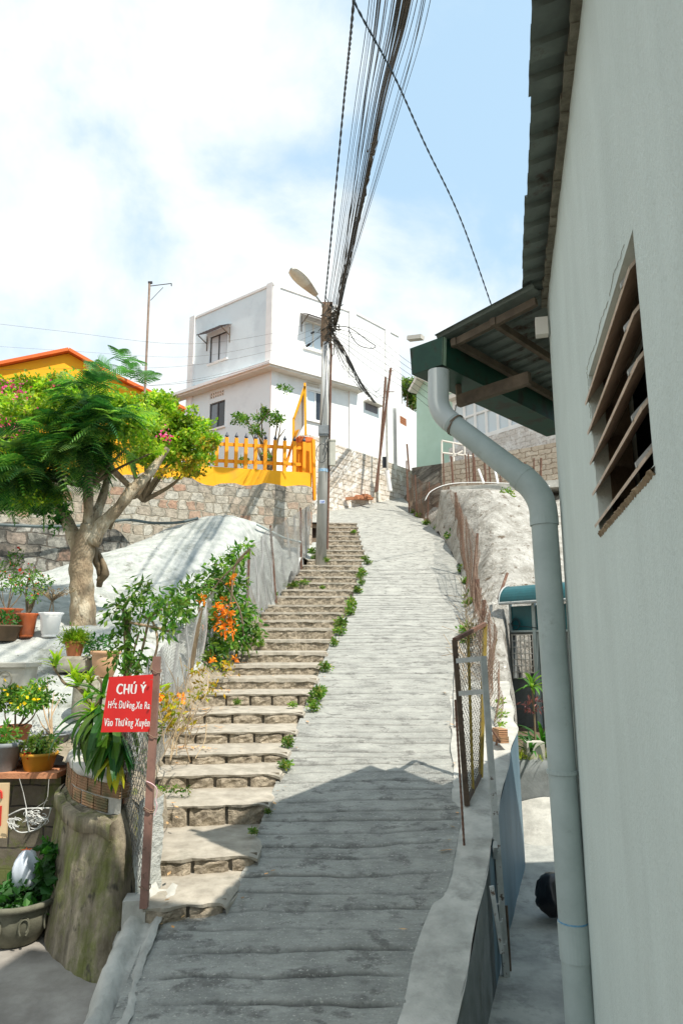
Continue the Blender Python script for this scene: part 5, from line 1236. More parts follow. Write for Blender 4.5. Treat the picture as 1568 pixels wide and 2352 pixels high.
mb = MB(); mb.prism([pt(676, 965, Yt_), pt(698, 890, Yt_), pt(698, 975, Yt_), pt(676, 1015, Yt_)], (0, .05, 0)); mb.build('panel', M_conc, t)
for a_, b_ in (((700, 880), (702, 1000)), ((674, 960), (674, 1040)), ((675, 962), (700, 888))):
    mb = MB(); mb.beam(pt(*a_, Yt_-.05), pt(*b_, Yt_-.05), .08, .08, up=(0, 1, 0)); mb.build('frame_bar', M_yel, t)
YH = Facade.two(pt(345, 907, 25.5), pt(0, 907, 23.5))
t = thing('yellow_house', 'bright yellow gabled house with orange red roof edge behind the tree', 'house', tuple(YH.p(3, 4)))
def yh(pts_, w0, w1):
    mb = MB(); mb.prism([YH.p(*YH.uv(*p), w0) for p in pts_], YH.n*(w1-w0)); return mb
yh([(-90, 862), (158, 812), (253, 866), (348, 910), (350, 1140), (-90, 1140)], 0, -5).build('wall', M_yel, t)
for k, (a_, b_) in enumerate((((-90, 857), (158, 807)), ((158, 807), (253, 861)), ((253, 861), (425, 943)))):
    mb = MB(); A__, B__ = YH.p(*YH.uv(*a_), -2.4), YH.p(*YH.uv(*b_), -2.4); mb.beam(A__, B__, 5.3, .12, up=(0, 0, 1)); mb.build('roof', M_orange, t)
yh([(345, 925), (420, 960), (420, 1140), (345, 1140)], -.3, -5).build('side_wall', M_yel, t)
yh([(-60, 822), (97, 800), (106, 815), (106, 830), (-60, 850)], -7, -9).build('grey_rear_roof', M_ashd, t)
slender('flag_pole', pt(333, 905, 24), pt(344, 648, 24), .045, M_gateb if False else pm('weathered pole', (.38, .28, .22), (.25, .18, .14), s=5), 'tall thin weathered pole with a small bracket arm beside the yellow house', 'pole')
mb = MB(); mb.tube([pt(345, 657, 24), pt(394, 651, 24)], .018, 6); mb.tube([pt(346, 690, 24), pt(375, 660, 24)], .012, 6); mb.tube([pt(394, 651, 24), pt(394, 657, 24)], .02, 6); mb.tube([pt(341, 649, 24), pt(350, 649, 24)], .06, 6)
tag(mb.build('antenna_arm', M_frame), 'small dark bracket arm at the top of the thin weathered pole', 'antenna')

# ================================================================== GREEN AND GLASS HOUSES AT THE RIGHT TOP
t = thing('mint_house', 'mint green house with pale gable edge seen behind the downpipe', 'house', (4.5, 33, 6))
MF = Facade.two(pt(958, 950, 33), pt(1047, 950, 30.5)); 
mb = MB(); mb.prism([MF.p(*MF.uv(*p), 0) for p in ((956, 905), (975, 872), (1047, 905), (1047, 1080), (956, 1080))], -MF.n*6); mb.build('wall', M_mint, t)
mb = MB(); mb.beam(MF.p(*MF.uv(955, 903), -1), MF.p(*MF.uv(975, 868), -1), 3, .15); mb.beam(MF.p(*MF.uv(975, 868), -1), MF.p(*MF.uv(1050, 902), -1), 3, .15); mb.build('roof_edge', M_under, t)
t = thing('veranda_house', 'pale house with long glazed white veranda above a stone foundation', 'house', (8, 29, 6))
VF = Facade.two(pt(1043, 1000, 30.5), pt(1262, 1045, 26.5)); uv0, uv1 = VF.uv(1043, 1000)[0], VF.uv(1268, 1000)[0]
zb_, zt_v = VF.uv(1100, 1005)[1], VF.uv(1100, 900)[1]
def slope_z(x, y): return VF.uv(x, y)
mb = MB(); VF.box(mb, uv0, uv1+3, zb_-.1, zt_v, -.06, -4); mb.build('wall', M_glassb, t)
fr = MB()
for k in range(14):
    u = uv0+(uv1+3-uv0)*k/13; VF.box(fr, u-.07, u+.07, zb_, zt_v, .0, -.058)
VF.box(fr, uv0, uv1+3, zb_-.14, zb_+.1, .02, -.057); VF.box(fr, uv0, uv1+3, zt_v-.2, zt_v, .02, -.057); VF.box(fr, uv0, uv1+3, zb_+1.1, zb_+1.2, .01, -.057)
fr.build('window_frame', M_white, t)
mb = MB(); VF.box(mb, uv0-.1, uv1+3.2, zt_v, zt_v+.2, .4, -4.2); mb.build('roof', M_under, t)
M_bst = brickmat('foundation blocks', VF.az, (.66, .62, .57), (.74, .71, .67), (.52, .47, .42), .5, .22, .02, patch=((.76, .75, .72), 2.0, .50), warp=.08)
mb = MB(); VF.box(mb, uv0-.3, uv1+3, 5.2, zb_-.1, .08, -4); mb.build('foundation', M_bst, t)
SF = Facade.two(pt(1018, 1060, 27.0), pt(1100, 1062, 26.0))
M_bst2 = brickmat('stone garden wall', SF.az, (.50, .41, .31), (.62, .54, .43), (.30, .23, .16), .5, .2, .02, warp=.1)
t = thing('stone_garden_wall', 'rough tan stone block wall standing above the boulder behind rusty posts', 'wall', tuple(SF.p(1, 5.4)))
zs0, zs1 = SF.uv(1050, 1118)[1], SF.uv(1050, 1058)[1]; us0, us1 = SF.uv(1014, 1080)[0], SF.uv(1340, 1080)[0]
mb = MB(); SF.box(mb, us0, us1, zs0-.6, zs1, 0, -.4); mb.build('wall_face', M_bst2, t)
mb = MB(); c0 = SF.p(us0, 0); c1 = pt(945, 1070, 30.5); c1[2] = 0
mb.add([c0+[0, 0, 4.6], c1+[0, 0, 5.4], c1+[0, 0, SF.uv(1014, 1058)[1]+.6], c0+[0, 0, zs1]], [(0, 1, 2, 3)]); mb.build('shade_toned_return', M_rub2, t)  # return side given darker stone to carry its shade
mb = MB(); p0 = pt(1014, 1012, 28); 
for a_, b_ in (((1014, 1012), (1014, 1100)), ((1014, 1012), (1090, 1027)), ((1014, 1040), (1085, 1048)), ((1040, 1018), (1042, 1075)), ((1066, 1022), (1067, 1070)), ((1034, 1052), (1062, 1036))):
    mb.tube([pt(*a_, 27.6), pt(*b_, 27.6)], .04, 6)
tag(mb.build('pipe_railing', M_under), 'pale rusting pipe railing frame in front of the mint house', 'railing')
# tree behind
YT = AXF.p(uaE, 0)[1]+5.0; kt = YT/35.5
t = thing('backdrop_tree', 'leafy green tree rising between the white annex and the mint house', 'tree', tuple(pt(950, 1060, YT)))
mb = MB(); stems(mb, pt(955, 1080, YT), [pt(945, 930, YT), pt(965, 960, YT), pt(935, 900, YT)], .13*kt, .04*kt); mb.build('trunk', M_bark2, t)
mb = MB(); crown(mb, [(pt(x, y, YT), (a_*kt, b_*kt, c_*kt)) for x, y, a_, b_, c_ in ((948, 900, .9, .8, .75), (928, 885, .6, .6, .5), (968, 925, .8, .7, .8), (975, 985, .5, .5, .7))], 4200, .2*kt, sub=12); mb.build('crown', L_weed, t)
# picket of rusty posts on the terrace
R9 = np.random.RandomState(9)
posts = [(939, 1083, 1020, 29), (935, 1150, 1058, 28), (1019, 1115, 1042, 25.4), (1040, 1112, 1048, 25.2), (1072, 1110, 1045, 25.0), (1078, 1110, 1042, 25), (1088, 1108, 1040, 24.9), (1092, 1108, 1050, 24.9), (1126, 1110, 1060, 24.7), (1115, 1110, 1055, 24.7), (1208, 1112, 1062, 24.2), (1225, 1112, 1052, 24.1), (1241, 1112, 1052, 24), (1150, 1112, 1070, 24.5)]
for k, (x, yb, yt, Y_) in enumerate(posts):
    slender('rusty_terrace_post', pt(x, yb, Y_), pt(x-2+R9.uniform(-3, 3), yt, Y_), .028+.012*(k % 3 == 0), M_rust, 'thin rusty iron post of the terrace fence above the boulder', grp='rusty terrace posts', n=6)
slender('leaning_white_post', pt(1110, 1110, 25.3), pt(1098, 1078, 25.6), .045, M_white, 'short white pipe leaning against the stone garden wall', 'pipe')
slender('leaning_white_post', pt(1143, 1112, 25.0), pt(1133, 1066, 25.4), .045, M_white, 'longer white pipe leaning against the stone garden wall, right of the short one', 'pipe')
# shrub in front of the white house
t = thing('garden_shrub', 'sparse leafy shrub with twisted stem behind the yellow picket fence', 'shrub', tuple(pt(622, 1080, 24.5)))
mb = MB(); b_ = pt(620, 1082, 24.5)
stems(mb, b_, [pt(x, y, 24.5+d_) for x, y, d_ in ((560, 955, 0), (590, 940, .4), (620, 940, -.3), (640, 950, .2), (645, 970, 0), (575, 985, -.3), (600, 925, 0), (655, 985, .2))], .07, .012, wob=.12); mb.build('stem', M_bark2, t)
mb = MB(); crown(mb, [(pt(x, y, 24.5), (r1, .5, r2)) for x, y, r1, r2 in ((560, 965, .42, .36), (600, 945, .42, .32), (635, 960, .36, .36), (590, 985, .4, .25), (612, 1050, .3, .2), (560, 1060, .35, .15), (655, 890, .35, .12))], 1500, .14, sub=7); mb.build('foliage', L_vine, t)
# ================================================================== FENCE ON THE LEFT OF THE STAIRWAY
def postbeam(nm, a_, b_, w_, mat, label, parent=None, cat='post', grp=None):
    mb = MB(); mb.beam(a_, b_, w_, w_, up=(0, 1, 0)); o = mb.build(nm, mat, parent)
    if parent is None: tag(o, label, cat, grp)
    return o
s0 = pt(332, 2066, 4.9); s1 = pt(361, 1508, 4.9+.1)
signpost = postbeam('sign_post', s0-[0, 0, .05], s1, .048, M_postp, 'brown square steel post standing at the stairway foot and carrying the red sign')
mb = MB()
for yy in (1545, 1700, 1868, 1872, 2040):
    v = (yy-2066)/(1508-2066); c_ = s0*(1-v)+s1*v; mb.tube([c_+[.036*math.cos(a_), .036*math.sin(a_), .012*math.sin(a_*2)] for a_ in np.linspace(0, 2*PI, 12)], .0035, 5)
tag(mb.build('tie_wire', M_rustwire), 'rusty tie wires wound round the brown sign post', 'wire')
mb = MB(); v = .46; c_ = s0*.55+s1*.45+[.03, -.03, 0]; mb.tube(smooth_path([c_+[-.05, 0, .03], c_+[-.0, -.01, .01], c_+[.025, 0, -.03], c_+[.02, 0, -.09], c_+[.03, 0, -.13], c_+[.015, 0, -.19]], 4), .004, 5)
tag(mb.build('cloth_tie', pm('pink white cloth', (.70, .52, .52), (.62, .38, .40), s=30)), 'pale pink cloth strip tied round the brown sign post', 'cloth')
fl = thing('left_wire_fence', 'grey diamond wire fence on leaning posts along the left edge of the stairway', 'fence', tuple(s0))
FP = [(s0+[.0, .0, .05], s1-[0, 0, .1]),
      (pt(290, 1960, 5.25), pt(283, 1560, 5.5)),
      (G(452, 1580)+[-.12, 0, .1], pt(462, 1395, G(452, 1580)[1])),
      (G(512, 1500)+[-.02, .3, .15], pt(520, 1290, 12.2)),
      (G(565, 1452)+[0, .0, .1], pt(572, 1258, G(565, 1452)[1])),
      (G(634, 1383)+[0, 0, .08], pt(621, 1207, G(634, 1383)[1])),
      (G(692, 1308), pt(690, 1166, G(692, 1308)[1])),
      (G(716, 1250), pt(714, 1150, G(716, 1250)[1]))]
for k, (a_, b_) in enumerate(FP):
    if k in (0, 3): continue
    if k == 1: postbeam('post', a_, b_, .035, M_rust, None, fl)
    else: postbeam('post', a_-[0, 0, .1], b_, .055, M_bark2 if k < 4 else M_rust, None, fl)
wm = MB()
for k in range(len(FP)-1):
    a_, b_ = FP[k], FP[k+1]; cell = .055 if k < 2 else .075
    chain(wm, a_[0], b_[0], a_[1]-[0, 0, .02 if k else .06], b_[1]-[0, 0, .02], cell=cell, r=.0022 if k < 2 else .0042, seed=k, warp=.03 if k < 2 else .03)
wm.build('wire_mesh', M_wire, fl)
# slack crumpled mesh hanging between sign post and the wall
mb = MB(); chain(mb, pt(300, 1985, 5.05), pt(325, 2010, 4.93), pt(281, 1700, 5.2), pt(345, 1560, 4.98), cell=.036, r=.0022, seed=21, warp=.035)
chain(mb, pt(325, 2000, 5.1), pt(292, 1940, 5.25), pt(282, 1560, 5.3), pt(296, 1560, 5.45), cell=.03, r=.0022, seed=22, warp=.03)
tag(mb.build('slack_wire_mesh', M_wire), 'crumpled slack piece of wire mesh hanging beside the brown sign post', 'wire mesh')
mb = MB(); rows = []
for i in range(16):
    v = i/15; rows.append([(-1.40+.12*u+.02*noise2(i*.5, u*4, 90)-.0*v, 5.02+.22*u+.0*v, -1.05-.62*v+.03*noise2(i*.4, u*3, 91)+(-.04*u)) for u in np.linspace(0, 1, 6)])
mb.grid(rows); tag(mb.build('plaster_patch', M_slope, smooth=True), 'rough white plaster lump between the curved wall and the brown sign post', 'plaster')
mb = MB(); mb.box((-1.37, 4.98, -1.79), (.15, .16, .26), rz=.1); mb.box((-1.36, 4.90, -1.93), (.22, .2, .12), rz=.15)
tag(mb.build('footing_block', M_cem), 'small cement footing block at the base of the brown sign post', 'block')

# red sign
SG = [pt(251, 1555, 4.88), pt(352, 1549, 4.88), pt(344, 1681, 4.86), pt(232, 1682, 4.86)]
sg = thing('warning_sign', 'red painted metal warning sign with white Vietnamese lettering on the brown post', 'sign', tuple(SG[3]))
mb = MB(); mb.prism(SG, (0, .006, 0)); mb.build('panel', M_redsign, sg)
def lettering(txt, cx, cy, hgt_q, width_q, parent, mat, Y, shear=0., bold=.05, tilt=0., name='lettering'):
    cu = bpy.data.curves.new('t', 'FONT'); cu.body = txt; cu.size = 1; cu.align_x = 'LEFT'; cu.space_character = 1.12
    ob = bpy.data.objects.new('t', cu); col.objects.link(ob); bpy.context.view_layer.update()
    me = bpy.data.meshes.new_from_object(ob.evaluated_get(bpy.context.evaluated_depsgraph_get()))
    V = np.array([v.co[:] for v in me.vertices]); Fs = [list(p.vertices) for p in me.polygons]
    bpy.data.objects.remove(ob); bpy.data.meshes.remove(me)
    x0, x1 = V[:, 0].min(), V[:, 0].max(); caph = .70; mb = MB()
    ex = pt(cx+1, cy, Y)-pt(cx, cy, Y); ez = pt(cx, cy-1, Y)-pt(cx, cy, Y); n = 7
    for k in range(n):   # heavy upright strokes, thin cross strokes
        X = (V[:, 0]+bold*(k/(n-1)-.5)-x0)/(x1-x0)-.5; Zv = V[:, 1]/caph-.5
        P = pt(cx, cy, Y)+np.outer(X*width_q+shear*Zv*hgt_q, ex)+np.outer(Zv*hgt_q-X*width_q*tilt, ez)
        mb.add(P-np.array([0, .00015*k, 0]), Fs)
    return mb.build(name, mat, parent)
lettering('CHÚ Ý', 302, 1583, 24, 66, sg, M_letter, 4.8745, shear=.12, bold=.11, tilt=.03)
lettering('Hết Đường,Xe Ra', 297, 1619, 17, 95, sg, M_letter, 4.8682, shear=.1, bold=.075, tilt=.02)
lettering('Vào Thường Xuyên', 292, 1659, 18, 104, sg, M_letter, 4.8618, shear=.1, bold=.075, tilt=.01)
mb = MB()
for x, y in ((352, 1562), (349, 1622), (350, 1670)): mb.lathe([(.007, 0), (.007, .004), (.002, .006)], c=pt(x-4, y, 4.85), n=8)
mb.build('bolt', M_rust, sg)

# tan board at the far left, hanging basket
tb = thing('tan_board', 'tan board with red lettering hanging at the far left below the plank shelf', 'sign', tuple(pt(0, 1920, 5.95)))
mb = MB(); mb.prism([pt(-75, 1800, 5.95), pt(21, 1799, 5.95), pt(15, 1925, 5.95), pt(-75, 1925, 5.95)], (0, .02, 0)); mb.build('panel', M_tan, tb)
mb = MB(); Yb = 5.942
mb.tube([pt(-20, 1822, Yb)]+[pt(-5+9*math.sin(a_), 1822-7*math.cos(a_), Yb) for a_ in np.linspace(0, PI*.55, 8)]+[pt(4.5, 1834, Yb)], .009, 5)
mb.prism([pt(-3, 1852, Yb), pt(4.5, 1851, Yb), pt(2, 1897, Yb), pt(-3, 1897, Yb)], (0, .006, 0)); mb.prism([pt(-40, 1852, Yb), pt(-30, 1852, Yb), pt(-32, 1897, Yb), pt(-40, 1897, Yb)], (0, .006, 0))
mb.build('lettering', M_letred, tb)
bk = thing('hanging_wire_basket', 'white wire planter basket hanging by cords under the plank shelf', 'basket', tuple(pt(70, 1880, 5.95)))
Yk = 5.98; R3 = np.random.RandomState(3)
mb = MB()
def arcp(cx, cy, rx, ry, a0, a1, n=12, Y=Yk): return [pt(cx+rx*math.cos(a_), cy+ry*math.sin(a_), Y) for a_ in np.linspace(a0, a1, n)]
mb.tube(smooth_path([pt(20, 1873, Yk-.1), pt(42, 1862, Yk-.12), pt(62, 1857, Yk-.1), pt(118, 1856, Yk-.02)], 4), .005, 5)
mb.tube(smooth_path([pt(22, 1880, Yk-.1), pt(35, 1905, Yk-.14), pt(55, 1912, Yk-.14), pt(90, 1902, Yk-.1), pt(110, 1880, Yk), pt(118, 1857, Yk)], 5), .005, 5)
mb.tube(smooth_path([pt(60, 1858, Yk-.12), pt(64, 1885, Yk-.14), pt(68, 1908, Yk-.14)], 4), .006, 5)
for k in range(34):
    cx = R3.uniform(62, 106); cy = R3.uniform(1864, 1896); a_ = R3.uniform(0, 6); rr = R3.uniform(5, 16)
    mb.tube(arcp(cx, cy, rr, rr*R3.uniform(.3, .8), a_, a_+R3.uniform(1.5, 4), 9, Yk-.12+R3.uniform(0, .12)), .0035, 4)
for k in range(8): mb.tube(arcp(32+R3.uniform(-4, 10), 1888+R3.uniform(-5, 8), R3.uniform(6, 13), R3.uniform(6, 13), R3.uniform(0, 3), R3.uniform(4, 6), 10, Yk-.13), .0035, 4)
mb.build('wire_body', pm('white basket wire', (.62, .63, .60), (.45, .45, .42), s=20, rough=.5), bk)
mb = MB(); mb.tube([pt(45, 1788, Yk), pt(54, 1820, Yk), pt(62, 1858, Yk-.1)], .0035, 4); mb.tube([pt(113, 1790, Yk), pt(110, 1830, Yk-.05), pt(98, 1857, Yk-.05)], .003, 4); mb.tube([pt(110, 1838, Yk), pt(80, 1858, Yk)], .003, 4); mb.build('cord', M_wire, bk)

# ================================================================== POTS AND PLANTS
def pot(nm, label, c, r, h, mat, prof='flare', rim=.06, n=28, group=None, soil=True, cat='potted plant', scal=False, sides=None):
    t = thing(nm, label, cat, tuple(c), group); mb = MB(); c = np.asarray(c, float); nn = sides or n
    if prof == 'flare': P = [(r*.62, 0), (r*.66, h*.05), (r*.94, h*.86), (r*1.02, h*.87), (r*1.03, h*.98), (r*.95, h), (r*.88, h*.9), (r*.85, h*.82)]
    elif prof == 'urn': P = [(r*.60, 0), (r*.66, h*.07), (r*.62, h*.13), (r*.70, h*.16), (r*.86, h*.80), (r*.90, h*.84), (r*.89, h*.87), (r*1.04, h*.97), (r*1.0, h), (r*.86, h*.95), (r*.83, h*.85)]
    elif prof == 'bowl': P = [(r*.50, 0), (r*.62, h*.06), (r*.85, h*.42), (r*.93, h*.78), (r*.90, h*.83), (r*1.05, h*.88), (r*1.06, h), (r*.96, h), (r*.88, h*.86)]
    wv = None
    if scal: wv = ([7, 8], r*.035, 14)
    mb.lathe(P, c=c, n=56 if scal else nn, wav=wv); mb.build('pot', mat, t, smooth=(sides is None))
    if soil:
        mb = MB(); mb.lathe([(.001, h*.80), (r*.86, h*.82)], c=c, n=20); mb.build('soil', M_soil, t)
    return t, c+np.array([0, 0, h*.82])
def on(x, y, Y, dz=0):  # foot of a pot seen at pixel x,y, set on the bank
    return pt(x, y, Y)+np.array([0, 0, dz])
def twiggy(t, top, tips, mat, n, size, rad, r0=.012, flower=None, fm=None, fs=.04, fn=30):
    mb = MB(); stems(mb, top, tips, r0, r0*.3, wob=.1); mb.build('stem', M_bark2, t)
    mb = MB()
    for tp in tips: blob(mb, tp, rad, n//len(tips), size, shell=.2)
    mb.build('foliage', mat, t)
    if fm:
        mb = MB()
        for tp in tips[:flower]: blob(mb, np.asarray(tp)+[0, -rad[1]*.6, rad[2]*.5], np.asarray(rad)*.8, fn, fs, shell=.6, asp=.8, droop=0)
        mb.build('flower', fm, t)
YP = 8.5
def tips(c, sp): return [np.asarray(c)+np.array(s_) for s_ in sp]
t, tp = pot('potted_shrub', 'glossy orange clay pot with scalloped rim and twisted shrub, left of the white pot', onslope(60, 1464), .135, .31, M_terr2, 'urn', scal=True)
twiggy(t, tp, tips(tp, [(-.15, 0, .42), (.02, 0, .5), (.14, .05, .45), (-.05, .1, .6), (.1, -.05, .3)]), L_vine, 420, .055, (.13, .12, .11), .018, 5, L_redf, .03, 4)
t, tp = pot('potted_shrub', 'tall white pot with scalloped rim and bare umbrella shaped shrub under the tree', onslope(114, 1464), .15, .32, M_potw, 'urn', scal=True)
mb = MB()
for sgn_ in (-1, 1): mb.tube(smooth_path([tp+[sgn_*.045, 0, -.02], tp+[sgn_*.02, 0, .12], tp+[sgn_*.006, 0, .22]], 3), .008, 6)
mb.tube([tp+[-.012, 0, .17], tp+[.012, 0, .17]], .005, 4)
for k in range(60):
    a_ = rs.uniform(0, 2*PI); rr = rs.uniform(.06, .34); e = tp+[rr*math.cos(a_), rr*math.sin(a_)*.6, .24+rr*.38+rs.uniform(-.01, .03)]; mb.tube(smooth_path([tp+[0, 0, .2], tp+[rr*.4*math.cos(a_), rr*.3*math.sin(a_), .25+rr*.1], e], 3), .003, 3)
mb.build('stem', M_bark2, t)
mb = MB()
for k in range(200):
    a_ = rs.uniform(0, 2*PI); rr = rs.uniform(.05, .34); leaves(mb, np.array([tp+[rr*math.cos(a_), rr*math.sin(a_)*.6, .25+rr*.38]]), .035)
mb.build('foliage', L_dry, t)
t, tp = pot('potted_rose', 'dark red rimmed pot with slender rose bush at the left edge behind the brown pot', onslope(14, 1440), .20, .25, M_terr2, 'urn', scal=True)
twiggy(t, tp, tips(tp, [(-.12, 0, .40), (.0, 0, .55), (.12, 0, .42), (-.2, 0, .6), (.05, 0, .75)]), L_vine, 420, .055, (.13, .12, .13), .01, 5, L_redf, .05, 3)
t, tp = pot('potted_plant', 'dull brown bowl pot with low dark foliage at the left edge beside the orange pot', onslope(12, 1472), .20, .20, M_potb, 'flare')
mb = MB(); blob(mb, tp+[0, 0, .08], (.18, .16, .12), 260, .06); mb.build('foliage', L_dark, t)
ledge_mat = M_rubl = pm('ledge stone', (.44, .42, .34), (.22, .20, .15), s=6, bump=1, bs=14)
def stonelump(nm, label, c, size, mat, seed=0, cat='stone block'):
    mb = MB(); R = np.random.RandomState(seed)
    rows = []
    for i in range(10):
        th_ = PI*i/9; row = []
        for j in range(18):
            ph_ = 2*PI*j/17 if j < 17 else 2*PI
            sx = math.copysign(abs(math.cos(ph_))**.45, math.cos(ph_))*math.sin(th_)**.4; sy = math.copysign(abs(math.sin(ph_))**.45, math.sin(ph_))*math.sin(th_)**.4; sz = math.copysign(abs(math.cos(th_))**.45, math.cos(th_))
            k = 1+.06*noise2(ph_*1.0 if j < 17 else 0, th_*2, seed+3); row.append((c[0]+sx*size[0]/2*k, c[1]+sy*size[1]/2*k, c[2]+size[2]/2+sz*size[2]/2*k))
        rows.append(row)
    mb.grid(rows); return tag(mb.build(nm, mat, smooth=True), label, cat)
cL = onslope(168, 1540, -.02); stonelump('stone_ledge', 'rough grey stone ledge carrying the tilted hexagonal pot on the white slope', cL, (.44, .36, .19), ledge_mat, 3)
t, tp = pot('potted_conifer', 'orange hexagonal pot with feathery bright green dwarf shrub on the stone ledge', cL+np.array([0, 0, .165]), .125, .20, M_terr, 'flare', sides=6)
mb = MB()
for k in range(420):
    d = unit(rs.normal(size=3)*[1, 1, .5]+[0, 0, .75]); l = rs.uniform(.1, .24); mb.quads([[tp+d*.02, tp+d*l*.6+[.006, 0, 0], tp+d*l, tp+d*l*.6-[.006, 0, 0]]])
    for q_ in range(3): leaves(mb, np.array([tp+d*l*rs.uniform(.4, 1)]), .05, out=d[None], spread=.5, asp=.22, droop=0)
mb.build('foliage', L_lime, t)
c_ = onslope(240, 1555); t, tp = pot('clay_jar', 'large plain pale clay pot half hidden behind the vines right of the stone ledge', c_, .165, .30, M_peach, 'bowl', soil=True)
mb = MB(); blob(mb, tp+[-.12, .05, .10], (.16, .14, .12), 260, .06); mb.build('foliage', L_dark, t)
stonelump('stone_pillar', 'small stacked grey stone pillar on the white slope behind the red sign', onslope(197, 1648, -.03), (.26, .24, .44), M_graycem if False else ledge_mat, 8)
stonelump('stone_pillar', 'pale stone block lower right of the small pillar, half behind the sign', onslope(255, 1640, -.03), (.3, .24, .36), M_stonel, 9)
# square planter with scroll
pc = onslope(10, 1592); t = thing('square_planter', 'large pale square stone planter with carved circle emblem at the left edge', 'planter', tuple(pc))
mb = MB(); mb.box(pc+[-.06, .12, .14], (.56, .34, .27)); mb.box(pc+[-.06, .12, .30], (.62, .40, .045)); mb.box(pc+[-.06, .12, -.0], (.60, .38, .05)); mb.build('body', M_stonel, t)
mb = MB(); cc = pc+[.02, -.055, .15]; mb.tube([cc+[.075*math.cos(a_), 0, .085*math.sin(a_)] for a_ in np.linspace(0, 2*PI, 20)], .008, 5)
mb.tube([cc+[-.035, 0, .04], cc+[.04, 0, .04]], .007, 5); mb.tube([cc+[0, 0, .04], cc+[0, 0, -.05]], .007, 5); mb.tube([cc+[-.2, 0, .03], cc+[-.12, 0, .07], cc+[-.05, 0, .08]], .006, 5); mb.build('carved_emblem', M_rubl, t)
# flowering shrub in terracotta
t, tp = pot('potted_flower_shrub', 'terracotta pot with tall yellow flowering shrub standing behind the grey bucket pot', onslope(32, 1720), .145, .22, M_terr, 'flare')
twiggy(t, tp, [pt(x, y, 6.75+d_) for x, y, d_ in ((10, 1612, 0), (45, 1600, .1), (75, 1592, 0), (95, 1605, .1), (60, 1620, -.1), (25, 1592, .1))], L_vine, 1100, .06, (.12, .12, .08), .011, 6, L_yelf, .045, 9)
t, tp = pot('potted_sapling', 'low grey split plastic pot with thin pale bare sapling behind the ochre pot', onslope(118, 1714), .17, .12, M_potg, 'flare')
mb = MB(); stems(mb, tp, [pt(x, y, 7.0) for x, y in ((96, 1570), (140, 1602), (125, 1590), (110, 1560), (85, 1640))], .010, .003, wob=.08); mb.build('stem', pm('pale stem', (.45, .32, .20), (.35, .25, .15), s=9), t)
mb = MB()
for x, y in ((96, 1570), (140, 1602), (112, 1562), (88, 1580)): blob(mb, pt(x, y, 7), (.07, .06, .07), 34, .045, shell=.2)
mb.build('foliage', L_vine, t)
t, tp = pot('potted_herb', 'ochre yellow plastic pot with bright green herb on the brick coping shelf', on(87, 1783, 6.32), .155, .205, M_poty, 'flare')
mb = MB(); blob(mb, tp+[0, 0, .09], (.17, .15, .10), 420, .055, shell=.1); mb.build('foliage', L_weed, t); mb = MB(); blob(mb, tp+[-.03, -.1, .03], (.05, .04, .03), 14, .035, asp=.8); mb.build('flower', L_redf, t)
t, tp = pot('potted_plant', 'stained grey plastic bucket pot on the brick coping shelf left of the ochre pot', on(4, 1786, 6.30), .155, .30, M_potg, 'flare')
mb = MB(); blob(mb, tp+[0, 0, .10], (.15, .13, .11), 200, .055, shell=.1); mb.build('foliage', L_vine, t)
# ridged bricks under the shelf pots
t = thing('shelf_bricks', 'mossy ridged bricks standing on the shelf between the ochre and grey pots', 'bricks', tuple(on(40, 1783, 6.5)))
for k in range(3):
    for j in range(2): mb = MB(); q_ = on(26+k*20, 1776-j*20, 6.56); mb.box(q_+[0, 0, .0], (.085, .09, .075)); mb.build('brick', M_ridge, t)
# arrow leaved strap plant hanging over the curved wall
t, tp = pot('potted_dracaena', 'terracotta pot with long drooping glossy striped strap leaves over the curved wall', on(217, 1748, 5.45), .12, .26, M_terr, 'flare')
mb = MB(); b_ = pt(250, 1630, 5.3); mb.tube(smooth_path([tp, tp*.5+b_*.5+[0, .05, .05], b_], 4), .016, 6); mb.tube(smooth_path([tp, pt(235, 1580, 5.4), pt(225, 1555, 5.4)], 4), .012, 6); mb.build('stem', M_bark2, t)
mb = MB()
for (x, y) in ((235, 1640), (255, 1650), (270, 1670), (225, 1660)): straps(mb, pt(x-6, y-12, 5.3), 12, .44, .055, elev=(-.9, .5), droop=1.1, az=-PI/2)
straps(mb, pt(240, 1600, 5.4), 10, .34, .04, elev=(.3, 1.4), droop=.8)
for (x, y) in ((245, 1690), (262, 1700), (276, 1690)): straps(mb, pt(x, y, 5.16), 9, .34, .058, elev=(-1.5, -.5), droop=.5, az=-PI/2)
mb.build('leaf_cluster', L_drac, t)
mb = MB(); straps(mb, pt(262, 1735, 5.12), 7, .26, .06, elev=(-1.2, -.5), droop=.5, az=-PI/2); mb.build('yellow_leaves', L_dracy, t)
t = thing('frangipani_branch', 'bare curving grey branch with tufts of young leaves left of the strap leaves', 'plant', tuple(on(235, 1700, 5.9)))
mb = MB(); mb.tube(smooth_path([pt(240, 1700, 5.9), pt(222, 1650, 5.9), pt(205, 1610, 5.9), pt(180, 1580, 5.9), pt(150, 1570, 5.9), pt(132, 1545, 5.9), pt(124, 1530, 5.9)], 4), [.016]*12+[.012]*6+[.009]*7, 7); mb.tube(smooth_path([pt(215, 1625, 5.9), pt(232, 1598, 5.9), pt(205, 1570, 5.9)], 4), .009, 6); mb.build('branch', M_bark2, t)
mb = MB()
for x, y, n_ in ((180, 1572, 12), (128, 1528, 8), (215, 1640, 16), (200, 1612, 12), (205, 1568, 8), (170, 1555, 6)): straps(mb, pt(x, y, 5.9), n_*2, .16, .03, elev=(.2, 1.5), droop=.6, seg=4)
mb.build('leaf_cluster', L_lime, t)
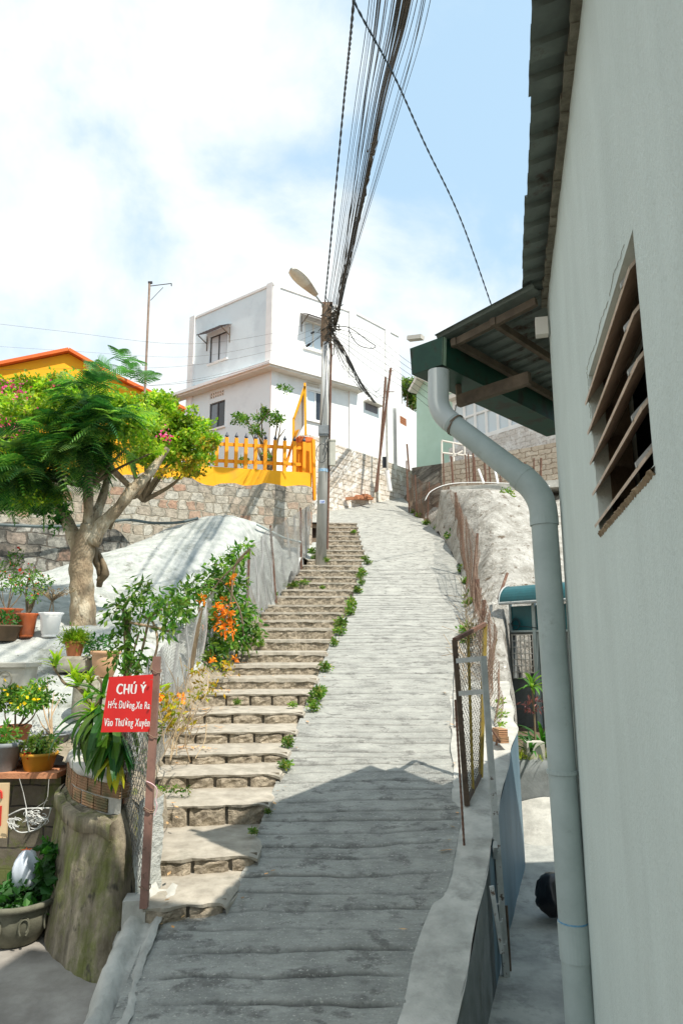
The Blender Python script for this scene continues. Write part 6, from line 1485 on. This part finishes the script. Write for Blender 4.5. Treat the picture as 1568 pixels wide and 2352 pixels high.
mb = MB(); blob(mb, pt(222, 1688, 5.75), (.035, .03, .035), 30, .03, asp=.9); tag(mb.build('orchid_flower', L_purp), 'tiny purple flower beside the terracotta dracaena pot', 'flower')
# big planter in the yard with plastic bag
pc_ = pt(35, 2172, 5.55); pc_[2] = -2.15
t, tp = pot('carved_bowl_planter', 'large carved grey stone bowl planter with dark leafy plant on the yard floor', pc_, .275, .31, M_stonep, 'bowl')
mb = MB()
for k in range(4):
    a0 = -PI/2+(k-1.2)*.75
    for q_ in (0, 1):
        mb.tube([pc_+[(.252)*math.cos(a0+.13*math.cos(b__)), .252*math.sin(a0+.13*math.cos(b__)), .17+.07*math.sin(b__)*(1-.3*q_)] for b__ in np.linspace(-1, 4-q_, 12)], .008, 5)
mb.build('carved_scroll', M_stonep, t)
mb = MB(); crown(mb, [(tp+[0, 0, .06], (.30, .25, .10)), (tp+[.22, 0, .18], (.12, .15, .16)), (tp+[.2, 0, .34], (.08, .1, .1))], 520, .085, asp=.7); mb.build('foliage', L_dark, t)
mb = MB(); rows = []; cb = tp+[.0, .08, .07]
for i in range(16):
    th_ = PI*i/15; rows.append([cb+np.array([.10*math.sin(th_)**.8*(1-.35*max(0, -math.cos(th_))**2*0-.45*(th_/PI)**3)*math.cos(p_)*(1+.16*math.sin(p_*5+th_*4)), .09*math.sin(th_)**.8*math.sin(p_)*(1+.12*math.sin(p_*4)), .14-.14*math.cos(th_)+.02*math.sin(p_*3)*math.sin(th_)]) for p_ in np.linspace(0, 2*PI, 26)])
mb.grid(rows); bgw = tag(mb.build('plastic_bag', M_bagw, smooth=True), 'knotted white plastic bag resting in the carved bowl planter', 'bag')
mb = MB(); p = cb+[.0, 0, .275]; mb.prism([p+[.004, 0, -.006], p+[-.05, 0, .004], p+[-.012, 0, .01], p+[-.01, 0, .022], p+[.0, 0, .010], p+[.035, 0, .012]], (0, .008, 0)); mb.build('red_tie', M_orange, bgw)

# ================================================================== TREE
TY = 10.0
def tq(x, y, d=0): return pt(x, y, TY+d)
tree = thing('garden_tree', 'broad dark green feathery leaved tree with forked pale trunk in the left garden', 'tree', tuple(tq(192, 1440)))
mb = MB()
def limb(P, r): 
    Q = smooth_path(P, 6); rr = np.interp(np.linspace(0, 1, len(Q)), np.linspace(0, 1, len(r)), r); rr = rr*(1+.06*np.sin(np.arange(len(Q))*1.3)); mb.tube(Q, rr, 16)
limb([tq(192, 1445)-[0, 0, .12], tq(191, 1400), tq(188, 1340), tq(187, 1290), tq(198, 1240), tq(205, 1205)], [.20, .175, .165, .165, .15, .11])
limb([tq(190, 1290), tq(172, 1235, .05), tq(148, 1185, .1), tq(118, 1130, .15), tq(90, 1070, .2)], [.13, .11, .085, .065, .04])
limb([tq(198, 1240), tq(204, 1190), tq(203, 1130, -.1), tq(206, 1040, -.1), tq(205, 960, 0)], [.12, .075, .07, .06, .03])
limb([tq(205, 1230), tq(222, 1180, .1), tq(240, 1130, .2), tq(255, 1060, .3)], [.10, .08, .06, .04])
limb([tq(210, 1250), tq(235, 1205), tq(270, 1170), tq(305, 1125), tq(345, 1085, .1), tq(385, 1030, .2)], [.12, .10, .085, .085, .07, .04])
mb.build('trunk', M_bark, tree, smooth=True)
mb = MB()
limb([tq(228, 1348, .35), tq(232, 1315, .3), tq(220, 1285, .25), tq(218, 1250, .25), tq(225, 1215, .25), tq(262, 1190, .3), tq(275, 1160, .35), tq(300, 1110, .4)], [.04, .06, .05, .045, .045, .04, .035, .03])
limb([tq(228, 1335, .3), tq(242, 1318, .25), tq(236, 1290, .25), tq(222, 1262, .3)], [.05, .06, .035, .03])
limb([tq(250, 1215, .3), tq(280, 1150, .3), tq(315, 1140, .4), tq(340, 1100, .4)], [.04, .03, .025, .02])
mb.build('climbing_stem', M_bark2, tree, smooth=True)
cc_ = tq(195, 1010)
tipsF = []
shape = [(70, 1065, .65, .33), (130, 1030, .55, .36), (195, 1005, .5, .36), (250, 985, .42, .28), (150, 1075, .5, .3), (40, 1085, .55, .28), (215, 1035, .42, .34), (0, 1075, .6, .33), (215, 930, .38, .25), (100, 1105, .4, .2), (-40, 1085, .6, .33), (110, 1060, .6, .36), (280, 1000, .32, .26), (160, 985, .4, .25)]
for x, y, rx, rz in shape:
    for k in range(7):
        u = unit(rs.normal(size=3)); u[1] = -abs(u[1]) if k % 3 else u[1]; tipsF.append((tq(x, y)+u*np.array([rx, .8, rz]), u*[1, 1, .3]+[0, 0, rs.uniform(-.7, .2)]))
mb = MB(); place_fronds(mb, tipsF, L=(.28, .58), per=8, up=.1, multi=True); crown(mb, [(tq(x, y, .2), (rx*.8, .6, rz*.8)) for x, y, rx, rz in shape], 3600, .06, sub=8, asp=.5); mb.build('crown', [L_fern, L_fern2, L_fern3], tree)
mb = MB(); place_fronds(mb, [(tq(x, y, d_), np.array([dx, -.2, dz])) for x, y, d_, dx, dz in ((255, 850, .3, .2, .9), (285, 835, .3, .5, .9), (268, 870, .2, .0, .9), (300, 870, .3, .8, .4), (200, 890, .3, -.5, .6), (170, 900, .2, -.3, .7), (225, 870, .2, .2, .8), (320, 880, .3, .9, .5), (240, 840, .3, -.3, .9))], L=(.32, .5), per=3)
mb.build('top_fronds', leafmat('pale fern leaves', [(.07, .20, .09), (.10, .25, .09), (.05, .16, .06)], .35), tree)
mb = MB()
for x, y in ((205, 960), (120, 1060), (300, 1020), (60, 1080), (255, 960), (150, 960), (200, 900), (20, 1060), (350, 1040)): stems(mb, tq(205, 1120), [tq(x, y)], .03, .012)
mb.build('twigs', M_bark2, tree)
mb = MB(); crown(mb, [(tq(50, 1150, .2), (.55, .4, .22)), (tq(20, 1120, .2), (.5, .4, .25)), (tq(150, 1175, .1), (.16, .2, .22)), (tq(125, 1200, .0), (.13, .13, .16))], 1800, .08, asp=.75); mb.build('hanging_leaves', L_dark, tree)

mb = MB(); crown(mb, [(tq(x, y, -.3), (rx, .4, rz)) for x, y, rx, rz in ((300, 960, .45, .3), (260, 1010, .3, .25), (40, 930, .5, .25), (120, 930, .5, .3), (200, 905, .45, .28), (330, 1010, .3, .25), (90, 1150, .35, .14), (60, 1030, .4, .2), (170, 1010, .35, .2))], 4200, .07, asp=.7); mb.build('creeper_leaves', L_lime, tree)
mb = MB(); R4 = np.random.RandomState(4)
for k in range(260):
    x, y = R4.uniform(0, 560), R4.uniform(1230, 1690); c = onslope(x, y)
    if c[1] > 19 or c[1] < 6.6: continue
    d = R4.uniform(.008, .03); u = R4.normal(size=3); u[2] = abs(u[2])*.4; u = unit(u)*d; v = unit(np.cross(u, [0, 0, 1.]))*d*.7
    h = np.array([0, 0, d*.8]); c = c+[0, 0, .004]
    mb.add([c-u, c+v, c+u, c-v, c+h], [(0, 1, 4), (1, 2, 4), (2, 3, 4), (3, 0, 4)])
st(tag(mb.build('slope_debris', M_rock), 'small stones and crumbs of plaster lying on the whitewashed slope', 'debris'), 'stuff')
# bougainvillea hedge behind the tree
BY = 16.0
bg_ = thing('bougainvillea', 'wide bougainvillea bush with lime green leaves and pink bracts hanging over the rubble wall', 'shrub', tuple(pt(330, 1140, BY+1.0)))
mb = MB(); b_ = pt(330, 1150, BY+1)
stems(mb, b_, [pt(x, y, BY+.3) for x, y in ((300, 960), (360, 980), (420, 1000), (460, 1010), (380, 1040), (330, 1010), (250, 950), (440, 1060), (150, 980), (40, 950))], .07, .015, wob=.06); mb.build('stem', M_bark2, bg_)
sh_ = [(330, 970, 1.0, .6), (400, 990, .9, .6), (455, 1015, .6, .5), (360, 940, .7, .4), (430, 970, .5, .35), (370, 1045, .9, .38), (430, 1055, .55, .28), (300, 935, .75, .32), (250, 930, .8, .4), (170, 900, .9, .42), (90, 905, .9, .5), (30, 930, .9, .6), (-20, 900, .7, .5), (20, 1000, .9, .5), (470, 1050, .25, .2)]
mb = MB(); crown(mb, [(pt(x, y, BY), (rx, .7, rz)) for x, y, rx, rz in sh_+[(40, 950, 1.0, .5), (-10, 1000, .9, .5), (120, 890, .7, .3)]], 34000, .10, sub=14, asp=.7); mb.build('foliage', L_lime, bg_)
mb = MB(); crown(mb, [(pt(x, y, BY-.2), (rx, .5, rz)) for x, y, rx, rz in ((450, 1070, .5, .25), (480, 1020, .25, .3), (380, 1085, .6, .15))], 600, .10, sub=9, asp=.7); mb.build('yellowing_foliage', L_yellow, bg_)
mb = MB()
for x, y, r_, n_ in ((20, 905, .32, 110), (10, 975, .34, 120), (45, 890, .2, 40), (60, 930, .25, 50), (45, 985, .2, 70), (20, 1000, .25, 60), (325, 980, .12, 26), (378, 995, .13, 34), (380, 1008, .08, 16), (130, 890, .15, 18), (5, 935, .3, 70), (75, 940, .15, 30)): blob(mb, pt(x, y, BY-.85), (r_*1.25, .25, r_*1.25), int(n_*.55), .085, shell=.2, asp=.95, droop=0)
mb.build('flower', L_pink, bg_)

# ================================================================== VINES ON THE LEFT FENCE
v1 = thing('fence_vine', 'green climbing vine with pointed leaves on the near fence post behind the red sign', 'vine', tuple(pt(300, 1640, 6.4)))
mb = MB(); Yv = 6.4
for P_ in ([(292, 1640), (295, 1560), (288, 1480), (285, 1400), (300, 1370)], [(300, 1640), (310, 1560), (330, 1480), (345, 1420), (372, 1400)], [(345, 1540), (362, 1480), (352, 1430), (330, 1415)], [(300, 1430), (350, 1440), (390, 1450)], [(310, 1640), (300, 1540), (320, 1450)]):
    mb.tube(smooth_path([pt(x, y, Yv+rs.uniform(-.08, .08)) for x, y in P_], 5), rs.uniform(.008, .013), 6)
mb.build('stem', pm('vine stem', (.42, .30, .19), (.28, .20, .12), s=14), v1)
mb = MB(); postb = mb.beam(pt(290, 1640, 6.45), pt(294, 1400, 6.45), .05, .05, up=(0, 1, 0)); mb.build('support_post', M_bark2, v1)
mb = MB()
for x, y, r_, n_ in ((318, 1360, .13, 90), (300, 1385, .17, 110), (275, 1400, .12, 60), (250, 1412, .08, 26), (340, 1385, .16, 100), (370, 1395, .14, 80), (400, 1380, .13, 70), (300, 1440, .13, 70), (285, 1470, .13, 80), (290, 1500, .14, 90), (275, 1510, .12, 60), (320, 1520, .12, 60), (395, 1420, .10, 50), (385, 1450, .08, 35), (330, 1345, .07, 26), (300, 1540, .12, 50), (415, 1410, .1, 40), (290, 1700, .10, 50), (355, 1680, .09, 30), (310, 1740, .12, 44)):
    blob(mb, pt(x, y, Yv-.05), (r_*1.05, r_*.8, r_*.9), int(n_*.75), .085, shell=.15, asp=.36, droop=.6)
mb.build('foliage', L_vine, v1)
Yv = 11.0
v2 = thing('trumpet_vine', 'dense green vine with clusters of orange trumpet flowers covering the fence beside the stairway', 'vine', tuple(pt(500, 1540, Yv)))
mb = MB()
for P_ in ([(455, 1560), (462, 1480), (470, 1400), (500, 1340), (560, 1280)], [(520, 1520), (510, 1450), (530, 1380), (540, 1300), (575, 1260)], [(560, 1480), (550, 1400), (500, 1330), (440, 1370), (380, 1390)], [(470, 1560), (480, 1500), (500, 1440)]):
    mb.tube(smooth_path([pt(x, y, Yv+rs.uniform(-.1, .1)) for x, y in P_], 5), rs.uniform(.012, .02), 6)
mb.build('stem', M_bark2, v2)
mb = MB()
for x, y, r_, n_, dY in ((565, 1255, .14, 40, 1.2), (545, 1275, .24, 90, 1), (520, 1300, .3, 150, .6), (500, 1320, .32, 160, .3), (505, 1350, .32, 170, .2), (530, 1370, .3, 140, .4), (490, 1390, .3, 140, 0), (540, 1410, .34, 170, .3), (560, 1440, .32, 160, .2), (520, 1460, .34, 160, 0), (555, 1470, .25, 110, .2), (500, 1490, .26, 110, -.2), (455, 1350, .26, 120, -.2), (420, 1370, .26, 110, -.4), (440, 1400, .24, 90, -.4), (470, 1420, .2, 70, -.3), (400, 1395, .2, 60, -.6), (475, 1515, .2, 60, -.4), (545, 1330, .2, 60, .6), (570, 1400, .15, 50, .6), (585, 1450, .16, 60, .3)):
    blob(mb, pt(x, y, Yv+dY), (r_, r_*.7, r_*.8), n_, .13, shell=.15, asp=.4, droop=.5)
mb.build('foliage', L_vine, v2)
mb = MB()
for x, y, r_, n_ in ((500, 1400, .09, 22), (518, 1390, .13, 34), (506, 1428, .12, 34), (527, 1412, .10, 26), (536, 1440, .08, 22), (516, 1445, .1, 20), (462, 1375, .06, 22), (533, 1332, .07, 24), (480, 1505, .06, 12)): blob(mb, pt(x, y, Yv-.35), (r_, r_*.8, r_), n_, .085, shell=.3, asp=.55, droop=.2)
for x, y in ((516, 1452), (534, 1455), (468, 1378), (465, 1430)): mb.tube([pt(x, y, Yv-.35), pt(x+2, y+18, Yv-.35)], .011, 5)
mb.build('flower', L_orangef, v2)
v3 = thing('dry_creeper', 'dry tangled creeper with few leaves and orange blooms at the fence foot beside the sign', 'vine', tuple(pt(400, 1650, 7)))
mb = MB()
for k in range(46):
    x0, y0 = rs.uniform(365, 450), rs.uniform(1590, 1760); x1, y1 = x0+rs.uniform(-40, 60), y0-rs.uniform(20, 120); Yg = 5.6+max(0, (1760-y0))/85
    mb.tube(smooth_path([pt(x0, y0, Yg), pt((x0+x1)/2+rs.uniform(-15, 15), (y0+y1)/2, Yg+.15), pt(x1, y1, Yg+.3)], 4), .004, 4)
mb.build('stem', L_dry, v3)
mb = MB()
for x, y, r_, n_, Yg in ((385, 1610, .12, 60, 6.6), (400, 1640, .12, 50, 6.5), (440, 1600, .12, 40, 7.8), (480, 1580, .2, 60, 8.8), (370, 1590, .1, 36, 6.5), (520, 1530, .2, 60, 10), (425, 1665, .08, 20, 6.6), (385, 1665, .08, 20, 6.3), (455, 1540, .14, 36, 8.8)): blob(mb, pt(x, y, Yg), (r_, r_*.7, r_*.7), n_, .075, shell=.1, asp=.42)
mb.build('foliage', L_yellow, v3)
mb = MB()
for x, y, Yg in ((418, 1598, 6.8), (360, 1600, 6.3), (490, 1515, 9), (540, 1512, 10)): blob(mb, pt(x, y, Yg), (.035, .03, .03), 12, .05, asp=.8)
mb.build('flower', L_orangef, v3)
mb = MB(); straps(mb, pt(352, 1590, 5.6), 1, .3, .05, elev=(.5, .6), droop=.3, az=.1); tag(mb.build('strap_leaf', L_lime), 'single long lime green leaf poking right beside the brown sign post', 'leaf')

# ================================================================== WEEDS ALONG THE JOINTS
protos = []
for k in range(3):
    mb = MB(); blob(mb, (0, 0, .07), (.13, .11, .09), 170, .065, shell=.05, asp=.6, droop=-.1); straps(mb, (0, 0, 0), 10, .16, .016, elev=(.5, 1.4), droop=.5, seg=3)
    mb_o = mb.build('weed_clump', L_weed, loc=(0, 0, 0)); protos.append(mb_o)
spots = [(730, 1600, 1.0, 'on the stair edge midway up the steps'), (738, 1585, .8, None), (748, 1535, .8, None), (780, 1452, 1.6, None), (783, 1435, 1.5, None), (768, 1478, .9, None), (806, 1395, 1.6, None), (803, 1408, 1.2, None), (822, 1358, 1.2, None), (830, 1340, 1.2, None), (826, 1325, 1.0, None), (832, 1318, 1.2, None), (838, 1284, 1.5, None), (845, 1292, 1.0, None), (812, 1222, 1.0, None),
         (662, 1708, .7, None), (656, 1755, .8, None), (720, 1625, .8, None), (715, 1610, .7, None), (582, 1905, .5, None), (616, 1860, .45, None), (748, 1288, 1.2, None), (722, 1285, 1.4, None), (718, 1270, 1.6, None), (672, 1618, .5, None), (545, 1612, .45, None), (600, 1478, .7, None), (700, 1340, 1.2, None), (650, 1345, 1.3, None), (675, 1345, 1.2, None), (740, 1350, .8, None), (630, 1370, 1.0, None)]
first = True
for k, (x, y, s_, _) in enumerate(spots):
    g = G(x, y, .05); g[2] -= .03
    o = protos[k % 3] if k < 3 else dup(protos[k % 3], (0, 0, 0))
    o.location = g; o.rotation_euler = (0, 0, rs.uniform(0, 6)); o.scale = (s_*rs.uniform(.55, 1.0), s_*rs.uniform(.55, 1.0), s_*rs.uniform(.5, 1.0))
    tag(o, 'small green weed clump rooted in the cracks of the stone steps', 'weed', 'weeds growing along the stairway')
for k, (x, y, s_) in enumerate([(1040, 1245, 2.4), (1030, 1225, 2.0), (1052, 1258, 1.6), (975, 1205, 1.2), (958, 1188, 1.2), (945, 1178, 1.0), (1000, 1218, 1.2), (1066, 1340, 1.1), (1073, 1375, 1.3), (1076, 1395, 1.4), (1066, 1455, 1.2), (1058, 1315, 1.4), (1068, 1470, 1.0), (1063, 1480, .8)]):
    g = G(x, y); g[0] += .06; o = dup(protos[k % 3], tuple(g)); o.rotation_euler = (0, 0, rs.uniform(0, 6)); o.scale = (s_*.95,)*3
    tag(o, 'green weed clump growing at the foot of the rusty fence', 'weed', 'weeds growing along the right fence')
t = tuple(G(385, 1822, .1)); mb = MB()
for k in range(5): blob(mb, np.array(t)+[-.2+k*.09, 0.02, .03], (.07, .05, .04), 34, .04, shell=.1)
tag(mb.build('step_weeds', L_weed), 'low green weeds with a pink bud spreading on the step beside the sign post', 'weed')
mb = MB()
for k in range(420):
    if k < 260: i = rs.randint(4, 10); Y = SY[i]+rs.uniform(.05, .3); x = XSf(Y)+abs(rs.normal())*.28; z = SZ[i]+.02
    else: Y = rs.uniform(4.5, 20); x = rs.choice([XSf(Y)+.05+abs(rs.normal())*.1, XRf(Y)-abs(rs.normal())*.12, XLf(Y)+abs(rs.normal())*.08]); z = zr(Y)+(.11 if x < XLf(Y) else .01)
    d = rs.uniform(.02, .045); a_ = rs.uniform(0, 6); u = np.array([math.cos(a_), math.sin(a_), .1])*d; v = np.array([-math.sin(a_), math.cos(a_), 0])*d*.35; c = np.array([x, Y, z+.008])
    mb.quads([[c-u, c+v, c+u, c-v]])
st(tag(mb.build('leaf_litter', L_litter), 'fallen orange petals and dry leaves scattered over steps and ramp edges', 'leaf litter'), 'stuff')

# ================================================================== RUSTY FENCE ON THE RIGHT OF THE RAMP
fr_ = thing('right_wire_fence', 'rusty wire mesh fence on leaning iron posts along the right of the ramp', 'fence', tuple(G(1070, 1430)))
RP = [((939, 1171), (935, 1081)), ((957, 1179), (953, 1091)), ((980, 1202), (985, 1107)), ((1022, 1210), (1030, 1118)), ((1051, 1240), (1046, 1131)), ((1068, 1320), (1056, 1166)), ((1080, 1380), (1096, 1225)), ((1095, 1425), (1095, 1330)), ((1100, 1478), (1112, 1378))]
FQ = []
for k, (b_, tp_) in enumerate(RP):
    g = G(*b_); 
    Yp = {0: 29.2, 1: 28.2, 2: 26.6, 3: 25.4, 4: 23.2, 5: 19.2, 6: 16.6, 7: 14.6, 8: 12.4}[k]
    p0, p1 = pt(b_[0], b_[1], Yp), pt(tp_[0], tp_[1], Yp); p0[2] = min(p0[2], zr(Yp)+.1); FQ.append((p0, p1))
    mb = MB(); r_ = .030 if k != 7 else .05; mb.beam(p0-[0, 0, .15], p1, r_*1.7, r_*1.7, up=(0, 1, 0)); mb.build('post', M_rust, fr_)
wm = MB()
FQ2 = FQ+[(pt(1122, 1560, 10.4), pt(1135, 1418, 10.6)), (pt(1135, 1700, 8.2), pt(1146, 1600, 8.3))]
for k in range(len(FQ2)-1):
    a_, b_ = FQ2[k], FQ2[k+1]; chain(wm, a_[0], b_[0], a_[1]-[0, 0, .03], b_[1]-[0, 0, .03], cell=.09 if k < 5 else .07, r=.0042 if k < 5 else .0030, seed=40+k, warp=.05)
wm.build('wire_mesh', M_rustwire, fr_)
mb = MB(); mb.beam(pt(1144, 1376, 13.8), pt(1164, 1317, 14.2), .05, .05, up=(0, 1, 0)); mb.build('leaning_post', M_rust, fr_)
mb = MB()
for k in range(7): P = [FQ2[j][0]*(1-v)+FQ2[j][1]*v for j in range(5, 10) for v in [(.15+k*.13)]]; mb.tube(smooth_path([p+rs.normal(size=3)*.04 for p in P], 4), .005, 4)
mb.build('strand_wire', M_rustwire, fr_)
mb = MB()
for k in range(150):
    Y = rs.uniform(10, 20); x = XRf(Y)+abs(rs.normal())*.25+.05; c = np.array([x, Y, zr(Y)+.08]); e = c+rs.normal(size=3)*.2+[0, 0, .22]; mb.tube([c, (c+e)/2+rs.normal(size=3)*.04, e], .005, 3)
st(tag(mb.build('dry_twigs', L_dry), 'dry brown twigs and dead creeper caught along the rusty fence', 'twigs'), 'stuff')
mb = MB()
for x, y, Y_ in ((1150, 1665, 8.4), (1150, 1640, 8.7), (1148, 1610, 9), (1152, 1690, 8.2)): blob(mb, pt(x, y, Y_), (.07, .06, .04), 50, .05, shell=.1)
tag(mb.build('wall_top_weeds', L_lime), 'small yellow green weeds on the pale cement wall top beside the rusty mesh', 'weed')
bpy.context.view_layer.update()
